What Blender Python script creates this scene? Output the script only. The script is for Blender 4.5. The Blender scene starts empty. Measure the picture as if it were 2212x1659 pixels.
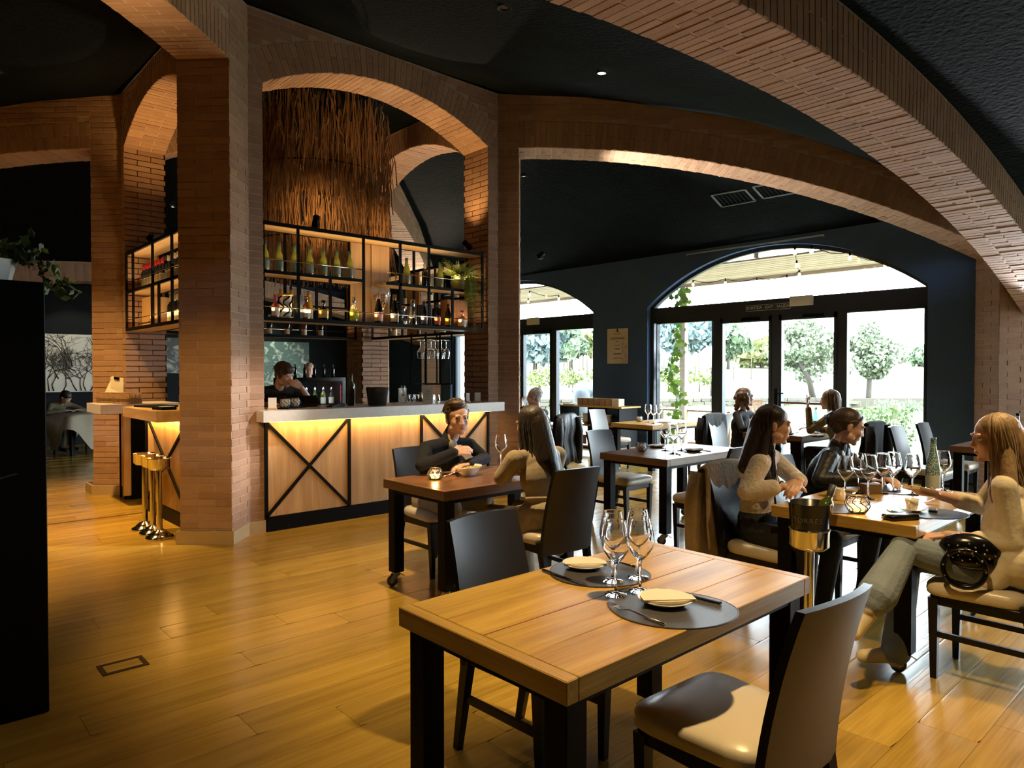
import bpy, bmesh, math, random
import numpy as np
from mathutils import Vector, Matrix, Quaternion

random.seed(7)
SC = bpy.context.scene
COL = SC.collection
PI = math.pi

# ---------------------------------------------------------------- camera
HEAD, FPX, HZ, EYE = math.radians(47.7), 1510.0, 803.0, 1.5
PITCH = math.atan((829.5 - HZ) / FPX)
cam_d = bpy.data.cameras.new('camera'); cam_d.sensor_width = 36; cam_d.lens = FPX / 2212 * 36
cam_d.clip_start = 0.05; cam_d.clip_end = 400
cam = bpy.data.objects.new('camera', cam_d); COL.objects.link(cam)
cam.location = (0, 0, EYE); cam.rotation_euler = (PI / 2 - PITCH, 0, HEAD - PI / 2)
SC.camera = cam
CF = Vector((math.cos(HEAD) * math.cos(PITCH), math.sin(HEAD) * math.cos(PITCH), -math.sin(PITCH)))
CR = Vector((math.sin(HEAD), -math.cos(HEAD), 0)); CU = CR.cross(CF)
def px(p):
    d = Vector(p) - Vector((0, 0, EYE)); z = max(d.dot(CF), 1e-3)
    return 1106 + FPX * d.dot(CR) / z, 829.5 - FPX * d.dot(CU) / z, d.dot(CF)
def ray(x, y):
    return CF + CR * ((x - 1106) / FPX) + CU * ((829.5 - y) / FPX)
def at(x, y, axis, v):                      # pixel + one known world coordinate -> point
    d = ray(x, y); o = Vector((0, 0, EYE)); return o + d * ((v - o[axis]) / d[axis])

# ---------------------------------------------------------------- world, exposure
W = bpy.data.worlds.new('overcast_sky'); SC.world = W; W.use_nodes = True
bg = W.node_tree.nodes['Background']; bg.inputs[0].default_value = (0.80, 0.91, 1.0, 1); bg.inputs[1].default_value = 11.0
SC.view_settings.view_transform = 'Standard'; SC.view_settings.look = 'None'
SC.view_settings.gamma = 1; SC.view_settings.use_curve_mapping = False
SC.view_settings.exposure = 1.3
SC.cycles.transparent_max_bounces = 24
SC.cycles.max_bounces = 10; SC.cycles.diffuse_bounces = 3; SC.cycles.glossy_bounces = 3; SC.cycles.transmission_bounces = 10
SC.cycles.caustics_reflective = True; SC.cycles.caustics_refractive = False
SC.cycles.sample_clamp_indirect = 10

WARM = (1.0, 0.68, 0.30); AMBER = (1.0, 0.58, 0.17); NEUT = (1.0, 0.82, 0.60)
def spot(name, loc, to, watt, ang=60, col=WARM, blend=.5, rad=.04):
    l = bpy.data.lights.new(name, 'SPOT'); l.energy = watt; l.color = col; l.spot_size = math.radians(ang)
    l.spot_blend = blend; l.shadow_soft_size = rad
    o = bpy.data.objects.new(name, l); COL.objects.link(o); o.location = loc
    o.rotation_euler = (Vector(to) - Vector(loc)).to_track_quat('-Z', 'Y').to_euler(); return o
def strip(name, loc, rot, sx, sy, watt, col=WARM):
    l = bpy.data.lights.new(name, 'AREA'); l.shape = 'RECTANGLE'; l.size = sx; l.size_y = sy; l.energy = watt; l.color = col
    o = bpy.data.objects.new(name, l); COL.objects.link(o); o.location = loc; o.rotation_euler = [math.radians(a) for a in rot]; return o

# ---------------------------------------------------------------- materials
def _n(nt, t, **k):
    n = nt.nodes.new(t)
    for a, b in k.items(): setattr(n, a, b)
    return n
def mat(name, col, rough=.5, metal=0.0, spec=.5, var=0.0, nscale=8, bump=0.0, bscale=60, emit=None, estr=0, trans=0, coat=0, rnd=0.0, sheen=0, stretch=(1, 1, 1), alpha=1):
    m = bpy.data.materials.new(name); m.use_nodes = True; nt = m.node_tree; b = nt.nodes['Principled BSDF']
    I = b.inputs
    I['Base Color'].default_value = (*col, 1); I['Roughness'].default_value = rough; I['Metallic'].default_value = metal
    I['Specular IOR Level'].default_value = spec; I['Transmission Weight'].default_value = trans; I['Coat Weight'].default_value = coat
    I['Sheen Weight'].default_value = sheen; I['Alpha'].default_value = alpha
    if emit: I['Emission Color'].default_value = (*emit, 1); I['Emission Strength'].default_value = estr
    if var or bump:
        tc = _n(nt, 'ShaderNodeTexCoord'); mp = _n(nt, 'ShaderNodeMapping'); mp.inputs['Scale'].default_value = stretch
        nt.links.new(tc.outputs['Object'], mp.inputs[0])
    if var or rnd:
        hs = _n(nt, 'ShaderNodeHueSaturation'); hs.inputs['Color'].default_value = (*col, 1)
        last = None
        if var:
            nz = _n(nt, 'ShaderNodeTexNoise'); nz.inputs['Scale'].default_value = nscale; nz.inputs['Detail'].default_value = 5
            nt.links.new(mp.outputs[0], nz.inputs[0])
            mr = _n(nt, 'ShaderNodeMapRange'); mr.inputs[3].default_value = 1 - var; mr.inputs[4].default_value = 1 + var
            mr.inputs[1].default_value = .3; mr.inputs[2].default_value = .7
            nt.links.new(nz.outputs[0], mr.inputs[0]); last = mr.outputs[0]
        if rnd:
            oi = _n(nt, 'ShaderNodeObjectInfo'); m2 = _n(nt, 'ShaderNodeMapRange'); m2.inputs[3].default_value = 1 - rnd; m2.inputs[4].default_value = 1 + rnd
            nt.links.new(oi.outputs['Random'], m2.inputs[0])
            if last:
                mu = _n(nt, 'ShaderNodeMath', operation='MULTIPLY'); nt.links.new(last, mu.inputs[0]); nt.links.new(m2.outputs[0], mu.inputs[1]); last = mu.outputs[0]
            else: last = m2.outputs[0]
        nt.links.new(last, hs.inputs['Value']); nt.links.new(hs.outputs[0], I['Base Color'])
    if bump:
        nb = _n(nt, 'ShaderNodeTexNoise'); nb.inputs['Scale'].default_value = bscale; nb.inputs['Detail'].default_value = 4
        nt.links.new(mp.outputs[0], nb.inputs[0])
        bp = _n(nt, 'ShaderNodeBump'); bp.inputs['Strength'].default_value = bump; bp.inputs['Distance'].default_value = .02
        nt.links.new(nb.outputs[0], bp.inputs['Height']); nt.links.new(bp.outputs[0], I['Normal'])
    return m
def wood(name, dark, light, rough=.4, axis=0, gs=1.0, rnd=.16, bump=.08, coat=0.0, knots=.5):
    """grain along one world axis; each piece shifts the figure by its own random number"""
    m = bpy.data.materials.new(name); m.use_nodes = True; nt = m.node_tree; b = nt.nodes['Principled BSDF']; L = nt.links.new
    geo = _n(nt, 'ShaderNodeNewGeometry'); oi = _n(nt, 'ShaderNodeObjectInfo')
    mulr = _n(nt, 'ShaderNodeMath', operation='MULTIPLY'); mulr.inputs[1].default_value = 37.0; L(oi.outputs['Random'], mulr.inputs[0])
    add = _n(nt, 'ShaderNodeVectorMath', operation='ADD'); L(geo.outputs['Position'], add.inputs[0]); L(mulr.outputs[0], add.inputs[1])
    mp = _n(nt, 'ShaderNodeMapping'); s = [9 * gs] * 3; s[axis] = .75 * gs; mp.inputs['Scale'].default_value = s; L(add.outputs[0], mp.inputs[0])
    n1 = _n(nt, 'ShaderNodeTexNoise'); n1.inputs['Scale'].default_value = 1.6; n1.inputs['Detail'].default_value = 6; n1.inputs['Distortion'].default_value = .6; L(mp.outputs[0], n1.inputs[0])
    mp2 = _n(nt, 'ShaderNodeMapping'); s = [70 * gs] * 3; s[axis] = 2.2 * gs; mp2.inputs['Scale'].default_value = s; L(add.outputs[0], mp2.inputs[0])
    n2 = _n(nt, 'ShaderNodeTexNoise'); n2.inputs['Scale'].default_value = 1.5; n2.inputs['Detail'].default_value = 3; L(mp2.outputs[0], n2.inputs[0])
    mx = _n(nt, 'ShaderNodeMix'); mx.data_type = 'FLOAT'; mx.inputs[0].default_value = .38; L(n1.outputs[0], mx.inputs[2]); L(n2.outputs[0], mx.inputs[3])
    cr = _n(nt, 'ShaderNodeValToRGB'); cr.color_ramp.elements[0].position = .33; cr.color_ramp.elements[0].color = (*dark, 1)
    cr.color_ramp.elements[1].position = .62; cr.color_ramp.elements[1].color = (*light, 1); L(mx.outputs[0], cr.inputs[0])
    src = cr.outputs[0]
    if knots:
        mp3 = _n(nt, 'ShaderNodeMapping'); s = [2.6 * gs] * 3; s[axis] = .8 * gs; mp3.inputs['Scale'].default_value = s; L(add.outputs[0], mp3.inputs[0])
        n3 = _n(nt, 'ShaderNodeTexNoise'); n3.inputs['Scale'].default_value = 2.0; n3.inputs['Detail'].default_value = 2; L(mp3.outputs[0], n3.inputs[0])
        kr = _n(nt, 'ShaderNodeMapRange'); kr.inputs[1].default_value = .60; kr.inputs[2].default_value = .80; kr.inputs[3].default_value = 0; kr.inputs[4].default_value = knots; L(n3.outputs[0], kr.inputs[0])
        km = _n(nt, 'ShaderNodeMix'); km.data_type = 'RGBA'; L(kr.outputs[0], km.inputs[0]); L(src, km.inputs[6]); km.inputs[7].default_value = (dark[0] * .5, dark[1] * .45, dark[2] * .4, 1); src = km.outputs[2]
    hs = _n(nt, 'ShaderNodeHueSaturation'); mr = _n(nt, 'ShaderNodeMapRange'); mr.inputs[3].default_value = 1 - rnd; mr.inputs[4].default_value = 1 + rnd
    L(oi.outputs['Random'], mr.inputs[0]); L(mr.outputs[0], hs.inputs['Value']); L(src, hs.inputs['Color']); L(hs.outputs[0], b.inputs['Base Color'])
    rr = _n(nt, 'ShaderNodeMapRange'); rr.inputs[3].default_value = rough - .06; rr.inputs[4].default_value = rough + .1; L(n2.outputs[0], rr.inputs[0]); L(rr.outputs[0], b.inputs['Roughness'])
    b.inputs['Coat Weight'].default_value = coat; b.inputs['Coat Roughness'].default_value = .15
    bp = _n(nt, 'ShaderNodeBump'); bp.inputs['Strength'].default_value = bump; bp.inputs['Distance'].default_value = .004; L(n2.outputs[0], bp.inputs['Height']); L(bp.outputs[0], b.inputs['Normal'])
    return m
def brickmat(name, base, dark):
    m = bpy.data.materials.new(name); m.use_nodes = True; nt = m.node_tree; b = nt.nodes['Principled BSDF']; L = nt.links.new
    geo = _n(nt, 'ShaderNodeNewGeometry'); oi = _n(nt, 'ShaderNodeObjectInfo'); at_ = _n(nt, 'ShaderNodeAttribute'); at_.attribute_name = 'piece'
    ad = _n(nt, 'ShaderNodeMath', operation='ADD'); L(oi.outputs['Random'], ad.inputs[0]); L(at_.outputs['Fac'], ad.inputs[1])
    fr = _n(nt, 'ShaderNodeMath', operation='FRACT'); L(ad.outputs[0], fr.inputs[0])
    nz = _n(nt, 'ShaderNodeTexNoise'); nz.inputs['Scale'].default_value = 14; nz.inputs['Detail'].default_value = 6; L(geo.outputs['Position'], nz.inputs[0])
    mx = _n(nt, 'ShaderNodeMix'); mx.data_type = 'FLOAT'; mx.inputs[0].default_value = .5; L(fr.outputs[0], mx.inputs[2]); L(nz.outputs[0], mx.inputs[3])
    cr = _n(nt, 'ShaderNodeValToRGB'); cr.color_ramp.elements[0].position = .22; cr.color_ramp.elements[0].color = (*dark, 1); cr.color_ramp.elements[1].position = .78; cr.color_ramp.elements[1].color = (*base, 1)
    L(mx.outputs[0], cr.inputs[0]); L(cr.outputs[0], b.inputs['Base Color']); b.inputs['Roughness'].default_value = .85; b.inputs['Specular IOR Level'].default_value = .25
    n2 = _n(nt, 'ShaderNodeTexNoise'); n2.inputs['Scale'].default_value = 70; n2.inputs['Detail'].default_value = 4; L(geo.outputs['Position'], n2.inputs[0])
    bp = _n(nt, 'ShaderNodeBump'); bp.inputs['Strength'].default_value = .35; bp.inputs['Distance'].default_value = .006; L(n2.outputs[0], bp.inputs['Height']); L(bp.outputs[0], b.inputs['Normal'])
    return m
def thin_glass(name, tint=(1, 1, 1), refl=.06, edge=.75, rough=.02):
    m = bpy.data.materials.new(name); m.use_nodes = True; nt = m.node_tree; L = nt.links.new
    for n in list(nt.nodes):
        if n.type == 'BSDF_PRINCIPLED': nt.nodes.remove(n)
    out = [n for n in nt.nodes if n.type == 'OUTPUT_MATERIAL'][0]
    tr = _n(nt, 'ShaderNodeBsdfTransparent'); tr.inputs[0].default_value = (*tint, 1)
    gl = _n(nt, 'ShaderNodeBsdfGlossy'); gl.inputs['Roughness'].default_value = rough; gl.inputs[0].default_value = (1, 1, 1, 1)
    lw = _n(nt, 'ShaderNodeLayerWeight'); lw.inputs[0].default_value = .25
    mr = _n(nt, 'ShaderNodeMapRange'); mr.inputs[3].default_value = refl; mr.inputs[4].default_value = edge; L(lw.outputs['Facing'], mr.inputs[0])
    mx = _n(nt, 'ShaderNodeMixShader'); L(mr.outputs[0], mx.inputs[0]); L(tr.outputs[0], mx.inputs[1]); L(gl.outputs[0], mx.inputs[2]); L(mx.outputs[0], out.inputs[0])
    return m

M = dict(
    brick=brickmat('terracotta_brick', (.385, .240, .162), (.290, .172, .115)),
    mortar=mat('mortar', (.40, .30, .225), .95, var=.12, nscale=20, bump=.3, bscale=120),
    black_plaster=mat('black_plaster', (.0032, .0046, .0056), .92, spec=.06, var=.25, nscale=3, bump=.8, bscale=26),
    veil_tinted_paint=mat('dark_veil_tinted_paint', (.040, .088, .20), .7, var=.08, nscale=2, bump=.1, bscale=90),  # blue in the colour stands in for lens veil over the dark wall
    black_paint=mat('black_wall_paint', (.006, .0075, .009), .7, spec=.2, bump=.1, bscale=90),
    frame=mat('anthracite_aluminium', (.026, .034, .044), .38, metal=.3),
    floor=wood('oak_floor', (.27, .165, .024), (.40, .262, .045), .20, 0, .9, .14, .10, 0, .5),
    slab=mat('floor_slab', (.10, .06, .03), .8),
    oak=wood('oak_table_x', (.30, .165, .028), (.52, .335, .078), .30, 0, 1.1, .05, .08, 0, .35),
    oak_y=wood('oak_edge_y', (.30, .17, .032), (.50, .33, .085), .34, 1, 1.1, .05, .08, 0, .35),
    walnut=wood('brown_table_x', (.115, .050, .022), (.215, .105, .048), .28, 0, 1.1, .05, .08, 0, .35),
    walnut_y=wood('brown_edge_y', (.12, .055, .025), (.21, .105, .05), .32, 1, 1.1, .05, .08, 0, .3),
    panel=wood('oak_panel_z', (.38, .215, .085), (.56, .355, .165), .45, 2, .8, .07, .05, 0, .45),
    shelf_wood=wood('oak_board_x', (.40, .235, .10), (.56, .37, .185), .5, 0, .9, .05, .05, 0, .3),
    shelf_wood_y=wood('oak_board_y', (.40, .235, .10), (.56, .37, .185), .5, 1, .9, .05, .05, 0, .3),
    crate=wood('red_crate_wood', (.24, .10, .04), (.40, .19, .08), .5, 2, 1.6, .08, .05, 0, .2),
    skirt=mat('beige_skirting', (.40, .29, .16), .5, var=.06),
    black=mat('black_steel', (.0025, .0025, .003), .5, spec=.10),
    blackgloss=mat('black_gloss', (.004, .004, .005), .2, spec=.4),
    chair=mat('black_wood_chair', (.0045, .0045, .005), .36, spec=.28, var=.15, nscale=30, bump=.05, bscale=200),
    chairback=mat('espresso_leather', (.012, .0100, .0105), .40, spec=.55, bump=.06, bscale=300),
    warmlitback=mat('warm_lit_leather', (.060, .040, .026), .38, spec=.5, bump=.06, bscale=300),  # lighter copy of the chair leather, warm light put into its colour
    greyback=mat('grey_leather', (.16, .165, .17), .4, bump=.05, bscale=300),
    seat=mat('cream_leather', (.56, .49, .37), .30, bump=.05, bscale=260),
    quartz=mat('white_quartz', (.62, .585, .53), .25, var=.05, nscale=30),
    steel=mat('polished_steel', (.72, .70, .66), .10, metal=1),
    zinc=mat('zinc_caster', (.45, .42, .37), .35, metal=1),
    rubber=mat('grey_rubber', (.07, .07, .075), .6),
    cutlery=mat('dark_cutlery', (.14, .12, .12), .2, metal=1),
    cutlery2=mat('bright_cutlery', (.62, .60, .57), .18, metal=1),
    china=mat('white_china', (.78, .745, .68), .18),
    linen=mat('cream_linen', (.70, .62, .49), .9, bump=.25, bscale=500),
    mat_leather=mat('grey_leather_mat', (.055, .052, .055), .34, bump=.12, bscale=320),
    glass=mat('wine_glass', (1, 1, 1), .0, trans=1.0, spec=.5),
    pane=thin_glass('window_glass', (.93, .965, .95), .035, .5, .0),
    wire=mat('black_wire', (.008, .007, .007), .4),
    candle=mat('candle_glow', (.9, .55, .2), .5, emit=(1, .52, .14), estr=2.2),
    flame=mat('flame', (1, .8, .4), .5, emit=(1, .75, .35), estr=12),
    wax=mat('white_wax', (.75, .72, .66), .5),
    paper=mat('paper', (.74, .70, .60), .8),
    ink=mat('dark_ink', (.06, .055, .05), .8),
    lamp=mat('lamp_disc', (1, .9, .7), .5, emit=(1, .86, .62), estr=8),
    led=mat('led_strip', (1, .7, .3), .5, emit=(1, .62, .22), estr=2),
    bulb=mat('warm_bulb', (1, .8, .5), .3, emit=(1, .66, .25), estr=3),
    white=mat('white_plastic', (.72, .72, .70), .4),
    leafd=mat('leaf_dark', (.05, .10, .025), .5, rnd=.25),
    leafv=mat('leaf_vine', (.20, .36, .035), .5, rnd=.25, trans=0),
    fern=mat('fern', (.26, .33, .06), .55, rnd=.2),
    twig=mat('twig', (.26, .125, .045), .65, var=.35, nscale=9),
)
M['glass'].node_tree.nodes['Principled BSDF'].inputs['IOR'].default_value = 1.47
M['seam'] = mat('red_brown_seam', (.20, .055, .022), .5)
M['thin'] = thin_glass('thin_clear_glass', (.95, .96, .965), .05, .7)
# ---------------------------------------------------------------- mesh helpers
ORD = 'first second third fourth fifth sixth seventh eighth ninth tenth eleventh twelfth'.split()
class MB:
    def __init__(s): s.v, s.f, s.m, s.s = [], [], [], []
    def add(s, vs, fs, mi=0, sm=False, X=None):
        o = len(s.v)
        s.v += [tuple(X @ Vector(p)) if X is not None else tuple(p) for p in vs]
        s.f += [tuple(i + o for i in f) for f in fs]; s.m += [mi] * len(fs); s.s += [sm] * len(fs); return s
    def box(s, x0, x1, y0, y1, z0, z1, mi=0, X=None):
        vs = [(x, y, z) for z in (z0, z1) for y in (y0, y1) for x in (x0, x1)]
        return s.add(vs, [(0, 2, 3, 1), (4, 5, 7, 6), (0, 1, 5, 4), (2, 6, 7, 3), (0, 4, 6, 2), (1, 3, 7, 5)], mi, False, X)
    def rbox(s, x0, x1, y0, y1, z0, z1, b=.005, seg=1, mi=0, X=None, sm=False):
        bm = bmesh.new(); bmesh.ops.create_cube(bm, size=1)
        for v in bm.verts: v.co = Vector(((x0 + x1) / 2 + v.co.x * (x1 - x0), (y0 + y1) / 2 + v.co.y * (y1 - y0), (z0 + z1) / 2 + v.co.z * (z1 - z0)))
        bmesh.ops.bevel(bm, geom=bm.edges[:], offset=b, segments=seg, affect='EDGES', profile=.5)
        bm.verts.index_update(); s.add([v.co[:] for v in bm.verts], [[v.index for v in f.verts] for f in bm.faces], mi, sm, X); bm.free(); return s
    def bar(s, a, b, w, h=None, mi=0, up=(0, 0, 1), w2=None, h2=None):
        """square bar from a to b, optionally tapered"""
        a, b = Vector(a), Vector(b); h = h or w; w2 = w2 or w; h2 = h2 or h; d = (b - a).normalized(); u = Vector(up)
        if abs(d.dot(u)) > .99: u = Vector((0, 1, 0))
        r = d.cross(u).normalized(); u = r.cross(d)
        vs = [a + r * (sx * w / 2) + u * (sy * h / 2) for sx, sy in ((-1, -1), (1, -1), (1, 1), (-1, 1))] + [b + r * (sx * w2 / 2) + u * (sy * h2 / 2) for sx, sy in ((-1, -1), (1, -1), (1, 1), (-1, 1))]
        return s.add(vs, [(3, 2, 1, 0), (4, 5, 6, 7), (0, 1, 5, 4), (1, 2, 6, 5), (2, 3, 7, 6), (3, 0, 4, 7)], mi)
    def tube(s, pts, rad, n=8, mi=0, sm=True, cap=True, X=None):
        pts = [Vector(p) for p in pts]; k = len(pts); rad = rad if isinstance(rad, (list, tuple)) else [rad] * k
        vs, fs = [], []; prev = None
        for i, p in enumerate(pts):
            d = (pts[min(i + 1, k - 1)] - pts[max(i - 1, 0)])
            d = d.normalized() if d.length > 1e-9 else Vector((0, 0, 1))
            if prev is None:
                u = Vector((0, 0, 1)) if abs(d.z) < .9 else Vector((1, 0, 0)); r = d.cross(u).normalized()
            else:
                r = (prev - d * prev.dot(d)); r = r.normalized() if r.length > 1e-6 else d.orthogonal().normalized()
            prev = r; q = d.cross(r)
            vs += [p + (r * math.cos(2 * PI * j / n) + q * math.sin(2 * PI * j / n)) * rad[i] for j in range(n)]
        for i in range(k - 1):
            for j in range(n): fs.append((i * n + j, i * n + (j + 1) % n, (i + 1) * n + (j + 1) % n, (i + 1) * n + j))
        if cap: fs.append(tuple(range(n - 1, -1, -1))); fs.append(tuple((k - 1) * n + j for j in range(n)))
        return s.add(vs, fs, mi, sm, X)
    def lathe(s, prof, n=24, c=(0, 0, 0), mi=0, sm=True, X=None, a0=0, a1=2 * PI, mis=None):
        full = abs(a1 - a0 - 2 * PI) < 1e-6; m = n if full else n + 1; vs, fs = [], []; ms = []
        for r, z in prof:
            for j in range(m):
                a = a0 + (a1 - a0) * j / n; vs.append((c[0] + r * math.cos(a), c[1] + r * math.sin(a), c[2] + z))
        for i in range(len(prof) - 1):
            for j in range(n):
                fs.append((i * m + j, i * m + (j + 1) % m, (i + 1) * m + (j + 1) % m, (i + 1) * m + j))
        if full:
            if prof[0][0] > 1e-5 and prof[0][0] < prof[-1][0] * 0 + 1e9 and mis == 'cap': fs.append(tuple(range(m - 1, -1, -1)))
            if mis == 'cap': fs.append(tuple((len(prof) - 1) * m + j for j in range(m)))
        return s.add(vs, fs, mi, sm, X)
    def prism(s, poly, z0, z1, mi=0, X=None, sm=False):
        n = len(poly); vs = [(x, y, z0) for x, y in poly] + [(x, y, z1) for x, y in poly]
        return s.add(vs, [tuple(range(n - 1, -1, -1)), tuple(range(n, 2 * n))] + [(i, (i + 1) % n, n + (i + 1) % n, n + i) for i in range(n)], mi, sm, X)
    def ell(s, c, r, n=12, m=8, mi=0, X=None, sm=True):
        vs = [(0, 0, -1)]
        for i in range(1, m):
            t = -PI / 2 + PI * i / m
            vs += [(math.cos(t) * math.cos(2 * PI * j / n), math.cos(t) * math.sin(2 * PI * j / n), math.sin(t)) for j in range(n)]
        vs.append((0, 0, 1)); fs = []
        for j in range(n): fs.append((0, 1 + (j + 1) % n, 1 + j))
        for i in range(m - 2):
            for j in range(n): fs.append((1 + i * n + j, 1 + i * n + (j + 1) % n, 1 + (i + 1) * n + (j + 1) % n, 1 + (i + 1) * n + j))
        L = len(vs) - 1
        for j in range(n): fs.append((L, 1 + (m - 2) * n + j, 1 + (m - 2) * n + (j + 1) % n))
        r = r if isinstance(r, (tuple, list)) else (r, r, r)
        Xm = (X or Matrix()) @ Matrix.Translation(c) @ Matrix.Diagonal((*r, 1))
        return s.add(vs, fs, mi, sm, Xm)
    def mesh(s, name, mats):
        me = bpy.data.meshes.new(name); me.from_pydata(s.v, [], s.f)
        mats = mats if isinstance(mats, (list, tuple)) else [mats]
        for q in mats: me.materials.append(M[q] if isinstance(q, str) else q)
        if len(mats) > 1: me.polygons.foreach_set('material_index', s.m)
        me.polygons.foreach_set('use_smooth', s.s); me.update(); return me
    def build(s, name, mats, parent=None, loc=None, rz=0):
        return ob(name, s.mesh(name, mats), parent, loc, rz)
def ob(name, me, parent=None, loc=None, rz=0, R=None, scale=None):
    o = bpy.data.objects.new(name, me); COL.objects.link(o)
    if parent is not None: o.parent = parent
    if loc is not None: o.location = loc
    if rz: o.rotation_euler = (0, 0, rz)
    if R is not None: o.rotation_euler = R
    if scale is not None: o.scale = scale
    return o
def tag(o, label, cat, group=None, kind=None):
    o['label'] = label; o['category'] = cat
    if group: o['group'] = group
    if kind: o['kind'] = kind
    return o
def thing(name, label, cat, loc=(0, 0, 0), rz=0, group=None, R=None):
    o = bpy.data.objects.new(name, None); COL.objects.link(o); o.empty_display_size = .05; o.location = loc
    o.rotation_euler = R if R is not None else (0, 0, rz); return tag(o, label, cat, group)
def struct(name, mb, mats, label=None, cat=None):
    o = mb.build(name, mats); o['kind'] = 'structure'
    if label: o['label'] = label
    if cat: o['category'] = cat
    return o
def copy_thing(root, loc, rz=None, label=None, group=None, R=None):
    r = root.copy(); COL.objects.link(r); r.location = loc
    if rz is not None: r.rotation_euler = (0, 0, rz)
    if R is not None: r.rotation_euler = R
    if label: r['label'] = label
    if group: r['group'] = group
    for ch in list(root.children):
        c = ch.copy(); COL.objects.link(c); c.parent = r
        for g in list(ch.children):
            d = g.copy(); COL.objects.link(d); d.parent = c
    return r
def text_mesh(s, size, font_extrude=.001, align='CENTER', spacing=1.0):
    cu = bpy.data.curves.new('lettering', 'FONT'); cu.body = s; cu.size = size; cu.extrude = font_extrude; cu.align_x = align; cu.align_y = 'CENTER'; cu.space_character = spacing
    t = bpy.data.objects.new('lettering', cu); COL.objects.link(t); bpy.context.view_layer.update()
    me = bpy.data.meshes.new_from_object(t.evaluated_get(bpy.context.evaluated_depsgraph_get()))
    bpy.data.objects.remove(t); return me

# ---------------------------------------------------------------- pieces laid on a surface (bricks, planks)
UNIT = {}
def unit_mesh(matname, key='brick'):
    if (key, matname) not in UNIT:
        mb = MB(); mb.rbox(-.5, .5, -.5, .5, -.5, .5, .03, 1); UNIT[(key, matname)] = mb.mesh(key, matname)
    return UNIT[(key, matname)]
class Pieces:
    def __init__(s): s.p = []
    def put(s, c, h, R): s.p.append((Vector(c), h, R))
    def finish(s, parent, name, matname, limit=300, minpx=4.0):
        def score(q):
            x, y, z = px(q[0])
            if z < .3 or x < -60 or x > 2272 or y < -60 or y > 1719: return 0
            a = sorted(q[1])
            return a[2] * a[1] * 4 * FPX * FPX / (z * z) if a[1] * 2 * FPX / z >= minpx else 0
        sc = sorted(((score(q), i) for i, q in enumerate(s.p)), reverse=True)
        top = {i for v, i in sc[:limit] if v > 0}
        me = unit_mesh(matname, name)
        for i in sorted(top):
            c, h, R = s.p[i]
            o = bpy.data.objects.new(name, me); COL.objects.link(o); o.parent = parent
            o.matrix_local = Matrix.Translation(c) @ R.to_4x4() @ Matrix.Diagonal((h[0] * 2, h[1] * 2, h[2] * 2, 1))
        rest = [q for i, q in enumerate(s.p) if i not in top]
        if rest:
            mb = MB(); vals = []
            for c, h, R in rest:
                mb.box(-h[0], h[0], -h[1], h[1], -h[2], h[2], 0, Matrix.Translation(c) @ R.to_4x4()); vals += [random.random()] * 6
            me2 = mb.mesh(name + '_field', matname); a = me2.attributes.new('piece', 'FLOAT', 'FACE'); a.data.foreach_set('value', vals)
            o = ob(name + '_field', me2, parent); o['kind'] = 'stuff'
        return len(top)
def axes(u, n):                              # columns: along, outward, up
    u, n = Vector(u), Vector(n); return Matrix((u, n, u.cross(n) if u.cross(n).z > 0 else n.cross(u))).transposed()
COURSE, BH, BL = .0655, .0565, .292
def brick_face(P, o, u, n, z0, z1, spans, proud=.003, depth=.045, phase=0):
    """running-bond bricks on a vertical face; spans(z) gives the free intervals along u"""
    o, u, n = Vector(o), Vector(u), Vector(n); R = axes(u, n); i = 0; z = z0
    while z < z1 - .02:
        zt = min(z + BH, z1)
        sa, sb = spans(z), spans(zt)
        for a0, a1 in sa:
            for b0, b1 in sb:
                lo, hi = max(a0, b0), min(a1, b1)
                if hi - lo < .03: continue
                st = (.151 if (i + phase) % 2 else 0) - 20 * .302; k = int((lo - st) / .302)
                x = st + k * .302
                while x < hi:
                    l, r = max(x, lo), min(x + BL, hi)
                    if r - l > .035:
                        j = random.uniform(-.0025, .0025)
                        P.put(o + u * ((l + r) / 2) + n * (proud - depth / 2 + j) + Vector((0, 0, (z + zt) / 2)), ((r - l) / 2, depth / 2, (zt - z) / 2), R)
                    x += .302
        z += COURSE; i += 1
def brick_ring(P, o, u, n, uc, zc, Rr, t0, t1, T, ring=.30, proud=.003):
    """voussoirs of an arch: soffit and both faces"""
    o, u, n = Vector(o), Vector(u), Vector(n); da = COURSE / Rr; k = max(1, round((t1 - t0) / da)); da = (t1 - t0) / k
    for i in range(k):
        t = t0 + (i + .5) * da; rad = u * math.sin(t) + Vector((0, 0, math.cos(t))); tan = u * math.cos(t) - Vector((0, 0, math.sin(t)))
        Rm = Matrix((tan, n, rad)).transposed()
        if Rm.determinant() < 0: Rm = Matrix((tan, -n, rad)).transposed()
        w = da * Rr * .87 / 2; base = o + u * uc + Vector((0, 0, zc))
        cuts = ((0, .645), (.66, 1)) if i % 2 else ((0, .335), (.35, 1))
        rc = ((0, 1),) if i % 2 else ((0, .49), (.52, 1))
        for a, b in cuts:
            for c, d in rc:
                j = random.uniform(-.003, .003)
                ha = (T + 2 * proud) * (b - a) / 2; ca = proud - (T + 2 * proud) * (a + b) / 2
                r0 = Rr - proud + j + ring * c; r1 = Rr + ring * d
                P.put(base + rad * ((r0 + r1) / 2) + n * ca, (w, ha, (r1 - r0) / 2), Rm)
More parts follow.
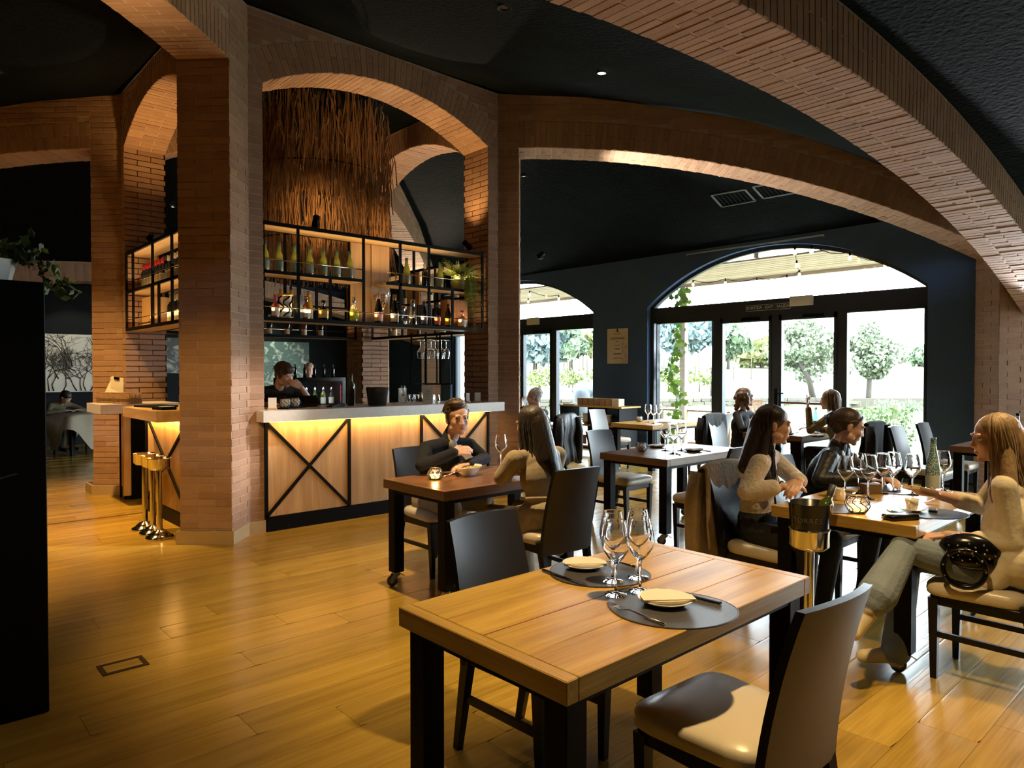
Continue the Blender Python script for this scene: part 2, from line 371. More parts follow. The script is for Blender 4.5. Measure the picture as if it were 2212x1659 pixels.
def core(mb, o, u, n, T, cols, rec=.0015, mi=0):
    """solid wall body: cols = [(u, zlow, zhigh)] ; outer face at o, thickness T inwards"""
    o, u, n = Vector(o), Vector(u), Vector(n)
    for (a, l0, h0), (b, l1, h1) in zip(cols[:-1], cols[1:]):
        if b - a < 1e-6: continue
        vs = []
        for d in (-rec, -T + rec):
            for uu, z in ((a, l0), (b, l1), (b, h1), (a, h0)): vs.append(o + u * uu + n * d + Vector((0, 0, z)))
        mb.add(vs, [(0, 1, 2, 3), (7, 6, 5, 4), (0, 4, 5, 1), (3, 2, 6, 7), (0, 3, 7, 4), (1, 5, 6, 2)], mi)
# ================================================================ STRUCTURE
CX, CY, HX, HY, T, TOP = 4.055, 8.09, 1.835, 1.70, .46, 4.87
ZS, ZK = 4.18, 4.55
SIDES = {'south': ((CX, CY - HY, 0), (1, 0, 0), (0, -1, 0), HX), 'north': ((CX, CY + HY, 0), (1, 0, 0), (0, 1, 0), HX),
         'west': ((CX - HX, CY, 0), (0, 1, 0), (-1, 0, 0), HY), 'east': ((CX + HX, CY, 0), (0, 1, 0), (1, 0, 0), HY)}
def interp(x, tab):
    for (a, u), (b, v) in zip(tab[:-1], tab[1:]):
        if x <= b: return u + (v - u) * (x - a) / (b - a)
    return tab[-1][1]
# ---- the four arched walls around the bar
def bar_wall(side, limit):
    o, u, n, h = SIDES[side]; a = h - T; rise = ZK - ZS; R = (a * a + rise * rise) / (2 * rise); zc = ZK - R; tm = math.asin(a / R); Re = R + .30
    rec = .0015; mb = MB(); S = 24
    cols = [(-h, 0, TOP), (-a - rec, 0, TOP)]
    pts = [(-a + 2 * a * i / S) for i in range(S + 1)]
    mid = [(x, zc + math.sqrt((R + rec) ** 2 - x * x), TOP) for x in pts]
    core(mb, o, u, n, T, cols); core(mb, o, u, n, T, [(-a - rec, mid[0][1], TOP)] + mid + [(a + rec, mid[-1][1], TOP)]); core(mb, o, u, n, T, [(a + rec, 0, TOP), (h, 0, TOP)])
    w = struct('wall_bar_' + side, mb, 'mortar', f'{side} brick arch wall around the bar', 'wall')
    P = Pieces(); uo, uu, nn = Vector(o), Vector(u), Vector(n)
    def half(z):
        if z < ZS: return a
        zk = ZS + .30 * math.cos(tm)
        if z < zk: return a + (z - ZS) * math.tan(tm)
        return math.sqrt(max(0, Re * Re - (z - zc) ** 2))
    def spans(lim):
        def f(z):
            k = half(z); return [(-lim, -k), (k, lim)] if k > .01 else [(-lim, lim)]
        return f
    brick_face(P, o, u, n, .0, 4.83, spans(h))
    brick_face(P, uo - nn * T, u, -nn, .0, 4.83, spans(a + .001))
    brick_ring(P, o, u, n, 0, zc, R, -tm, tm, T)
    for sg in (-1, 1):
        brick_face(P, uo + uu * (sg * a), -nn, -uu * sg, 0, ZS, lambda z: [(0.0, T)])
    P.finish(w, 'brick', 'brick', limit); return w
bar_wall('south', 300); bar_wall('west', 300); bar_wall('north', 160); bar_wall('east', 160)

# ---- half arches that leave the corners of the bar diagonally
ZRAD = [(-1, 4.86), (0, 4.85), (1.2, 4.82), (3.2, 4.5), (5.6, 3.55), (9, 3.4)]
def radial(side, pe, d, L, send, pier, limit, top=ZRAD):
    d = Vector(d).normalized(); n = Vector((d.y, -d.x, 0))
    if n.dot(Vector((1, 1, 0))) > 0: n = -n              # n looks towards the camera side
    if abs(n.dot(Vector((1, 1, 0)))) < .1 and n.x < 0: n = -n
    R = 12.75; z0 = 4.2; zc = z0 - R; o = Vector(pe) + n * (T / 2); rec = .0015; mb = MB()
    zs = lambda s, r=R: zc + math.sqrt(r * r - s * s)
    core(mb, o, d, n, T, [(-L, 0, TOP), (-rec, 0, TOP)])
    core(mb, o, d, n, T, [(-rec, zs(0, R + rec), TOP)] + [(send * i / 20, zs(send * i / 20, R + rec), interp(send * i / 20, top) + .12) for i in range(1, 21)])
    if pier: core(mb, o, d, n, T, [(send + rec, 0, interp(send, top) + .1), (send + pier, 0, interp(send, top) + .1)])
    w = struct('wall_arch_' + side, mb, 'mortar', f'{side} diagonal brick half arch springing from the bar', 'wall')
    P = Pieces(); Re = R + .32
    def stop(z):
        s = 0
        while s < send and interp(s, top) > z: s += .05
        return s
    def spans(z):
        st = stop(z); out = []
        if z < z0: out.append((-L, 0))
        elif z < z0 + .32: out.append((-L, 0))
        else: return [(-L, st)]
        se = math.sqrt(max(0, Re * Re - (z - zc) ** 2))
        if st > se: out.append((se, st))
        if pier and z < zs(send): out.append((send, send + pier))
        return out
    brick_face(P, o, d, n, 0, 4.83, spans)
    brick_face(P, o - n * T, d, -n, 0, 4.83, spans)
    brick_face(P, o, -n, d, 0, z0, lambda z: [(0, T)])
    if pier: brick_face(P, o + d * send, -n, -d, 0, zs(send), lambda z: [(0, T)])
    brick_ring(P, o, d, n, 0, zc, R, 0, math.asin(send / R), T, .32)
    P.finish(w, 'brick', 'brick', limit); return w
radial('southeast', (5.925, 6.375, 0), (1, -1, 0), .45, 5.64, .72, 300)
radial('southwest', (2.115, 6.285, 0), (-1, -1, 0), .55, 5.4, .6, 300)
radial('northwest', (2.115, 9.895, 0), (-1, 1, 0), .5, 5.4, .6, 250)
radial('northeast', (5.995, 9.895, 0), (1, 1, 0), .5, 5.6, .62, 160)

# ---- long flat arches of the outer ring
def long_arch(side, y, limit, x0=-2.2, x1=10.0):
    R, zk = 18.7, 3.13; zc = zk - R; xc = CX; o = (xc, y, 0); u = (1, 0, 0); n = (0, -1, 0); mb = MB()
    zs = lambda s, r=R: zc + math.sqrt(r * r - s * s)
    k = 30; ss = [x0 - xc + (x1 - x0) * i / k for i in range(k + 1)]
    core(mb, o, u, n, .45, [(s, zs(s, R + .0015), zs(s, R + .34)) for s in ss])
    w = struct('wall_arch_' + side, mb, 'mortar', f'long flat brick arch on the {side} side', 'wall'); P = Pieces()
    brick_ring(P, o, u, n, 0, zc, R, math.asin((x0 - xc) / R), math.asin((x1 - xc) / R), .45, .32)
    P.finish(w, 'brick', 'brick', limit)
long_arch('south', 1.59, 300); long_arch('north', 14.1, 120)

# ---- skirting round the piers of the bar
def skirting(name, pts, lab):
    mb = MB(); k = len(pts); off = []
    for i in range(k):
        p = Vector((*pts[i], 0)); a = Vector((*pts[max(i - 1, 0)], 0)); b = Vector((*pts[min(i + 1, k - 1)], 0))
        ns = []
        for q in ((p - a), (b - p)):
            if q.length > 1e-6: q.normalize(); ns.append(Vector((q.y, -q.x, 0)))
        m = sum(ns, Vector()).normalized(); off.append((p, p + m * (.022 / max(.3, m.dot(ns[0])))))
    for (p, q), (r, s) in zip(off[:-1], off[1:]):
        vs = [v + Vector((0, 0, z)) for z in (0, .115) for v in (p, q, s, r)]
        mb.add(vs, [(0, 1, 2, 3), (7, 6, 5, 4), (1, 5, 6, 2), (0, 4, 5, 1), (2, 6, 7, 3)])
    o = mb.build(name, 'skirt'); o['kind'] = 'structure'; o['label'] = lab; return o
q = .163; e = .0
skirting('baseboard_southwest', [(2.21, 6.75), (2.21, 6.70), (2.115 - q - .01, 6.285 + q - .01), (2.115 + q - .005, 6.285 - q - .01), (2.515, 6.382), (2.68, 6.382)], 'beige skirting round the brick pier beside the bar stools')
skirting('baseboard_northwest', [(2.20, 10.2), (2.115 + q - .33, 9.895 + q), (2.115 - q - .005, 9.895 - q - .005), (2.21, 9.455)], 'beige skirting round the brick pier with the menu baskets')

# ---- ceiling of black plaster
ZDIA = [(0, 4.85), (.85, 4.83), (2.25, 4.5), (3.2, 3.95), (4.6, 2.95)]
ZDIE = [(0, 4.85), (.85, 4.83), (2.25, 4.5), (3.4, 3.9), (4.6, 3.45)]
def arch_top(x): return 3.13 + .33 - (x - CX) ** 2 / 37.4
BAY = {'south': (4.57, lambda t: 3.46 - t * t / 37.4, ZDIA), 'north': (4.55, lambda t: 3.46 - t * t / 37.4, ZDIA),
       'east': (4.45, lambda t: 3.50, ZDIE), 'west': (4.5, lambda t: 3.46 - t * t / 37.4, ZDIA)}
def bay_z(side, t, d):
    dm, ze, zr = BAY[side]; h = SIDES[side][3]; w = t / (h + d); v = d / dm
    zc1 = (1 - v) * 4.85 + v * ze((h + dm) * w); z1 = (1 - v) * 4.85 + v * ze(h + dm)
    return zc1 + (interp(d, zr) - z1) * w * w
mb = MB()
for side, (o, u, n, h) in SIDES.items():
    dm = BAY[side][0]; nu, nv = 24, 12; vs = []; o, u, n = Vector(o), Vector(u), Vector(n)
    for j in range(nv + 1):
        d = dm * j / nv
        for i in range(nu + 1):
            t = (h + d) * (2 * i / nu - 1); vs.append(o + u * t + n * d + Vector((0, 0, bay_z(side, t, d))))
    mb.add(vs, [(j * (nu + 1) + i, j * (nu + 1) + i + 1, (j + 1) * (nu + 1) + i + 1, (j + 1) * (nu + 1) + i) for j in range(nv) for i in range(nu)], 0, True)
for y0, y1 in ((1.95, -4.6), (14.1, 16.8)):
    vs = [(x, y, arch_top(x)) for y in (y0, y1) for x in [-4.8 + 15.2 * i / 30 for i in range(31)]]
    mb.add(vs, [(i, i + 1, 31 + i + 1, 31 + i) for i in range(30)], 0, True)
mb.add([(-4.8, -4.6, 3.1), (-2.0, -4.6, 3.1), (-2.0, 16.8, 3.1), (-4.8, 16.8, 3.1)], [(0, 1, 2, 3)])
mb.add([(2.2, 6.4, 4.86), (5.9, 6.4, 4.86), (5.9, 9.8, 4.86), (2.2, 9.8, 4.86)], [(0, 1, 2, 3)])
struct('ceiling', mb, 'black_plaster', 'black rough plaster ceiling sloping between the brick arches', 'ceiling')
mb = MB(); mb.box(-5, 10.55, -4.8, 17, 5.0, 5.15)  # unseen slab added over the ceiling to keep sky light out
struct('sky_block_roof', mb, 'black_plaster', 'unseen roof slab added above the dining room to block sky light', 'roof')

# ---- outer walls
WX = 10.2
WINS = [(5.37, 2.25), (11.15, 2.25), (-.42, 2.25)]
WS, WR = 2.65, 3.56; WC = 3.45 - WR
mb = MB(); edges = [-4.8, -2.67, 1.83, 3.12, 7.62, 8.90, 13.40, 17.0]
for i in range(0, 7):
    a, b = edges[i], edges[i + 1]
    if i % 2 == 0: core(mb, (WX, 0, 0), (0, 1, 0), (-1, 0, 0), .30, [(a, 0, 4.6), (b, 0, 4.6)], 0)
    else:
        c = (a + b) / 2; core(mb, (WX, 0, 0), (0, 1, 0), (-1, 0, 0), .30, [(a + (b - a) * k / 28, WC + math.sqrt(WR * WR - (a + (b - a) * k / 28 - c) ** 2), 4.6) for k in range(29)], 0)
struct('wall_east', mb, 'veil_tinted_paint', 'dark wall, tinted blue for lens veil, with arched glazed doors to the garden', 'wall')
mb = MB(); mb.box(-4.8, 10.5, 16.6, 16.8, 0, 4.6); struct('wall_north', mb, 'black_paint', 'dark wall behind the bar', 'wall')
mb = MB(); mb.box(-4.8, -4.6, -4.8, 16.8, 0, 4.6); struct('wall_west', mb, 'black_paint', 'dark wall opposite the windows', 'wall')
mb = MB(); mb.box(-4.8, 10.5, -4.8, -4.6, 0, 4.6); struct('wall_south', mb, 'black_paint', 'dark wall opposite the bar', 'wall')

# ---- floor: oak planks on a slab
mb = MB(); mb.box(-4.8, 10.55, -4.8, 17, -.2, -.006); fl = struct('floor', mb, 'slab', 'warm oak plank floor', 'floor')
P = Pieces(); y = -4.6; R0 = Matrix.Identity(3)
while y < 16.6:
    x = -4.7 - random.uniform(0, 1.8)
    while x < 10.5:
        l = random.choice((1.2, 1.8, 1.8, 2.2)); a, b = max(x, -4.7), min(x + l - .002, 10.5)
        if b - a > .05: P.put(((a + b) / 2, y + .1125, -.006), ((b - a) / 2, .1118, .006), R0)
        x += l
    y += .225
P.finish(fl, 'plank', 'floor', 300, 6)
mb = MB(); mb.box(1.15, 2.13, 8.10, 8.14, 0, .004); o = mb.build('trim_1', mat('brass_strip', (.55, .30, .10), .35, metal=1)); o['kind'] = 'structure'; o['label'] = 'brass threshold strip across the planks'

# ---- glazed doors
PANES = [(6.37, 7.47), (5.37, 6.17), (4.37, 5.16), (3.12 + .06, 4.18)]
def window(idx, c, lab):
    sh = c - 5.37; X0, X1 = WX + .10, WX + .17; a, b = c - 2.25, c + 2.25
    mb = MB()
    mb.box(X0, X1, a, b, 2.36, 2.63)                     # transom
    mb.box(X0, X1, a, a + .07, 0, 2.36); mb.box(X0, X1, b - .07, b, 0, 2.36); mb.box(X0, X1, a, b, 0, .05)
    w = struct(f'window_{idx}', mb, 'frame', lab, 'window')
    m2 = MB(); k = 28                                     # arched head of the frame
    for i in range(k):
        y0, y1 = a + (b - a) * i / k, a + (b - a) * (i + 1) / k
        z0, z1 = (WC + math.sqrt(WR * WR - (q_ - c) ** 2) for q_ in (y0, y1))
        vs = [(x, y, z) for x in (X0, X1) for y, z in ((y0, z0), (y1, z1), (y1, z1 - .06), (y0, z0 - .06))]
        m2.add(vs, [(0, 1, 2, 3), (7, 6, 5, 4), (2, 6, 7, 3), (0, 4, 5, 1)])
    m2.build('arched_head', 'frame', w)
    m2 = MB(); vs = [(X0 + .04, a, 2.63)]; ys = [a + (b - a) * i / k for i in range(k + 1)]
    vs = [(X0 + .035, y, 2.62) for y in ys] + [(X0 + .035, y, WC + math.sqrt(WR * WR - (y - c) ** 2) - .02) for y in ys]
    m2.add(vs, [(i, i + 1, k + 2 + i, k + 1 + i) for i in range(k)]); m2.build('fanlight_pane', 'pane', w)
    for i, (p, q_) in enumerate(PANES):
        p, q_ = p + sh, q_ + sh
        top = 2.345 if i in (0, 3) else 2.29
        m2 = MB(); m2.add([(X0 + .035, p, .06), (X0 + .035, q_, .06), (X0 + .035, q_, top), (X0 + .035, p, top)], [(0, 1, 2, 3)]); m2.build('pane', 'pane', w)
        m2 = MB(); f = .02 if i in (0, 3) else .045       # leaf frame
        for y0, y1, z0, z1 in ((p - f, p, .05, 2.37), (q_, q_ + f, .05, 2.37), (p - f, q_ + f, top, 2.37), (p - f, q_ + f, .05, .12)): m2.box(X0 - .012, X1 + .012, y0, y1, z0, z1)
        leaf = m2.build('leaf_frame', 'frame', w)
        if i in (1, 2) and idx < 3:
            m3 = MB(); m3.box(X0 - .05, X0 - .01, p + .15, p + .45, 2.305, 2.36); m3.build('door_closer', 'black', leaf)
    for y in (6.27, 5.265, 4.275):
        m2 = MB(); m2.box(X0, X1, y + sh - .075, y + sh + .075, .05, 2.37); m2.build('mullion', 'frame', w)
    if idx == 1:
        m2 = MB(); m2.bar((X0 - .07, 5.14, 1.03), (X0 - .07, 4.40, 1.03), .03); m2.build('push_bar', mat('red_brown_bar', (.10, .025, .02), .4), w)
        m2 = MB(); m2.box(X0 - .06, X0 - .01, 5.19, 5.25, .98, 1.24); m2.tube([(X0 - .06, 5.22, 1.17), (X0 - .09, 5.22, 1.17), (X0 - .09, 5.09, 1.17)], .01, 6); m2.build('door_handle', 'black', w)
    return w
window(1, 5.37, 'arched glazed double door with fanlight and dark aluminium frame, exit sign above')
window(2, 11.15, 'arched glazed door beyond the wall with the poster')
window(3, -.42, 'arched glazed door behind the seated blonde guest')
# ================================================================ THE BAR
BY = 6.37
# ---- front counter
bc = thing('bar_counter', 'oak-panelled bar counter with black steel cross braces and black plinth', 'bar counter', (0, 0, 0))
MB().box(2.69, 5.42, 6.40, 6.83, .0, 1.035).build('body', 'black', bc)
MB().box(2.69, 5.42, 6.352, 6.40, 0, .135).build('plinth', 'black', bc)
POST = [2.685, 3.55, 4.44, 5.40]
for a, b in zip(POST[:-1], POST[1:]):
    MB().rbox(a + .004, b - .004, BY, 6.398, .137, 1.033, .002).build('wood_panel', 'panel', bc)
for x in POST: MB().box(x - .014, x + .014, 6.35, 6.372, .12, 1.035).build('steel_post', 'black', bc)
for a, b in ((POST[0], POST[1]), (POST[2], POST[3])):
    MB().bar((a, 6.360, .14), (b, 6.360, 1.03), .026, .02, up=(0, 1, 0)).build('cross_brace', 'black', bc)
    MB().bar((a, 6.358, 1.03), (b, 6.358, .14), .026, .02, up=(0, 1, 0)).build('cross_brace', 'black', bc)
MB().box(2.7, 5.4, 6.30, 6.315, 1.028, 1.036).build('led_strip', 'led', bc)
strip('bar_led_light', (4.05, 6.275, 1.02), (30, 0, 0), 2.6, .02, 4.4, AMBER)
tag(MB().prism([(2.60, 6.21), (5.53, 6.21), (5.53, 6.375), (5.42, 6.375), (5.42, 6.98), (2.69, 6.98), (2.69, 6.375), (2.60, 6.375)], 1.037, 1.14).build('bar_worktop', 'quartz'),
    'long white quartz worktop on the oak bar counter', 'worktop')
# ---- west side counter
wc = thing('side_counter', 'oak side counter with cross brace and dark gap next to the brick pier', 'bar counter', (0, 0, 0))
MB().box(2.19, 2.60, 6.87, 8.24, 0, 1.035).build('body', 'black', wc)
MB().box(2.15, 2.19, 6.86, 8.24, 0, .135).build('plinth', 'black', wc)
MB().rbox(2.16, 2.188, 6.87, 8.21, .137, 1.033, .002).build('wood_panel', 'panel', wc)
for y in (6.87, 8.215): MB().box(2.138, 2.162, y - .014, y + .014, .12, 1.035).build('steel_post', 'black', wc)
for s in (0, 1): MB().bar((2.150 - s * .002, 6.87, .14 + s * .89), (2.150 - s * .002, 8.21, 1.03 - s * .89), .026, .02, up=(1, 0, 0)).build('cross_brace', 'black', wc)
w2 = thing('end_cabinet', 'narrow oak cabinet with black edges by the pier with menu baskets', 'cabinet', (0, 0, 0))
MB().box(2.18, 2.65, 9.05, 9.32, 0, 1.035).build('body', 'black', w2)
MB().box(2.155, 2.182, 9.12, 9.32, .137, 1.033).build('wood_panel', 'panel', w2)
MB().box(2.11, 2.185, 8.99, 9.05, .06, 1.035).build('wood_post', 'panel', w2)
for y in (9.10, 9.31): MB().box(2.14, 2.16, y - .012, y + .012, .0, 1.035).build('steel_post', 'black', w2)
strip('side_led_light', (2.10, 7.6, 1.02), (0, -38, 0), .02, 1.4, 4, AMBER)
tag(MB().box(1.80, 2.62, 8.62, 9.29, 1.037, 1.14).build('side_worktop', 'quartz'), 'short pale worktop holding the menu baskets', 'worktop')
tag(MB().rbox(1.88, 2.62, 6.87, 8.04, 1.037, 1.14, .004).build('wood_worktop', 'shelf_wood_y'), 'thick oak worktop above the steel bucket stands', 'worktop')
# ---- back counters inside the bar
for nm, b, lab in (('back_counter', (2.75, 4.78, 8.76, 9.30), 'low back counter under the wine fridge behind the bar'), ('back_counter', (4.80, 5.38, 6.99, 9.30), 'low back counter carrying rows of clean stemware')):
    t = thing(nm, lab, 'counter'); MB().box(b[0] + .03, b[1], b[2] + .03, b[3], 0, .90).build('body', 'black', t)
    MB().box(b[0], b[1], b[2], b[3], .90, .96).build('counter_top', 'quartz', t)

# ---- hanging shelves
def shelf(loc, rz, Ln, label, posts, upper, towers, lower_posts, led=8):
    t = thing('hanging_shelf', label, 'shelf', loc, rz, 'open shelves hung in the bar arches')
    Z0, Z1, ZM, D, b = 0, .90, .445, .32, .024
    wx = 'shelf_wood' if abs(math.sin(rz)) < .5 else 'shelf_wood_y'
    for z, nm in ((Z0, 'bottom_board'), (Z1, 'top_board')):
        MB().box(0, Ln, .02, D - .02, z + .004, z + .030).build(nm, wx, t)
        f = MB(); f.box(0, Ln, 0, b, z, z + .034); f.box(0, Ln, D - b, D, z, z + .034); f.build('edge_bar', 'black', t)
    for x0, x1 in upper:
        MB().box(x0, x1, .02, D - .02, ZM + .004, ZM + .026).build('middle_board', wx, t)
        f = MB(); f.box(x0, x1, 0, b, ZM, ZM + .030); f.box(x0, x1, D - b, D, ZM, ZM + .030); f.build('edge_bar', 'black', t)
        MB().tube([(x0, .004, ZM + .13), (x1, .004, ZM + .13)], .005, 6).build('bottle_rail', 'steel', t)
    MB().tube([(0, .004, Z0 + .13), (Ln, .004, Z0 + .13)], .005, 6).build('bottle_rail', 'steel', t)
    for x in posts:
        for y in (b / 2, D - b / 2): MB().box(x - b / 2, x + b / 2, y - b / 2, y + b / 2, Z0 + .034, Z1).build('post', 'black', t)
    for x in lower_posts:
        for y in (b / 2, D - b / 2): MB().box(x - b / 2, x + b / 2, y - b / 2, y + b / 2, Z0 + .034, ZM).build('post', 'black', t)
    for x0, x1 in towers: MB().box(x0, x1, D - .045, D - .026, Z0 + .034, Z1).build('back_panel', 'panel', t)
    X = Matrix.Translation(loc) @ Matrix.Rotation(rz, 4, 'Z')
    for z, up in ((.60, True), (.10, True)):
        p = X @ Vector((Ln / 2, .06, z)); l = strip('shelf_led_light', p, (0, 0, 0), Ln * .95, .02, led, WARM)
        l.rotation_euler = (Matrix.Rotation(rz, 4, 'Z') @ Matrix.Rotation(math.radians(180), 4, 'X')).to_euler()
    return t
shelf((2.685, 6.42, 1.985), 0, 2.70, 'hanging steel and oak shelf across the front of the bar', [.012, .36, 1.08, 1.53, 1.91, 2.688], [(0, 1.08), (1.36, 2.69)], [(.0, .12), (1.08, 1.32), (1.335, 1.56)], [.70, 2.24], 3.2)
shelf((2.22, 9.32, 1.985), -PI / 2, 2.46, 'hanging steel and oak shelf full of red wine beside the menu baskets', [.012, .30, 1.08, 1.75, 2.448], [(0, 2.45)], [(.0, .28)], [1.05, 1.3], 2.6)
shelf((5.40, 9.76, 1.985), PI, 2.70, 'hanging steel and oak shelf at the back of the bar above the wine fridge', [.012, .9, 1.8, 2.688], [(0, 1.2), (1.5, 2.7)], [(1.9, 2.1), (2.45, 2.65)], [.5, 2.2], 1.2)
shelf((5.89, 6.87, 1.985), PI / 2, 2.42, 'hanging steel and oak shelf facing the garden doors', [.012, .8, 1.6, 2.408], [(0, 1.0), (1.4, 2.4)], [(.1, .3), (1.2, 1.5)], [1.2], 1.2)
for a, p in enumerate([((2.68, 6.43), (2.685, 6.72)), ]): pass
hang = [(2.72, 6.72), (4.0, 6.72), (5.36, 6.72)]

# ---- bottles
def prof(kind):
    if kind == 'burgundy': return [(.001, 0), (.038, 0), (.041, .01), (.041, .14), (.036, .175), (.022, .215), (.0155, .25), (.0145, .285), (.016, .287), (.016, .300), (.001, .300)]
    if kind == 'bordeaux': return [(.001, 0), (.035, 0), (.0375, .008), (.0375, .185), (.033, .205), (.018, .225), (.0145, .245), (.0145, .285), (.016, .287), (.016, .300), (.001, .300)]
    if kind == 'champagne': return [(.001, 0), (.041, 0), (.0445, .012), (.0445, .12), (.041, .155), (.027, .205), (.018, .245), (.016, .29), (.018, .292), (.018, .315), (.001, .315)]
    if kind == 'liqueur': return [(.001, 0), (.042, 0), (.044, .01), (.044, .13), (.036, .155), (.018, .175), (.015, .2), (.015, .235), (.02, .237), (.02, .262), (.001, .262)]
    if kind == 'decanter': return [(.001, 0), (.045, 0), (.048, .01), (.040, .06), (.030, .11), (.022, .16), (.018, .20), (.021, .235), (.001, .235)]
    if kind == 'flat': return [(.001, 0), (.05, 0), (.052, .01), (.052, .09), (.040, .125), (.017, .145), (.015, .17), (.022, .172), (.022, .215), (.001, .215)]
BCACHE = {}
def gl(c, rough=.08): return mat('bottle_glass', c, rough, spec=.6, coat=.3)
G = dict(green=gl((.045, .060, .012)), olive=gl((.10, .105, .02)), black=gl((.008, .008, .010)), clear=thin_glass('clear_bottle', (.92, .93, .9), .06, .7), amber=gl((.22, .07, .015)), rose=gl((.45, .10, .08)), gold=gl((.40, .24, .04)))
C = dict(mint=mat('mint_label', (.30, .42, .36), .7), white=mat('white_label', (.72, .66, .55), .7), green=mat('green_cap', (.035, .085, .05), .4), red=mat('red_cap', (.40, .02, .03), .35), grey=mat('grey_cap', (.50, .46, .38), .4, metal=.4),
         lime=mat('lime_label', (.55, .62, .05), .7), pink=mat('pink_label', (.70, .36, .30), .6), yellow=mat('yellow_label', (.75, .52, .04), .6), gold=mat('gold_cap', (.55, .36, .10), .35, metal=.6), orange=mat('orange_label', (.60, .16, .08), .6), blue=mat('blue_label', (.30, .30, .42), .6), dark=mat('dark_label', (.03, .03, .035), .5), silver=mat('silver_cap', (.6, .6, .62), .25, metal=1))
def bottle(kind, glass, cap, lab, loc, label, group=None, sc=1.0, lr=(.025, .115), gold=False):
    key = (kind, glass, cap, lab, lr)
    if key not in BCACHE:
        pf = prof(kind); body = MB().lathe(pf, 20).mesh('bottle_body', G[glass]); H = pf[-1][1]; rn = pf[-4][0]
        rb = max(r for r, z in pf if z < .12)
        capm = MB().lathe([(.001, H + .001), (rn + .003, H + .001), (rn + .003, H - .045), (rn + .0015, H - .062)], 14).mesh('capsule', C[cap]) if cap else None
        lm = MB().lathe([(rb + .0008, lr[0]), (rb + .0008, lr[1])], 20).mesh('paper_label', C[lab]) if lab else None
        gm = MB().lathe([(rb + .0012, lr[0] + .008), (rb + .0012, lr[0] + .022)], 20).mesh('gold_band', C['gold']) if gold else None
        BCACHE[key] = (body, capm, lm, gm)
    t = thing('wine_bottle' if kind in ('burgundy', 'bordeaux', 'champagne') else 'spirit_bottle', label, 'bottle', loc, random.uniform(0, 6), group); t.scale = (sc, sc, sc)
    for nm, me in zip(('bottle_body', 'capsule', 'paper_label', 'gold_band'), BCACHE[key]):
        if me: ob(nm, me, t)
    return t
ZU, ZL = 1.985 + .475, 1.985 + .031
for k_, x in enumerate((2.78, 2.92, 3.08, 3.24, 3.39, 3.54, 3.69)):
    bottle('burgundy', 'olive', 'green', 'mint', (x, 6.585, ZU), f'mint-labelled white wine bottle on the long upper bar shelf, {ORD[k_]} from the brick pier', 'white wine bottles on the upper shelf', 1.0, gold=True)
bottle('burgundy', 'olive', 'green', 'mint', (4.40, 6.585, ZU), 'lone mint-labelled wine bottle on the short upper shelf beside the wood tower', None, 1.03, gold=True)
bottle('burgundy', 'olive', 'green', 'mint', (4.86, 6.585, ZU), 'mint-labelled wine bottle standing just before the trailing fern', None, 1.03, gold=True)
for x, y in ((4.70, 6.66), (4.97, 6.68)):
    bottle('bordeaux', 'black', 'grey', None, (x, y, ZU), 'dark slim bottle standing behind the mint-labelled bottles near the fern', 'dark slim bottles near the fern', .95)
low = [('liqueur', 'rose', 'red', 'white', 2.845, 6.50, .85, 'small red liqueur bottle at the pier end of the lower shelf'),
       ('burgundy', 'gold', 'gold', 'white', 2.97, 6.66, 1.0, 'gold-capped bottle behind the black and white sculpture box'),
       ('burgundy', 'gold', 'gold', 'white', 3.08, 6.66, 1.0, 'gold-capped bottle behind the grey gift box'),
       ('liqueur', 'amber', 'silver', 'white', 3.17, 6.52, .9, 'amber cognac bottle with big cream label'),
       ('burgundy', 'gold', 'gold', 'white', 3.265, 6.66, 1.0, 'gold-capped yellow-green bottle next to the black post'),
       ('flat', 'black', 'silver', 'gold', 3.345, 6.50, .95, 'squat dark rum bottle with gold label'),
       ('liqueur', 'clear', 'silver', 'lime', 3.69, 6.50, 1.0, 'clear liqueur bottle with lime label before the wood tower'),
       ('champagne', 'black', 'pink', 'pink', 3.985, 6.50, 1.02, 'dark sparkling bottle with pink label under the giant glass'),
       ('champagne', 'black', 'gold', 'white', 4.185, 6.50, 1.02, 'dark sparkling bottle with cream label and gold top'),
       ('decanter', 'clear', 'silver', None, 4.31, 6.52, .9, 'small clear decanter behind the tall one'),
       ('decanter', 'clear', 'silver', None, 4.42, 6.50, 1.2, 'tall clear decanter bottle on the lower shelf'),
       ('burgundy', 'black', 'dark', 'blue', 4.575, 6.50, .92, 'dark bottle with pale violet label beside the blue gift box'),
       ('burgundy', 'black', 'dark', 'orange', 4.76, 6.50, .9, 'dark bottle with rust-coloured label'),
       ('burgundy', 'black', 'dark', 'yellow', 4.915, 6.50, .9, 'dark bottle with bright yellow label'),
       ('flat', 'rose', 'silver', 'white', 5.12, 6.50, .95, 'orange-pink flat bottle in front of the red wooden crate')]
for k, g, c, l, x, y, s, lab in low: bottle(k, g, c, l, (x, y, ZL), lab, None, s)
i = 0
for k_, y in enumerate((9.05, 8.93, 8.81, 8.69, 8.57, 8.46, 8.34)):
    bottle('bordeaux', 'black', 'red', 'white', (2.36, y, ZU), f'red-capped wine bottle on the upper side shelf, {ORD[k_]} from the shelf end', 'red-capped wine bottles', 1.0, (.02, .13))
for k_, y in enumerate((8.12, 8.01, 7.9, 7.79, 7.68)):
    bottle('bordeaux', 'black', 'grey', 'white', (2.36, y, ZU), f'pale-capped wine bottle on the upper side shelf, {ORD[k_]} after the red-capped row', 'pale-capped wine bottles on the upper side shelf', 1.0, (.02, .13))
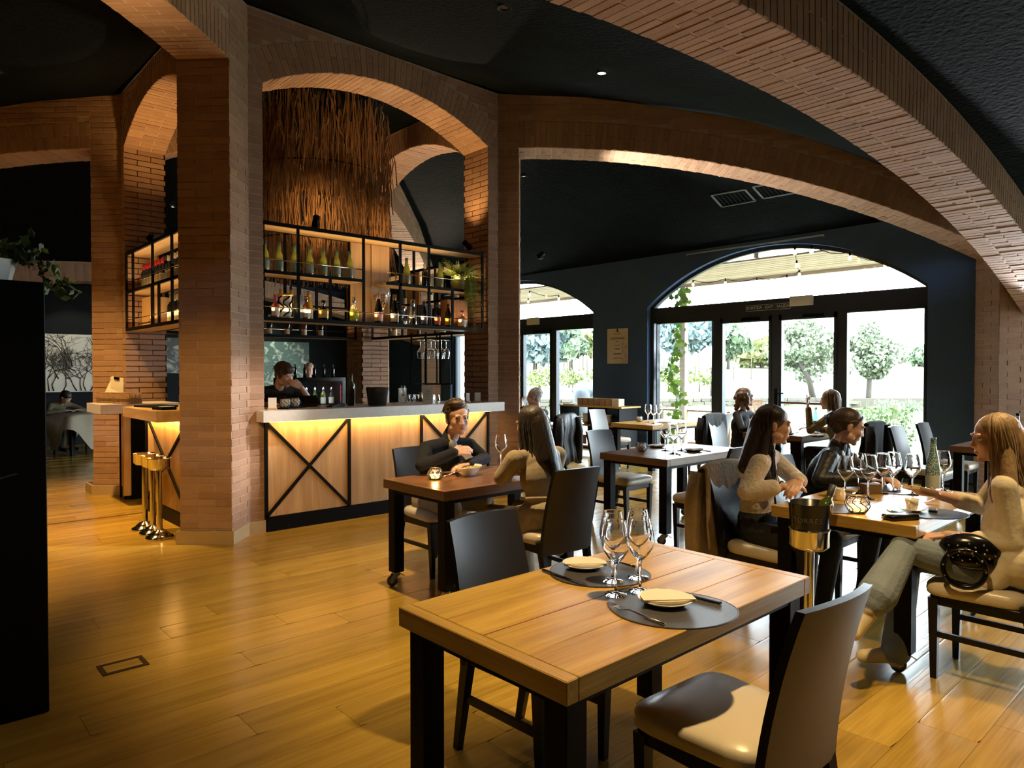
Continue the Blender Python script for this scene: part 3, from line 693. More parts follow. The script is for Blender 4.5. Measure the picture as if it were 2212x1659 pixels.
for k_, y in enumerate((8.05, 7.94, 7.83, 7.72, 7.61)):
    bottle('bordeaux', 'black', 'grey', 'white', (2.36, y, ZL), f'pale-capped wine bottle on the lower side shelf, {ORD[k_]} from the oak crate', 'pale-capped wine bottles on the lower side shelf', 1.0, (.02, .13))
for k in range(8):
    x = 3.05 + k * .26
    bottle('bordeaux', 'black' if k % 3 else 'amber', 'grey', 'white', (x, 9.55, ZL), f'bottle on the back shelf above the wine fridge, {ORD[k]} from the coffee machine end', 'bottles on the back shelf', .95, (.02, .1))
for k in range(7):
    bottle('burgundy', 'green', 'gold', 'white', (5.73, 7.1 + k * .3, ZU if k % 2 else ZL), f'green bottle on the shelf facing the garden doors, {ORD[k]} from the front pier', 'bottles on the garden-side shelf', .95)

# ---- other things on the shelves
t = thing('sculpture_box', 'black and white curved sculpture box with copper rims', 'box', (2.965, 6.55, ZL))
MB().lathe([(.001, 0), (.075, 0), (.078, .01), (.078, .02), (.001, .02)], 24).build('base_rim', C['gold'], t); MB().lathe([(.001, .22), (.075, .22), (.078, .23), (.078, .24), (.001, .24)], 24).build('top_rim', C['gold'], t)
MB().lathe([(.062, .02), (.062, .22)], 24).build('drum', 'white', t)
m2 = MB()
for k in range(7):
    a = k * .9; m2.tube([(.068 * math.cos(a + .5 * math.sin(j * .9 + k)), .068 * math.sin(a + .5 * math.sin(j * .9 + k)), .02 + j * .02) for j in range(11)], .008, 6)
m2.build('black_ribbons', 'black', t)
tag(MB().rbox(3.075, 3.125, 6.50, 6.60, ZL, ZL + .24, .002).build('gift_box', mat('grey_box', (.10, .11, .13), .5)), 'slim grey gift box between bottles on the lower shelf', 'box')
tag(MB().rbox(4.21, 4.29, 6.57, 6.64, ZL, ZL + .22, .002).build('gift_box', 'black'), 'slim black gift box behind the sparkling bottles', 'box')
tag(MB().rbox(4.62, 4.72, 6.56, 6.66, ZL, ZL + .25, .002).build('gift_box', mat('blue_box', (.02, .025, .06), .5)), 'dark blue gift box on the lower shelf', 'box')
tag(MB().rbox(4.80, 4.87, 6.58, 6.66, ZL, ZL + .22, .002).build('gift_box', 'blackgloss'), 'black gift box next to the dark blue one', 'box')
def crate(loc, w, d, h, lab, m_='crate'):
    t = thing('wooden_crate', lab, 'crate', loc)
    for y in (0, d - .012): MB().box(0, w, y, y + .012, 0, h).build('board', m_, t)
    for x in (0, w - .012): MB().box(x, x + .012, .012, d - .012, 0, h).build('board', m_, t)
    MB().box(.012, w - .012, .012, d - .012, 0, .012).build('board', m_, t); return t
crate((4.95, 6.56, ZL), .30, .14, .33, 'reddish wooden wine crate at the fern end of the lower shelf')
crate((2.26, 8.45, ZL), .26, .32, .32, 'pale oak wine crate on the lower side shelf', 'panel')
t = thing('giant_wine_glass', 'giant wine glass filled with corks before the wood tower', 'glass', (4.07, 6.60, ZL))
MB().lathe([(.075, 0), (.07, .006), (.012, .012), (.009, .02), (.009, .10), (.02, .12), (.06, .17), (.10, .26), (.108, .34), (.095, .42), (.078, .47)], 28).build('bowl', 'thin', t)
m2 = MB(); random.seed(3)
for k in range(42):
    z = .17 + .15 * random.random(); r = (.02 + (z - .15) * .45) * math.sqrt(random.random()); a = random.uniform(0, 6.3)
    c = Vector((r * math.cos(a), r * math.sin(a), z)); d = Vector((random.gauss(0, 1), random.gauss(0, 1), random.gauss(0, 1))).normalized() * .02
    m2.tube([c - d, c + d], .011, 7)
o = m2.build('corks', mat('cork', (.42, .26, .13), .9, var=.3, nscale=60), t); o['kind'] = 'stuff'
# trailing fern
def foliage_tube(m2, base, d, ln, lw, n=7, droop=.5, mi=0):
    p = Vector(base); v = Vector(d).normalized(); st = ln / n
    for k in range(n):
        q_ = p + v * st; side = v.cross(Vector((0, 0, 1)));
        side = side.normalized() if side.length > 1e-3 else Vector((1, 0, 0)); w = lw * (1 - k / n * .7)
        for sg in (-1, 1):
            tip = (p + q_) / 2 + side * (sg * w) + v * (w * .6); nrm = Vector((0, 0, w * .12))
            m2.add([p, (p + tip) / 2 + v * w * .30 + nrm, tip, (p + tip) / 2 - v * w * .30 + nrm], [(0, 1, 2, 3)], mi)
        p = q_; v = (v + Vector((0, 0, -droop * st * 4))).normalized()
t = thing('potted_fern', 'trailing fern in a pale round pot at the end of the upper bar shelf', 'plant', (5.10, 6.55, ZU))
MB().lathe([(.001, 0), (.05, 0), (.085, .04), (.095, .09), (.085, .14), (.07, .165), (.06, .15), (.001, .14)], 24).build('pot', mat('pale_pot', (.42, .43, .34), .4), t)
m2 = MB(); random.seed(5)
for k in range(90):
    a = random.uniform(0, 6.3); e_ = random.uniform(.05, 1.2)
    foliage_tube(m2, (.03 * math.cos(a), .03 * math.sin(a), .15), (math.cos(a) * .8 + .1, math.sin(a) * .6 - .15, e_), random.uniform(.14, .30), .05, 9, .6)
for k in range(60):
    x = random.uniform(-.02, .14); y0 = random.uniform(-.19, -.12); foliage_tube(m2, (x, y0, random.uniform(.0, .22)), (random.gauss(0, .2), -.15, -.9), random.uniform(.2, .55), .028, 12, .3)
m2.build('fronds', 'fern', t)
# spotlights on top of the shelves
def track_spot(loc, aim, lab):
    t = thing('spotlight', lab, 'spotlight', loc)
    MB().box(-.03, .03, -.02, .02, 0, .012).build('foot', 'black', t); MB().tube([(0, 0, .012), (0, 0, .06)], .006, 6).build('stem', 'black', t)
    d = Vector(aim).normalized(); c = Vector((0, 0, .09)); MB().tube([c - d * .06, c + d * .06, c + d * .06, c + d * .05], [.033, .033, .026, .024], 16).build('lamp_head', 'black', t); return t
track_spot((3.29, 6.55, 2.92), (.30, .2, 1), 'black spotlight on the shelf in front of the hanging twigs')
track_spot((5.24, 6.55, 2.92), (-1, -.1, .62), 'black spotlight on the shelf above the fern')
track_spot((2.30, 8.55, 2.92), (.5, .9, .55), 'black spotlight on top of the red wine shelf')
spot('twig_spot_light', (3.29, 6.58, 3.06), (3.8, 7.5, 3.25), 38, 62, (1, .60, .22), 1.0)
spot('twig_spot_light', (4.75, 6.58, 3.0), (4.35, 7.6, 3.2), 26, 60, (1, .60, .22), 1.0)
spot('arch_spot_light', (3.3, 6.60, 3.02), (3.4, 6.62, 4.5), 26, 88, (1, .64, .27), .9); spot('arch_spot_light', (4.25, 6.60, 3.02), (4.3, 6.62, 4.5), 24, 88, (1, .64, .27), .9)  # the middle beam has no fixture, added to even out the soffit light
spot('arch_spot_light', (5.15, 6.60, 3.05), (5.30, 6.64, 4.3), 24, 84, (1, .58, .2), .9)
spot('arch_spot_light', (2.40, 8.4, 3.05), (2.47, 8.7, 4.5), 40, 96, (1, .56, .18), .9)
spot('arch_spot_light', (5.6, 7.4, 3.05), (5.65, 8.4, 4.5), 36, 125, (1, .62, .28), .9)
spot('arch_spot_light', (3.6, 9.5, 3.05), (4.3, 9.5, 4.5), 22, 125, (1, .55, .2), .9)

# ---- hanging twigs
random.seed(11); m2 = MB()
for k in range(1900):
    a = random.uniform(0, 2 * PI); rr = .88 - .34 * (random.random() ** 1.6); z1 = random.choice((random.uniform(4.2, 4.78), random.uniform(4.3, 4.78), random.uniform(3.4, 4.2), random.uniform(3.0, 3.6))); ln = random.uniform(.5, 1.05); z0 = max(z1 - ln, 2.62 + .10 * random.random())
    x, y = CX + .02 + rr * math.cos(a), CY - .05 + rr * math.sin(a); n = 5; pts = []; tx, ty = random.gauss(0, .05), random.gauss(0, .05)
    for j in range(n):
        f = j / (n - 1); pts.append((x + tx * f + random.gauss(0, .012), y + ty * f + random.gauss(0, .012), z1 + (z0 - z1) * f))
    r0 = random.uniform(.004, .010); m2.tube(pts, [r0 * (1 - .6 * j / (n - 1)) for j in range(n)][::random.choice((1, -1))], 4, sm=False)
tw = m2.build('twig_canopy', 'twig'); tag(tw, 'big cylinder of hanging brown vine twigs above the bar', 'decoration', None, 'stuff')
m2 = MB()
for z in (3.05, 3.9, 4.7):
    m2.tube([(CX + .02 + .80 * math.cos(a * PI / 18), CY - .05 + .80 * math.sin(a * PI / 18), z) for a in range(37)], .008, 6)
for a in range(4): m2.tube([(CX + .8 * math.cos(a * PI / 2 + .4), CY + .8 * math.sin(a * PI / 2 + .4), 3.05), (CX + .8 * math.cos(a * PI / 2 + .4), CY + .8 * math.sin(a * PI / 2 + .4), 4.86)], .004, 5)
m2.build('hanging_frame', 'black', tw)
# ================================================================ FURNITURE
def caster(parent, x, y, turn):
    X = Matrix.Translation((x, y, 0)) @ Matrix.Rotation(turn, 4, 'Z')
    m2 = MB(); m2.tube([(0, 0, .085), (0, 0, .10)], .028, 10, X=X)
    for s in (-.019, .019): m2.add([(a, s + w, b) for w in (-.0015, .0015) for a, b in ((-.028, .088), (.028, .088), (.058, .045), (.035, .026))], [(0, 1, 2, 3), (7, 6, 5, 4), (0, 4, 5, 1), (1, 5, 6, 2), (2, 6, 7, 3), (3, 7, 4, 0)], 0, False, X)
    m2.add([(-.03, -.012, .078), (-.03, .012, .078), (-.055, .012, .06), (-.055, -.012, .06), (-.03, -.012, .084), (-.03, .012, .084), (-.058, .012, .066), (-.058, -.012, .066)], [(0, 1, 2, 3), (7, 6, 5, 4), (0, 4, 5, 1), (1, 5, 6, 2), (2, 6, 7, 3), (3, 7, 4, 0)], 0, False, X)
    fk = m2.build('caster_fork', 'zinc', parent)
    Y = X @ Matrix.Translation((.03, 0, .0385)) @ Matrix.Rotation(PI / 2, 4, 'X')
    MB().lathe([(.02, -.012), (.034, -.012), (.0385, -.007), (.0385, .007), (.034, .012), (.02, .012)], 20, X=Y).build('wheel', 'rubber', fk)
    MB().lathe([(.001, -.009), (.02, -.013), (.02, .013), (.001, .009)], 14, X=Y).build('hub', 'zinc', fk)
def table(x0, y0, label, kind='oak', L=1.30, Wd=.74, H=.75, th=.062, casters=(0, 1, 2, 3)):
    t = thing('dining_table', label, 'table', (x0, y0, 0), 0, 'oak dining tables on casters'); wy = kind + '_y'
    e_ = .045
    for a in (0, L - e_): MB().rbox(a, a + e_ - .001, 0, Wd, H - th, H, .003).build('end_board', wy, t)
    n = 4; w = Wd / n
    for k in range(n): MB().rbox(e_, L - e_, k * w + .0008, (k + 1) * w - .0008, H - th, H, .0022).build('plank', kind, t)
    MB().box(e_ + .004, L - e_ - .004, Wd / 2 - .0016, Wd / 2 + .0016, H - .02, H + .0003).build('seam_strip', 'seam', t)
    f = MB(); i = .03
    f.box(i, L - i, i, i + .02, H - th - .028, H - th); f.box(i, L - i, Wd - i - .02, Wd - i, H - th - .028, H - th); f.box(i, i + .02, i + .02, Wd - i - .02, H - th - .028, H - th); f.box(L - i - .02, L - i, i + .02, Wd - i - .02, H - th - .028, H - th)
    f.build('steel_frame', 'black', t)
    for q_, (x, y) in enumerate(((.065, .065), (L - .065, .065), (.065, Wd - .065), (L - .065, Wd - .065))):
        lg = MB().rbox(x - .04, x + .04, y - .04, y + .04, .10, H - th, .004).build('leg', 'black', t)
        caster(t, x, y, (2.4, .4, 2.9, -.5)[q_])
    return t
TABLES = dict(
    fg=table(1.225, 1.15, 'honey oak table set for two with grey leather placemats and four glasses', 'oak', 1.30, .735),
    man=table(2.62, 3.51, 'brown table where a man in navy sits with a glowing candle', 'walnut', 1.25, .71),
    right=table(3.72, 1.18, 'oak table crowded with wine glasses, water bottle and coffee cup', 'oak', 1.30, .74),
    mid=table(4.97, 3.50, 'brown table with unlit striped candle holder and three wine glasses', 'walnut', 1.30, .75),
    c1=table(8.0, 5.88, 'oak table in front of the garden door beside the grey leather chair', 'oak', 1.30, .75),
    c2=table(7.93, 3.72, 'table by the glass doors with two women and a blue water bottle', 'walnut', 1.30, .75),
    c3=table(8.05, 1.50, 'table in the dark corner behind the blonde guest', 'walnut', 1.25, .75))
TABLES['c4'] = table(6.15, 6.95, 'table of the grey-haired man beside the brick pier', 'walnut', 1.30, .75)

CH = {}
def chair(loc, rz, label, back='chairback', seat='seat'):
    key = (back, seat)
    if key not in CH:
        ms = {}
        nx, nz, th = 8, 9, .026; vs = []; fs = []
        def bp(u, w, s):                      # u across -1..1, w up 0..1
            z = .36 + .54 * w; y = -.195 - .035 * w - .075 * w * w; hw = .205 - .018 * w; cv = .028 * (1 - u * u) * (.3 + .7 * w)
            return (u * hw, y - cv - s * th, z + .006 * (1 - u * u) * (w > .99))
        for s in (0, 1):
            for j in range(nz + 1):
                for i in range(nx + 1): vs.append(bp(2 * i / nx - 1, j / nz, s))
        k = (nx + 1) * (nz + 1)
        for j in range(nz):
            for i in range(nx):
                a = j * (nx + 1) + i; fs.append((a + 1, a, a + nx + 1, a + nx + 2)); fs.append((k + a, k + a + 1, k + a + nx + 2, k + a + nx + 1))
        m_back = MB().add(vs, fs, 0, True)
        rim = []
        for i in range(nx):
            rim.append((i, i + 1, k + i + 1, k + i)); a = nz * (nx + 1) + i; rim.append((a + 1, a, k + a, k + a + 1))
        for j in range(nz):
            a = j * (nx + 1); rim.append((a + nx + 1, a, k + a, k + a + nx + 1)); a += nx; rim.append((a, a + nx + 1, k + a + nx + 1, k + a))
        m_rim = MB().add(vs, rim, 0, False)
        ms['backrest'] = (m_back, back); ms['backrest_edge'] = (m_rim, 'chair')
        sb = MB(); n = 14; pl = []
        def outline(sc, n=40):
            out = []
            for i in range(n):
                a = 2 * PI * i / n; c, s = math.cos(a), math.sin(a); e_ = .32
                x = math.copysign(abs(c) ** e_, c); y = math.copysign(abs(s) ** e_, s)
                out.append((x * (.215 + .015 * y) * sc, .018 + y * .212 * sc))
            return out
        ov, of = [], []
        lay = [(.95, .415), (.99, .425), (1.0, .445), (.985, .465), (.93, .478), (.7, .486), (.35, .489), (.05, .490)]
        for sc, z in lay: ov += [(x, y, z - .006 * max(0, y)) for x, y in outline(sc)]
        for l in range(len(lay) - 1):
            for i in range(40): of.append((l * 40 + i, l * 40 + (i + 1) % 40, (l + 1) * 40 + (i + 1) % 40, (l + 1) * 40 + i))
        of.append(tuple(range(39, -1, -1))); of.append(tuple((len(lay) - 1) * 40 + i for i in range(40)))
        ms['seat_cushion'] = (MB().add(ov, of, 0, True), seat)
        fr = MB(); fr.rbox(-.195, .195, -.185, .20, .365, .415, .004); ms['seat_frame'] = (fr, 'chair')
        legs = []
        for s in (-1, 1):
            legs.append(MB().bar((s * .175, .185, 0), (s * .185, .185, .40), .028, .028, w2=.044, h2=.044))
            legs.append(MB().bar((s * .175, -.27, 0), (s * .185, -.185, .44), .028, .03, w2=.04, h2=.05))
        st = [MB().bar((s * .178, .175, .22), (s * .178, -.215, .22), .018, .028) for s in (-1, 1)]
        CH[key] = ([(n_, m_.mesh(n_, mt)) for n_, (m_, mt) in ms.items()] + [('leg', m_.mesh('leg', 'chair')) for m_ in legs] + [('stretcher', m_.mesh('stretcher', 'chair')) for m_ in st])
    t = thing('dining_chair', label, 'chair', (*loc, 0), rz, 'dark dining chairs with padded seats')
    for n_, me in CH[key]: ob(n_, me, t)
    return t
chair((1.90, 1.105), math.radians(-3), 'espresso chair, cream seat, back painted warm-lit brown, pulled up to the honey oak table', 'warmlitback')
chair((1.885, 1.925), PI + .04, 'black chair tucked under the honey oak table opposite the cream-seated one')
chair((3.14, 4.30), PI, 'dark chair of the man in navy')
chair((3.24, 3.24), -.10, 'dark chair with tall back behind the woman in beige')
chair((5.45, 4.36), PI, 'empty dark chair with cream seat behind the striped candle holder')
chair((5.12, 3.20), 0, 'empty dark chair partly hidden by the beige jacket')
chair((3.97, 2.06), PI, 'dark chair with a beige jacket hung on its back')
chair((4.74, 2.08), PI, 'dark chair of the woman in black leather')
chair((4.00, .94), 0, 'dark chair of the blonde woman with the studded bag')
chair((8.45, 6.98), PI, 'grey-backed chair beside the bread trolley at the garden-door table', 'greyback')
chair((8.95, 5.62), .15, 'grey leather high-backed chair before the garden door', 'greyback')
chair((8.30, 4.78), PI, 'chair with black coat of the curly-haired woman')
chair((8.40, 3.42), 0, 'chair with black coat of the woman holding her phone')
chair((8.28, 2.52), PI, 'empty black chair standing before the tall window pane')
chair((9.05, 2.50), PI, 'empty black chair by the dark wall corner')
chair((6.62, 6.62), .25, 'chair with black puffer coat of the grey-haired man')

# ================================================================ TABLEWARE
GLP = [(.036, 0), (.034, .003), (.012, .006), (.0045, .012), (.0038, .03), (.0038, .088), (.007, .098), (.024, .115), (.040, .140), (.0445, .160), (.043, .18), (.036, .215), (.031, .235)]
GM = {}
def wine_glass(loc, label, group=None, sc=1.0, water=False):
    if 'g' not in GM:
        GM['g'] = MB().lathe([(r, z) for r, z in GLP[6:-1]] + [(.0318, .232), (.0312, .2343), (.0310, .2349), (.0307, .2352), (.0304, .2350), (.0302, .2343), (.0307, .232)] + [(r - .0011, z) for r, z in GLP[-2:7:-1]] + [(.004, .1015), (.0005, .100)], 32).mesh('bowl', 'glass')
        GM['s'] = MB().lathe([(.0005, 0), *GLP[:7], (.0005, .099)], 24).mesh('stem', 'glass')
        GM['w'] = MB().lathe([(.001, .1005), (.0085, .101), (.024, .1165), (.036, .134), (.001, .134)], 24).mesh('water', thin_glass('water', (.9, .93, .97), .1, .6))
    t = thing('wine_glass', label, 'wine glass', loc, 0, group); t.scale = (sc,) * 3
    ob('bowl', GM['g'], t); ob('stem', GM['s'], t)
    if water: ob('water', GM['w'], t)
    return t
def tp(x, y, z=.75): return at(x, y, 2, z)
for (x, y), nm in zip(((1330, 1284), (1383, 1276), (1323, 1254), (1378, 1247)), ('standing on the corner of the near fork placemat', 'tucked behind the cream plate of the fork placemat', 'standing beside the plate with the knife across the mat', 'standing beyond the other glasses near the dark fork')):
    p = tp(x, y, .754); wine_glass(p, 'empty stemmed wine glass ' + nm, 'four glasses on the honey oak table', 1.06)
def placemat(c, L, Wd, rz, label, z=.75):
    n = 48; pl = []
    for i in range(n):
        a = 2 * PI * i / n; r = 1 + .10 * math.cos(a) - .05 * math.cos(2 * a) + .05 * math.sin(3 * a) * .6
        pl.append((L / 2 * math.cos(a) * r, Wd / 2 * math.sin(a) * r))
    t = thing('placemat', label, 'placemat', (c[0], c[1], z), rz); m2 = MB(); m2.prism(pl, 0, .0032); m2.build('mat_body', 'mat_leather', t)
    m2 = MB(); m2.tube([(x * .985, y * .985, .0032) for x, y in pl + pl[:1]], .0006, 4); m2.build('stitched_edge', 'black', t); return t
PL = None
def plate(c, z, label, m_='china', nap=True, sc=1.0, rz=0):
    t = thing('side_plate', label, 'plate', (c[0], c[1], z), rz); t.scale = (sc,) * 3
    MB().lathe([(.001, .002), (.05, .002), (.052, 0), (.055, .001), (.080, .013), (.0845, .0155), (.0835, .0175), (.078, .016), (.052, .006), (.001, .006)], 36).build('plate_body', m_, t)
    if nap:
        n = thing('napkin', 'folded cream napkin on ' + label.replace(' with napkin', ''), 'napkin', (c[0], c[1], z + .0075 * sc), rz); m2 = MB(); k = 12; vs = []
        pts = []
        for i in range(k + 1):
            a = PI * i / k; pts.append((.078 * math.cos(a), -.012 + .072 * math.sin(a) ** .8))
        pts += [(-.082, -.045), (-.03, -.058), (.03, -.058), (.082, -.045)]
        for zz in (0.008, .0115): m2.prism([(x * (1 - (zz - .008) * 6), y) for x, y in pts], zz, zz + .0032)
        m2.box(-.080, .080, -.050, -.006, .0148, .0178); m2.build('napkin_fold', 'linen', n); n.scale = (sc,) * 3
    return t
def cutlery(kind, a, b, z, label, m_):
    a, b = Vector((a[0], a[1], 0)), Vector((b[0], b[1], 0)); L = (b - a).length; rz = math.atan2((b - a).y, (b - a).x)
    t = thing('table_' + kind, label, kind, (a.x, a.y, z), rz)        # a = handle end, b = tip
    if kind == 'knife':
        MB().rbox(0, L * .52, -.0065, .0065, .0005, .008, .002).build('handle', m_, t)
        MB().prism([(L * .52, -.005), (L * .56, -.008), (L * .93, -.009), (L, .004), (L * .96, .007), (L * .52, .006)], .002, .0036).build('blade', m_, t)
    elif kind == 'fork':
        m2 = MB(); m2.tube([(0, 0, .004), (L * .3, 0, .006), (L * .6, 0, .009), (L * .68, 0, .006)], [.0048, .004, .0026, .003], 8); m2.build('handle', m_, t)
        m2 = MB(); m2.prism([(L * .67, -.003), (L * .71, -.010), (L * .80, -.0115), (L * .80, .0115), (L * .71, .010), (L * .67, .003)], .004, .0056); h = m2.build('neck', m_, t)
        for q_ in (-.0095, -.0032, .0032, .0095): MB().tube([(L * .79, q_, .0046), (L * .9, q_, .005), (L, q_, .0075)], [.0016, .0014, .0008], 5).build('tine', m_, t)
    else:
        MB().tube([(0, 0, .004), (L * .5, 0, .007), (L * .8, 0, .004)], [.004, .003, .0025], 8).build('handle', m_, t); MB().ell((L * .88, 0, .005), (L * .13, .014, .003)).build('spoon_bowl', m_, t)
    return t
c1, c2 = tp(1282, 1237), tp(1435, 1313)
placemat(c1, .40, .33, math.radians(-72), 'grey leather placemat with dark knife beside the empty black chair')
placemat(c2, .43, .34, math.radians(-60), 'grey leather placemat with bright fork before the cream-seated chair')
pz = .7534
plate(tp(1262, 1226), pz, 'white plate with napkin before the black chair', sc=1.0, rz=math.radians(-40)); plate(tp(1437, 1304), pz, 'white plate with napkin before the cream-seated chair', sc=1.06, rz=math.radians(-38))
a, b = tp(1436, 1352, pz), tp(1313, 1306, pz); cutlery('fork', a, b, pz, 'bright steel fork on the placemat before the cream-seated chair', 'cutlery2')
a, b = tp(1558, 1306, pz), tp(1425, 1272, pz); cutlery('knife', a, b, pz, 'dark steel knife behind the plate before the cream-seated chair', 'cutlery')
a, b = tp(1172, 1233, pz), tp(1268, 1266, pz); cutlery('knife', a, b, pz, 'dark steel knife on the placemat before the black chair', 'cutlery')
a, b = tp(1372, 1226, pz), tp(1318, 1216, pz); cutlery('fork', a, b, pz, 'dark fork behind the glasses before the black chair', 'cutlery')
# candle holders
def candle(loc, label, lit=True, sc=1.0, cup=None):
    t = thing('candle_holder', label, 'candle holder', loc, random.random()); t.scale = (sc,) * 3
    MB().lathe([(.001, .006), (.036, .006), (.042, .03), (.043, .05), (.040, .075), (.038, .075), (.0405, .05), (.039, .03), (.034, .010), (.001, .010)], 24).build('glass_cup', 'thin' if lit else (cup or 'white'), t)
    MB().lathe([(.001, .011), (.030, .011), (.034, .03), (.034, .036), (.001, .036)], 20).build('candle_wax', 'candle' if lit else 'wax', t)
    if lit: MB().ell((0, 0, .047), (.004, .004, .010), 8, 6).build('flame', 'flame', t)
    m2 = MB()
    for k in range(9):
        a0 = 2 * PI * k / 9; pts = []
        for j in range(9):
            f = j / 8; r = .034 + .021 * math.sin(PI * min(1, f * 1.02)) ; aa = a0 + .38 * math.sin(f * 2 * PI); pts.append((r * math.cos(aa), r * math.sin(aa), .003 + .078 * f))
        m2.tube(pts, .0026, 6)
    for r, z in ((.034, .003), (.034, .081)): m2.tube([(r * math.cos(q_ * PI / 12), r * math.sin(q_ * PI / 12), z) for q_ in range(25)], .003, 6)
    m2.build('wire_cage', 'wire', t)
    if lit:
        l = bpy.data.lights.new('candle_light', 'POINT'); l.energy = .9; l.color = (1, .5, .15); l.shadow_soft_size = .015
        o = bpy.data.objects.new('candle_light', l); COL.objects.link(o); o.parent = t; o.location = (0, 0, .058)
    return t
candle(tp(940, 1036), 'lit candle in a black wire cage on the table of the man in navy')
candle(tp(1852, 1108), 'lit candle in a black wire cage among the crowded wine glasses', True, 1.12)
candle(tp(1386, 975), 'white candle holder with black wavy stripes on the brown table', False)
candle(tp(1381, 911), 'small striped candle holder on the garden-door table', False)
# dish of pasta
t = thing('serving_bowl', 'white wavy oval bowl of pasta before the man in navy', 'bowl', tp(1012, 1026), .5)
Sx = Matrix.Diagonal((1.25, .85, 1, 1))
MB().lathe([(.001, .004), (.05, .0), (.055, .002), (.085, .03), (.105, .062), (.109, .064), (.107, .066), (.082, .035), (.05, .008), (.001, .008)], 36, X=Sx).build('bowl_body', 'china', t)
m2 = MB(); random.seed(4)
for k in range(70):
    a = random.uniform(0, 6.3); r = .085 * math.sqrt(random.random()); c = Vector((r * 1.2 * math.cos(a), r * .8 * math.sin(a), .042 + .012 * random.random())); pts = [c + Vector((.02 * math.cos(a + j), .02 * math.sin(a + j * 1.3), .004 * math.sin(j * 2))) for j in range(5)]; m2.tube(pts, .0028, 5)
o = m2.build('pasta', mat('pasta', (.62, .45, .18), .5), t); o['kind'] = 'stuff'
a, b = tp(958, 1028, .80), tp(1003, 1012, .80); cutlery('spoon', a, b, .79, 'serving spoon resting on the pasta bowl', 'cutlery2')
wine_glass(tp(1082, 1009), 'wine glass half hidden by the woman in beige', None, 1.1)
# crowded table
for (x, y), w, nm in zip(((1826, 1076), (1855, 1066), (1876, 1078), (1907, 1066), (1930, 1063), (1971, 1069), (2036, 1058)), (0, 0, 1, 0, 0, 0, 0),
                      ('nearest the woman in white knit', 'before the woman in black leather', 'half full of water behind the lit candle', 'behind the brown box', 'between the brown box and the coffee cup', 'standing behind the white coffee cup', 'on the far side of the blue water bottle')):
    wine_glass(tp(x, y), 'wine glass ' + nm + ' on the crowded table', 'glasses on the crowded table', 1.12 if w else 1.06, bool(w))
t = thing('water_bottle', 'pale blue speckled glass water bottle on the crowded table', 'bottle', tp(2015, 1062))
spk = bpy.data.materials.new('speckled_glass'); spk.use_nodes = True; nt = spk.node_tree; pb = nt.nodes['Principled BSDF']; vo = _n(nt, 'ShaderNodeTexVoronoi'); vo.inputs['Scale'].default_value = 150
rp = _n(nt, 'ShaderNodeValToRGB'); rp.color_ramp.elements[0].position = .35; rp.color_ramp.elements[0].color = (.62, .74, .76, 1); rp.color_ramp.elements[1].position = .5; rp.color_ramp.elements[1].color = (.08, .19, .22, 1)
tcn = _n(nt, 'ShaderNodeTexCoord'); nt.links.new(tcn.outputs['Object'], vo.inputs[0]); nt.links.new(vo.outputs['Distance'], rp.inputs[0]); nt.links.new(rp.outputs[0], pb.inputs['Base Color']); pb.inputs['Roughness'].default_value = .1
MB().lathe([(.0415, .105), (.040, .14), (.033, .20), (.022, .255), (.0165, .29), (.015, .325), (.017, .328), (.017, .34), (.012, .34)], 24).build('bottle_body', spk, t)
MB().lathe([(.001, 0), (.036, 0), (.0405, .006), (.0415, .03)], 24).build('glass_foot', 'thin', t); MB().lathe([(.0415, .03), (.0415, .105)], 24).build('paper_label', mat('bottle_label', (.42, .50, .47), .6), t)
t = thing('coffee_cup', 'white coffee cup on a saucer on the crowded table', 'cup', tp(1970, 1104))
MB().lathe([(.001, .003), (.03, .0), (.034, .002), (.066, .014), (.064, .016), (.03, .006), (.001, .006)], 28).build('saucer', 'china', t)
MB().lathe([(.001, .008), (.022, .007), (.024, .012), (.030, .04), (.0365, .066), (.035, .066), (.028, .04), (.02, .014), (.001, .012)], 24).build('cup_body', 'china', t)
MB().tube([(-.031 - .02 * math.sin(q_ * PI / 6), 0, .056 - .036 * q_ / 6) for q_ in range(7)], .0035, 7).build('cup_handle', 'china', t)
t = thing('leather_case', 'black zipped leather case at the table corner by the blonde woman', 'case', tp(1945, 1122), -.5); MB().rbox(-.085, .085, -.04, .04, 0, .028, .010, 3, sm=True).build('case_body', 'blackgloss', t); MB().tube([(-.085, 0, .028), (-.10, 0, .02), (-.105, .01, .012)], .004, 6).build('zip_pull', 'steel', t)
tag(MB().rbox(-.043, .043, -.027, .027, 0, .012, .002).build('card_pack', mat('blue_pack', (.10, .16, .22), .4), None, tp(1947, 1108) + Vector((0, 0, .0)), -.5), 'small blue pack lying beside the black leather case', 'pack')
placemat(tp(1995, 1108), .40, .30, -1.1, 'grey placemat under the coffee cup')
placemat(tp(1930, 1060), .38, .28, -1.0, 'grey placemat under the glasses of the woman in black leather')
placemat(tp(1790, 1098), .36, .28, -1.0, 'grey placemat before the woman in white knit')
tag(MB().rbox(-.055, .055, -.035, .035, 0, .062, .003).build('napkin_box', mat('brown_card', (.16, .10, .055), .7), None, tp(1880, 1066), -.6), 'brown card box among the wine glasses', 'box')
t = thing('milk_jug', 'small white milk jug next to the wine bucket', 'jug', tp(1815, 1081)); MB().lathe([(.001, 0), (.022, 0), (.027, .01), (.028, .045), (.022, .06), (.026, .07), (.023, .07), (.018, .058), (.024, .04), (.001, .01)], 20).build('jug_body', 'china', t); MB().tube([(.024, 0, .055), (.042, 0, .05), (.042, 0, .025), (.026, 0, .02)], .003, 6).build('jug_handle', 'china', t)
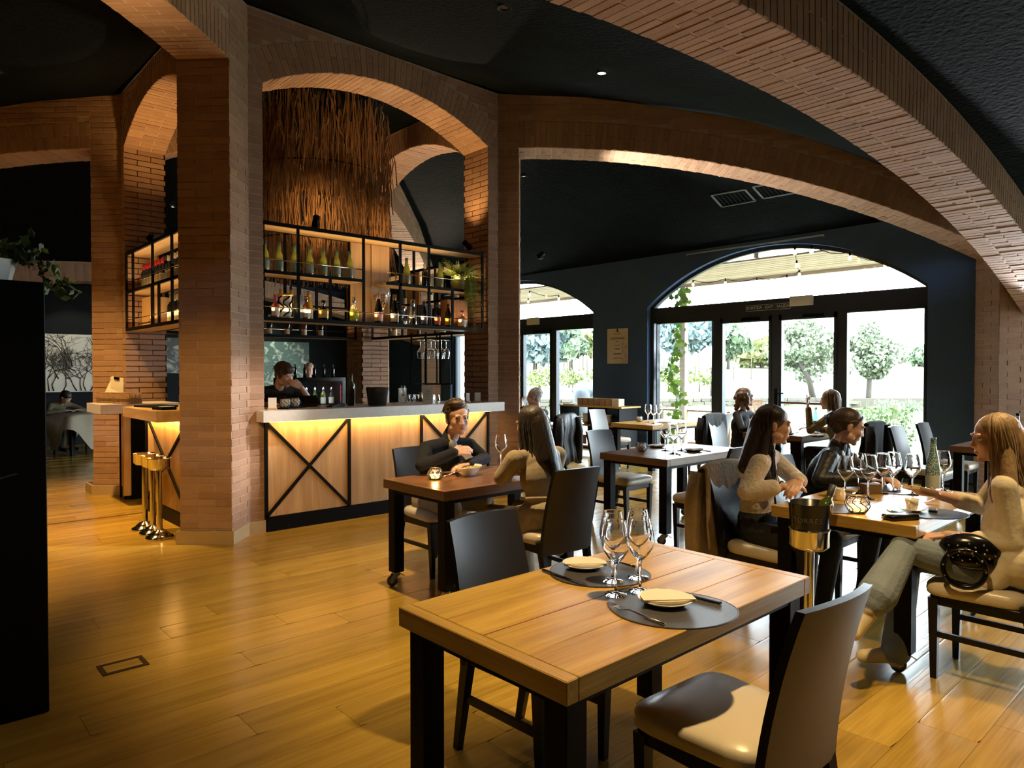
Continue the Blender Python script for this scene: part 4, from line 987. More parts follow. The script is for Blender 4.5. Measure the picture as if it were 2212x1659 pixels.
tag(MB().box(-.04, .04, -.03, .03, 0, .002).build('paper_sachet', mat('brown_paper', (.42, .24, .12), .8), None, tp(2012, 1088), .4), 'brown sugar sachet beside the coffee cup', 'sachet')
tag(MB().rbox(-.035, .035, -.02, .02, .0, .018, .004).build('chocolate_cake', mat('dark_cake', (.02, .013, .010), .6), None, tp(2015, 1106), .3), 'dark slice of cake next to the coffee cup', 'cake')
# middle and window tables
for (x, y), nm in zip(((1437, 974), (1454, 981), (1472, 974)), ('beside the dark plate', 'standing foremost of the three', 'beside the napkin plate')): wine_glass(tp(x, y), 'wine glass ' + nm + ' on the brown table with striped candle', 'three glasses on the brown table', 1.15)
slate = mat('dark_stoneware', (.05, .042, .038), .45)
plate(tp(1418, 966), .7505, 'dark stoneware plate with napkin beside the striped candle holder', slate, True, 1.05); plate(tp(1498, 975), .7505, 'dark stoneware plate with napkin at the far end of the brown table', slate, True, 1.1)
a, b = tp(1470, 984), tp(1445, 975); cutlery('fork', a, b, .7505, 'fork lying beside the three glasses on the brown table', 'cutlery2'); a, b = tp(1535, 976), tp(1505, 971); cutlery('knife', a, b, .7505, 'knife lying at the end of the brown table', 'cutlery')
for (x, y), nm in zip(((1400, 913), (1412, 915), (1424, 913)), ('beside the small striped candle', 'in the middle of the trio', 'before the ivy')): wine_glass(tp(x, y), 'wine glass ' + nm + ' on the garden-door table', 'three glasses on the garden-door table', 1.15)
plate(tp(1437, 914), .7505, 'dark stoneware plate with napkin on the garden-door table', slate, True, 1.1)
for (x, y), nm in zip(((1721, 935), (1738, 936)), ('beside its twin', 'beside the blue bottle')): wine_glass(tp(x, y), 'wine glass ' + nm + ' on the table of the two women by the doors', 'glasses on the table by the doors', 1.1)
t = thing('water_bottle', 'slim blue water bottle between the two women by the doors', 'bottle', tp(1762, 934)); MB().lathe([(.001, 0), (.037, 0), (.04, .02), (.04, .17), (.03, .21), (.015, .26), (.014, .30), (.001, .30)], 20).build('bottle_body', thin_glass('blue_glass', (.55, .78, .85), .1, .6), t); MB().lathe([(.0405, .06), (.0405, .14)], 20).build('paper_label', mat('sky_label', (.25, .45, .6), .6), t); MB().lathe([(.001, .31), (.017, .31), (.017, .285)], 12).build('bottle_cap', 'white', t)
plate(tp(1700, 938), .7505, 'white plate on the table by the glass doors', 'china', False, 1.2); plate(tp(1765, 944), .7505, 'dark plate beside the blue water bottle', slate, True, 1.1)
p = Vector((8.35, 1.9, 0)); plate(p, .7505, 'dark plate with napkin in the dark corner', slate, True, 1.1); placemat((8.35, 1.9), .4, .3, .3, 'dark placemat in the corner behind the blonde guest', .7475 - .0)
t = thing('carafe', 'clear glass carafe in the dark corner behind the blonde guest', 'carafe', (8.62, 1.80, .75)); MB().lathe([(.001, 0), (.04, 0), (.045, .02), (.045, .14), (.03, .20), (.017, .25), (.016, .31)], 22).build('carafe_body', 'thin', t); MB().lathe([(.001, .325), (.019, .325), (.019, .30)], 14).build('stopper', 'black', t)

# ================================================================ ICE BUCKETS AND STANDS
def bucket_stand(loc, label, h=.60):
    t = thing('bucket_stand', label, 'stand', loc)
    MB().lathe([(.001, 0), (.115, 0), (.118, .012), (.112, .022), (.09, .03), (.07, .05), (.05, .068), (.028, .075), (.024, .08)], 32).build('weighted_base', 'steel', t)
    MB().lathe([(.024, .075), (.024, h)], 20).build('pole', 'steel', t)
    MB().lathe([(.001, h - .002), (.075, h), (.095, h + .02), (.097, h + .10), (.100, h + .104), (.096, h + .106), (.093, h + .02), (.001, h + .012)], 32).build('ring_cup', 'steel', t)
    return t
bs = bucket_stand((3.50, 1.60, 0), 'steel stand holding the black ice bucket beside the crowded table', .60)
def ice_bucket(loc, label, r=.105, h=.22, writing=True):
    t = thing('ice_bucket', label, 'ice bucket', loc)
    MB().lathe([(.001, 0), (r * .76, 0), (r * .80, .01), (r * .97, h), (r * .99, h + .004), (r * .95, h + .002), (r * .76, .02), (.001, .016)], 36).build('bucket_body', mat('black_bucket', (.012, .013, .015), .22), t)
    if writing:
        me = text_mesh('TORRES', .034, .0004, spacing=1.25); ca = math.atan2(-loc[1], -loc[0]) - .12; rr = r * .93 + .0015
        for v in me.vertices:
            a = ca + v.co.x / rr; z = v.co.y + h * .66; k = rr + v.co.z + (z - h * .66) * .1; v.co = (k * math.cos(a), k * math.sin(a), z)
        me.materials.append(mat('grey_print', (.09, .09, .095), .5)); ob('printed_name', me, t)
    return t
ice_bucket((3.50, 1.60, .614), 'black ice bucket with printed name and a wine bottle inside')
t = bottle('bordeaux', 'green', 'dark', 'white', (3.515, 1.585, .645), 'dark green wine bottle leaning in the black ice bucket', None, 1.0); t.rotation_euler = (.30, .33, .4)
for (x, y), nm in zip(((1.97, 7.24), (1.975, 7.0), (1.965, 6.76)), ('farther from the brick pier', 'in the middle of the three', 'touching the brick pier')): bucket_stand((x - .09, y + .02, 0), 'polished steel bucket stand ' + nm + ' under the oak worktop', .62)
ice_bucket((3.95, 6.47, 1.14), 'black ice bucket on the white bar worktop', .125, .19, False)
a = tag(MB().tube([(0, 0, 0), (-.06, .0, .12), (-.09, 0, .175)], [.012, .012, .016], 8).build('ice_tongs', 'black', None, (3.93, 6.49, 1.16)), 'black handle sticking out of the bucket on the bar', 'tongs')

# ================================================================ ON THE BAR
def card(loc, rz, label, w=.075, h=.115):
    t = thing('card_holder', label, 'card', loc, rz); MB().rbox(-w * .55, w * .55, -.03, .03, 0, .018, .002).build('wood_foot', 'panel', t); MB().box(-w / 2, w / 2, -.004, .004, .012, h).build('card_face', 'white', t); return t
card((2.765, 6.40, 1.14), -.5, 'white card in a wooden foot by the candle tray'); card((5.24, 6.36, 1.14), -.7, 'white card in a wooden foot at the end of the bar', .07, .115); card((5.14, 6.42, 1.14), -.2, 'slim white card beside the one at the bar end', .045, .11)
t = thing('candle_tray', 'small black tray under two caged candle holders on the bar', 'tray', (3.00, 6.53, 1.14), .6); MB().rbox(-.16, .16, -.08, .08, 0, .012, .004).build('tray_body', 'black', t)
cupg = mat('grey_cup', (.42, .42, .40), .3)
candle((2.93, 6.485, 1.152), 'unlit caged candle holder on the tray near the white card', False, 1.1, cupg); candle((3.07, 6.575, 1.152), 'unlit caged candle holder on the tray near the till screen', False, 1.1, cupg)
t = thing('till_screen', 'black till screen facing the bartender', 'monitor', (3.28, 6.76, 1.14), -.15); MB().rbox(-.10, .10, -.07, .07, 0, .02, .004).build('foot', 'black', t); MB().rbox(-.17, .17, -.012, .012, 0, .16, .006, X=Matrix.Translation((0, .05, .022)) @ Matrix.Rotation(-1.05, 4, 'X')).build('screen', 'blackgloss', t)
t = thing('card_terminal', 'black payment terminal lying on the bar', 'card terminal', (3.48, 6.50, 1.14), .35); MB().prism([(-.10, 0), (.08, 0), (.10, .03), (.05, .045), (-.1, .012)], -.035, .035, X=Matrix.Rotation(PI / 2, 4, 'X')).build('body', 'black', t); MB().box(.035, .085, -.028, .028, .034, .044).build('display', mat('grey_display', (.10, .11, .12), .3), t)
bottle('bordeaux', 'green', 'green', 'dark', (3.74, 6.66, 1.14), 'tall dark magnum bottle standing beside the black ice bucket', None, 1.12, (.03, .13))
t = thing('champagne_flute', 'flute of sparkling wine on the bar', 'glass', (4.36, 6.60, 1.14)); MB().lathe([(.001, 0), (.03, 0), (.008, .004), (.0035, .01), (.0035, .075), (.012, .085), (.023, .12), (.026, .15), (.022, .195), (.020, .205)], 22).build('flute_glass', 'thin', t); MB().lathe([(.001, .085), (.012, .087), (.0215, .118), (.022, .126), (.001, .126)], 18).build('wine', mat('sparkling_wine', (.65, .50, .22), .1, trans=.6), t)
t = thing('menu_card', 'white standing menu sheet on the bar behind the man in navy', 'menu', (4.60, 6.47, 1.14), -.75)
m2 = MB(); m2.add([(x, y, z) for z, yy in ((0, 0), (.08, .012), (.16, .02), (.20, .035)) for x in (-.055, .055) for y in (yy,)], [(0, 1, 3, 2), (2, 3, 5, 4), (4, 5, 7, 6)]); m2.build('menu_sheet', 'paper', t)
MB().box(-.05, .05, .0, .045, 0, .010).build('menu_foot', 'paper', t)
for k in range(7): MB().box(-.030 + .006 * (k % 3), .030 - .006 * (k % 2), -.0015 + .0018 * k, .0 + .0018 * k, .045 + k * .018, .0475 + k * .018).build('text_line', 'ink', t)
tag(MB().rbox(4.72, 4.84, 7.25, 7.255, .96, 1.30, .001).build('framed_menu', 'paper'), 'cream menu sheet standing behind the liqueur bottles', 'menu')
for q_, (k, g, c, l, x, y, s, lab) in enumerate([('liqueur', 'clear', 'silver', 'white', 4.83, 7.12, 1.0, 'clear gin bottle on the back counter tray'), ('bordeaux', 'amber', 'gold', 'orange', 4.93, 7.08, .95, 'orange aperitif bottle on the back counter tray'), ('liqueur', 'black', 'dark', 'blue', 5.02, 7.10, 1.05, 'dark liqueur bottle on the back counter tray'), ('flat', 'clear', 'silver', None, 5.11, 7.10, 1.1, 'squat clear bottle on the back counter tray')]): bottle(k, g, c, l, (x, y, .96), lab, None, s)
# stemware rows and hanging rack
for k in range(14):
    wine_glass((5.08 + .085 * (k % 4) - .02, 7.28 + .10 * (k // 4), .96), f'clean wine glass on the back counter, {ORD[k % 4]} in the {ORD[k // 4]} row from the liqueur bottles', 'clean glasses on the back counter', 1.05)
t = thing('glass_rack', 'black hanging steel rack for stemware beside the pier', 'glass rack', (5.12, 6.98, 1.34))
for z in (0, .56): 
    m2 = MB(); m2.box(-.18, .22, -.012, .012, z, z + .016); m2.box(-.18, .22, .30, .324, z, z + .016); m2.build('rack_bar', 'black', t)
for x in (-.18, .03, .21):
    for y in (0, .312): MB().box(x - .008, x + .008, y - .008, y + .008, 0, .64).build('rack_post', 'black', t)
for x in (-.13, -.06, .09, .15): MB().box(x - .006, x + .006, .012, .30, .562, .572).build('hanging_rail', 'black', t)
for k in range(8):
    g_ = wine_glass((5.0 + .07 * (k % 4) + (.09 if k % 4 > 1 else 0), 7.05 + .13 * (k // 4), 1.895), f'wine glass hanging from the steel rack, {ORD[k % 4]} in the {("front", "rear")[k // 4]} row', 'glasses hanging from the rack', 1.0); g_.rotation_euler = (PI, 0, 0)
# wine fridge with bottles
t = thing('wine_fridge', 'black glass-door wine fridge on the back counter', 'wine fridge', (4.00, 8.80, .96)); f = MB(); Wf, Hf, Df = .86, .46, .42
f.box(0, Wf, .03, .05, 0, Hf); f = MB(); f.box(0, .03, .02, Df, 0, Hf); f.box(Wf - .03, Wf, .02, Df, 0, Hf); f.box(.03, Wf - .03, .02, Df, 0, .04); f.box(.03, Wf - .03, .02, Df, Hf - .03, Hf); f.box(.03, Wf - .03, Df - .02, Df, .04, Hf - .03); f.build('cabinet_body', 'black', t)
d_ = MB(); d_.box(0, .05, 0, .018, 0, Hf); d_.box(Wf - .05, Wf, 0, .018, 0, Hf); d_.box(.05, Wf - .05, 0, .018, 0, .08); d_.box(.05, Wf - .05, 0, .018, Hf - .05, Hf); dd = d_.build('door_frame', 'blackgloss', t)
MB().add([(.05, .009, .08), (Wf - .05, .009, .08), (Wf - .05, .009, Hf - .05), (.05, .009, Hf - .05)], [(0, 1, 2, 3)]).build('door_pane', 'pane', dd); MB().box(Wf - .09, Wf - .08, -.02, -.005, .1, Hf - .1).build('door_handle', 'red' if 'red' in M else C['red'], dd)
strip('fridge_light', (4.43, 8.9, 1.385), (0, 0, 0), .7, .05, 1.2, (.8, .9, 1))
for k in range(6): bottle('burgundy' if k % 2 else 'bordeaux', ('green', 'olive', 'clear')[k % 3], 'silver', 'white', (4.12 + k * .125, 9.0, 1.001), f'chilled bottle inside the wine fridge, {ORD[k]} from the hinge side', 'bottles inside the wine fridge', .95, (.06, .15))
for k in range(6): bottle('bordeaux', 'black', 'dark', None, (4.06 + k * .14, 8.98, 1.42), f'dark bottle on top of the wine fridge, {ORD[k]} from the hinge side', 'bottles on the wine fridge', .62)
t = thing('coffee_machine', 'black coffee machine behind the side counter', 'coffee machine', (2.80, 8.82, .96)); MB().rbox(0, .42, 0, .40, .30, .46, .01).build('machine_head', 'blackgloss', t); MB().rbox(0, .42, .22, .40, 0, .30, .01).build('machine_body', 'black', t); MB().box(0, .42, 0, .22, 0, .05).build('drip_tray', 'steel', t)
for k in range(2): MB().tube([(.12 + .18 * k, .08, .30), (.12 + .18 * k, .08, .24), (.12 + .18 * k, -.04, .235)], .014, 8).build('filter_handle', 'black', t)
# ---- on the side worktops
wick = mat('wicker', (.26, .145, .065), .7, var=.3, nscale=40, bump=.5, bscale=90)
def basket(loc, rz, label, n):
    t = thing('wicker_basket', label, 'basket', loc, rz); w, d, h = .30, .15, .12; f = MB()
    f.box(-w / 2, w / 2, -d / 2, d / 2, 0, .008)
    for k in range(18):
        x = -w / 2 + w * (k + .5) / 18
        for y in (-d / 2, d / 2): f.tube([(x, y, 0), (x, y, h)], .006, 6)
    for k in range(9):
        y = -d / 2 + d * (k + .5) / 9
        for x in (-w / 2, w / 2): f.tube([(x, y, 0), (x, y, h)], .006, 6)
    f.build('wicker_canes', wick, t); f = MB()
    for z in (.012, .06, .118): f.tube([(-w / 2, -d / 2, z), (w / 2, -d / 2, z), (w / 2, d / 2, z), (-w / 2, d / 2, z), (-w / 2, -d / 2, z)], .007, 6)
    f.build('wicker_rim', wick, t); return t
basket((2.02, 9.12, 1.14), -1.1, 'wicker basket with clipboard menus beside the brick pier', 4); basket((2.10, 8.78, 1.14), -1.2, 'wicker basket with a small card nearer the oak worktop', 2)
def clipboard(loc, R, label):
    t = thing('menu_clipboard', label, 'clipboard', loc, 0, None, R); MB().box(-.10, .10, -.003, .003, 0, .28).build('board', 'paper', t); MB().box(-.04, .04, -.010, .004, .255, .285).build('clip', 'black', t); return t
clipboard((1.99, 9.14, 1.155), (-.12, .45, -1.1), 'tilted clipboard menu sticking out of the wicker basket'); clipboard((2.06, 9.06, 1.155), (.06, .1, -1.1), 'upright clipboard menu in the wicker basket')
t = thing('laptop', 'black laptop folder lying on the oak worktop', 'folder', (2.12, 7.75, 1.14), .2); MB().rbox(-.14, .14, -.18, .18, 0, .018, .004).build('folder_body', 'black', t)
t = thing('card_reader', 'black calculator with pale keys on the oak worktop by the pier', 'calculator', (2.02, 7.12, 1.14), .2); MB().rbox(-.07, .07, -.10, .10, 0, .03, .006).build('case', 'black', t)
for k in range(12): MB().box(-.055 + .03 * (k % 4), -.033 + .03 * (k % 4), -.08 + .03 * (k // 4), -.06 + .03 * (k // 4), .03, .034).build('key', 'white', t)

# ================================================================ AROUND THE ROOM
t = thing('black_cabinet', 'tall matt black cabinet with a plant on top', 'cabinet', (0, 0, 0)); MB().rbox(-.42, .55, 3.64, 4.20, .0, 1.89, .003).build('carcass', 'black', t); MB().box(-.40, .535, 3.622, 3.64, .03, 1.87).build('door', 'black', t)
MB().bar((.36, 3.60, 1.05), (.44, 3.60, 1.07), .008).build('handle', 'steel', t)
t = thing('potted_ivy', 'ivy in a white faceted pot on the black cabinet', 'plant', (.395, 3.86, 1.89)); MB().lathe([(.001, 0), (.06, 0), (.085, .11), (.078, .11), (.001, .10)], 8, sm=False).build('pot', 'white', t)
random.seed(8); m2 = MB()
def leafcard(m2, p, s, d=None, mi=0):
    d = Vector(d or (random.gauss(0, 1), random.gauss(0, 1), random.gauss(0, .6))).normalized(); r = d.orthogonal().normalized(); a = random.uniform(0, 6.3); u = r * math.cos(a) + d.cross(r) * math.sin(a); v = d.cross(u); p = Vector(p)
    m2.add([p - u * s, p - u * .1 * s - v * .62 * s, p + u * s, p - u * .1 * s + v * .62 * s], [(0, 1, 2, 3)], mi)
def vine(m2, base, d, ln, leaf, n=14, droop=.15):
    p = Vector(base); v = Vector(d).normalized(); pts = [p.copy()]
    for k in range(n):
        p = p + v * (ln / n); v = (v + Vector((random.gauss(0, .25), random.gauss(0, .25), random.gauss(0, .2) - droop))).normalized(); pts.append(p.copy())
        for _ in range(2): leafcard(m2, p + Vector((random.gauss(0, .012), random.gauss(0, .012), random.gauss(0, .012))), leaf * random.uniform(.6, 1.1))
    return pts
for k in range(26): a = random.uniform(0, 6.3); vine(m2, (0, 0, .11), (math.cos(a), math.sin(a), .9), random.uniform(.08, .22), .028, 8)
for k in range(4): vine(m2, (.05, -.02, .12), (1, -.35 - .2 * k, .25), .30, .026, 12, .10)
m2.build('leaves', 'leafd', t)
# pictures on the north wall
t = thing('branch_picture', 'white picture of bare black branches on the dark wall', 'picture', (0, 0, 0)); x0, x1, z0, z1 = 2.44, 3.5, 1.09, 2.26
MB().box(x0, x1, 16.56, 16.60, z0, z1).build('panel', mat('lit_canvas', (.70, .68, .58), .7), t)
random.seed(21); m2 = MB()
def branch(p, ang, ln, r, lv):
    q_ = (p[0] + ln * math.sin(ang), p[1] + ln * math.cos(ang)); mid = ((p[0] + q_[0]) / 2 + random.gauss(0, .02), (p[1] + q_[1]) / 2)
    pts = [(x_, 16.556, z_) for x_, z_ in (p, mid, q_) if x0 < x_ < x1 and z0 < z_ < z1]
    if len(pts) > 1: m2.tube(pts, [r, r * .85, r * .65][:len(pts)], 5)
    if lv:
        for _ in range(2 + (random.random() < .5)): branch(q_, ang + random.gauss(0, .5), ln * random.uniform(.65, .95), r * .66, lv - 1)
for k in range(13): branch((x0 + .04 + k * .08, z0 + .02 + random.choice((0, 0, .25, .5))), random.gauss(0, .25), .25, .012, 4)
m2.build('black_branches', 'ink', t)
def picture(name, lab, x0, x1, z0, z1, y, c1_, c2_, sc):
    m = bpy.data.materials.new(name + '_print'); m.use_nodes = True; nt = m.node_tree; b = nt.nodes['Principled BSDF']; g_ = _n(nt, 'ShaderNodeNewGeometry'); nz = _n(nt, 'ShaderNodeTexNoise'); nz.inputs['Scale'].default_value = sc; nz.inputs['Detail'].default_value = 6; nz.inputs['Distortion'].default_value = 1.5
    cr = _n(nt, 'ShaderNodeValToRGB'); cr.color_ramp.elements[0].position = .52; cr.color_ramp.elements[0].color = (*c1_, 1); cr.color_ramp.elements[1].position = .66; cr.color_ramp.elements[1].color = (*c2_, 1); nt.links.new(g_.outputs['Position'], nz.inputs[0]); nt.links.new(nz.outputs[0], cr.inputs[0]); nt.links.new(cr.outputs[0], b.inputs['Base Color'])
    t = thing(name, lab, 'picture'); MB().box(x0, x1, y - .03, y, z0, z1).build('print', m, t); f = MB(); f.box(x0 - .02, x0, y - .035, y, z0 - .02, z1 + .02); f.box(x1, x1 + .02, y - .035, y, z0 - .02, z1 + .02); f.box(x0, x1, y - .035, y, z1, z1 + .02); f.box(x0, x1, y - .035, y, z0 - .02, z0); f.build('frame', 'black', t)
a, b = at(566, 737, 1, 16.57), at(668, 840, 1, 16.57); picture('green_picture', 'green picture speckled with white splashes behind the bartender', a.x - .3, b.x, b.z - .1, a.z, 16.60, (.10, .17, .13), (.60, .66, .50), 5)
a, b = at(328, 728, 1, 16.57), at(395, 806, 1, 16.57); picture('bark_picture', 'grey black-and-white bark picture seen through the side counter opening', a.x, b.x + .5, b.z, a.z, 16.60, (.10, .10, .09), (.55, .55, .50), 4)
spot('picture_light', (3.0, 15.2, 3.3), (2.95, 16.6, 1.7), 22, 60, (1, .9, .7)); spot('picture_light', (6.6, 15.2, 3.2), (6.7, 16.6, 1.7), 45, 70, (.9, 1, .9))
# far table with cloth
t = thing('cloth_table', 'small table under a crumpled beige cloth by the branch picture', 'table', (2.75, 14.75, 0), .3); MB().box(-.35, .35, -.35, .35, .70, .735).build('table_top', 'walnut', t)
for sx in (-.28, .28):
    for sy in (-.28, .28): MB().box(sx - .03, sx + .03, sy - .03, sy + .03, 0, .70).build('leg', 'black', t)
n = 48; vs, fs = [], []
cl = [(0, .742, 0), (.36, .742, 0), (.40, .72, 0), (.42, .60, 1), (.44, .44, 1), (.45, .30, 1)]
for k, (r, z, wv) in enumerate(cl):
    for i in range(n):
        a = 2 * PI * i / n; sq = 1 / max(abs(math.cos(a)), abs(math.sin(a))); sq = 1 + (sq - 1) * .9; w_ = wv * (.03 * math.sin(a * 9 + k) + .02 * math.sin(a * 5)); vs.append(((r * sq + w_) * math.cos(a), (r * sq + w_) * math.sin(a), z - (wv * k * .04 * math.cos(4 * a))))
for k in range(len(cl) - 1):
    for i in range(n): fs.append((k * n + i, k * n + (i + 1) % n, (k + 1) * n + (i + 1) % n, (k + 1) * n + i))
c = MB().add(vs, fs, 0, True).build('tablecloth', mat('beige_cloth', (.36, .31, .23), .9, bump=.2, bscale=60), None, (2.75, 14.75, 0), .3); tag(c, 'crumpled beige tablecloth hanging in points by the branch picture', 'tablecloth')
# bread trolley under the poster
t = thing('serving_trolley', 'black serving trolley with oak shelves under the poster', 'trolley', (9.50, 7.70, 0)); Lt, Dt = 1.42, .55
for z in (.14, .52, .86): MB().rbox(0, Dt, 0 if z < .8 else -.06, Lt, z, z + .03, .003).build('shelf_board', 'walnut_y' if z < .8 else 'oak_y', t)
for y in (0, .70, Lt - .03): MB().box(.02, Dt - .02, y, y + .03, .17, .86).build('side_panel', 'black', t)
MB().box(-.005, .015, .75, Lt - .05, .19, .36).build('drawer', 'walnut_y', t)
for x in (.08, Dt - .08):
    for y in (.08, Lt - .08): caster(t, x, y, random.random() * 6)
    pass
for k in range(6): tag(MB().rbox(9.60, 9.74, 7.98 + k * .135 - .02, 8.10 + k * .135 - .02, .89, 1.02, .003).build('card_box', mat('kraft_box', (.38, .24, .12), .7, var=.1)), f'small kraft box in the row on the trolley, ' + ('first from the exit door', 'second from the exit door', 'third from the exit door', 'fourth from the exit door', 'fifth from the exit door', 'sixth from the exit door')[k], 'box', 'kraft boxes on the trolley')
tag(MB().rbox(9.60, 9.76, 7.78, 7.94, .89, 1.02, .003).build('cream_box', 'linen'), 'cream box at the end of the kraft box row', 'box')
bowl_me = MB().lathe([(.001, 0), (.04, 0), (.085, .055), (.088, .058), (.082, .056), (.038, .008), (.001, .008)], 26).mesh('stacked_bowl', 'china')
for st, (x, y) in enumerate(((9.62, 8.55), (9.62, 8.05))):
    for k in range(5): o = ob('stacked_bowl', bowl_me, None, (x, y, .55 + k * .032)); tag(o, ('cream bowl in the stack beside the chair back, ', 'cream bowl in the stack at the exit-door end of the trolley, ')[st] + ORD[k] + ' from the bottom', 'bowl', 'stacked bowls on the trolley shelf')
tag(MB().box(9.55, 9.85, 8.80, 9.08, .89, .91).build('menu_stack', 'paper'), 'flat stack of menus on the trolley', 'menus')
# poster and exit sign
a, b = at(1312, 711, 0, WX - .01), at(1356, 785, 0, WX - .01)
t = thing('wall_poster', 'beige poster on the dark wall between the arched windows', 'poster', (WX, 0, 0)); MB().box(-.012, -.001, b.y, a.y, b.z, a.z).build('sheet', mat('poster_paper', (.62, .52, .42), .6, var=.12, nscale=4), t)
yc = (a.y + b.y) / 2
for k, (w, z) in enumerate(((.10, .90), (.18, .84), (.34, .73), (.34, .70), (.07, .62), (.14, .52), (.12, .42), (.12, .40), (.18, .28), (.18, .26), (.22, .15))): MB().box(-.0135, -.012, yc - w / 2, yc + w / 2, b.z + (a.z - b.z) * z, b.z + (a.z - b.z) * z + .009).build('text_line', 'ink', t)
MB().ell((-.0125, yc, b.z + (a.z - b.z) * .955), (.001, .02, .03), 10, 6).build('emblem', 'ink', t)
MB().box(-.0135, -.012, b.y + .02, b.y + .14, b.z + .02, b.z + .38).build('drawing', mat('sketch', (.50, .38, .30), .7, var=.3, nscale=12), t)
a, b = at(1611, 655, 0, WX + .08), at(1707, 666, 0, WX + .08)
t = thing('exit_sign', 'exit sign plate lettered SORTIDA - EXIT - SALIDA on the door transom', 'sign', (WX + .085, (a.y + b.y) / 2, 2.505)); wS = a.y - b.y; MB().box(0, .008, -wS / 2, wS / 2, -.045, .045).build('plate', 'frame', t)
f = MB()
for y0, y1, z0, z1 in ((-wS / 2, wS / 2, .040, .045), (-wS / 2, wS / 2, -.045, -.040), (-wS / 2, -wS / 2 + .005, -.04, .04), (wS / 2 - .005, wS / 2, -.04, .04)): f.box(-.002, 0, y0, y1, z0, z1)
sgn = mat('sign_white', (.62, .64, .60), .5); f.build('border', sgn, t)
me = text_mesh('SORTIDA - EXIT - SALIDA', .062, .001); me.materials.append(sgn); wt = max(v.co.x for v in me.vertices) - min(v.co.x for v in me.vertices); k = (wS - .03) / wt
for v in me.vertices: v.co = (-.003 - v.co.z, -v.co.x * k, v.co.y)
ob('lettering', me, t)
a, b = at(1708, 634, 0, WX + .08), at(1757, 657, 0, WX + .08)
for sh, lab in ((0, 'white emergency light box above the exit doors'), (5.78, 'white emergency light box above the doors beyond the poster')):
    t = thing('emergency_light', lab, 'emergency light', (WX + .04, (a.y + b.y) / 2 + sh, 2.565)); MB().rbox(0, .055, -(a.y - b.y) / 2, (a.y - b.y) / 2, -.075, .075, .006).build('housing', 'white', t); MB().box(-.004, .001, -(a.y - b.y) / 2 + .02, (a.y - b.y) / 2 - .02, -.06, .005).build('diffuser', 'paper', t)
# floor socket
t = thing('floor_socket', 'rectangular bronze floor socket frame set in the planks', 'floor socket', (.915, 3.955, .0)); f = MB(); w, d = .105, .075
f.box(-w, w, -d, -d + .022, 0, .004); f.box(-w, w, d - .022, d, 0, .004); f.box(-w, -w + .022, -d + .022, d - .022, 0, .004); f.box(w - .022, w, -d + .022, d - .022, 0, .004); f.build('frame', mat('bronze', (.045, .032, .02), .4, metal=.6), t); MB().box(-w + .022, w - .022, -d + .022, d - .022, 0, .002).build('oak_lid', 'floor', t)
# downlights and ceiling grilles
def ceil_hit(x, y, side):
    o_, u_, n_, h_ = SIDES[side]; o_, u_, n_ = Vector(o_), Vector(u_), Vector(n_); d = ray(x, y); s = 1.5
    while s < 20:
        p = Vector((0, 0, EYE)) + d * s; r = p - o_; dd = r.dot(n_)
        if 0 < dd < BAY[side][0] and abs(r.dot(u_)) < h_ + dd and p.z > bay_z(side, r.dot(u_), dd): return p
        s += .02
    return None
def downlight(p, label, watt=0, ang=85, col=NEUT, lit=True):
    t = thing('downlight', label, 'downlight', (p[0], p[1], p[2] - .012)); MB().lathe([(.050, .012), (.052, .0), (.042, -.004), (.036, .008)], 24).build('trim_ring', 'black', t); MB().lathe([(.001, .004), (.036, .004)], 20).build('lens', 'lamp' if lit else 'steel', t)
    if watt: spot('downlight_beam', (p[0], p[1], p[2] - .03), (p[0], p[1], 0), watt, ang, col, .7, .05)
    return t
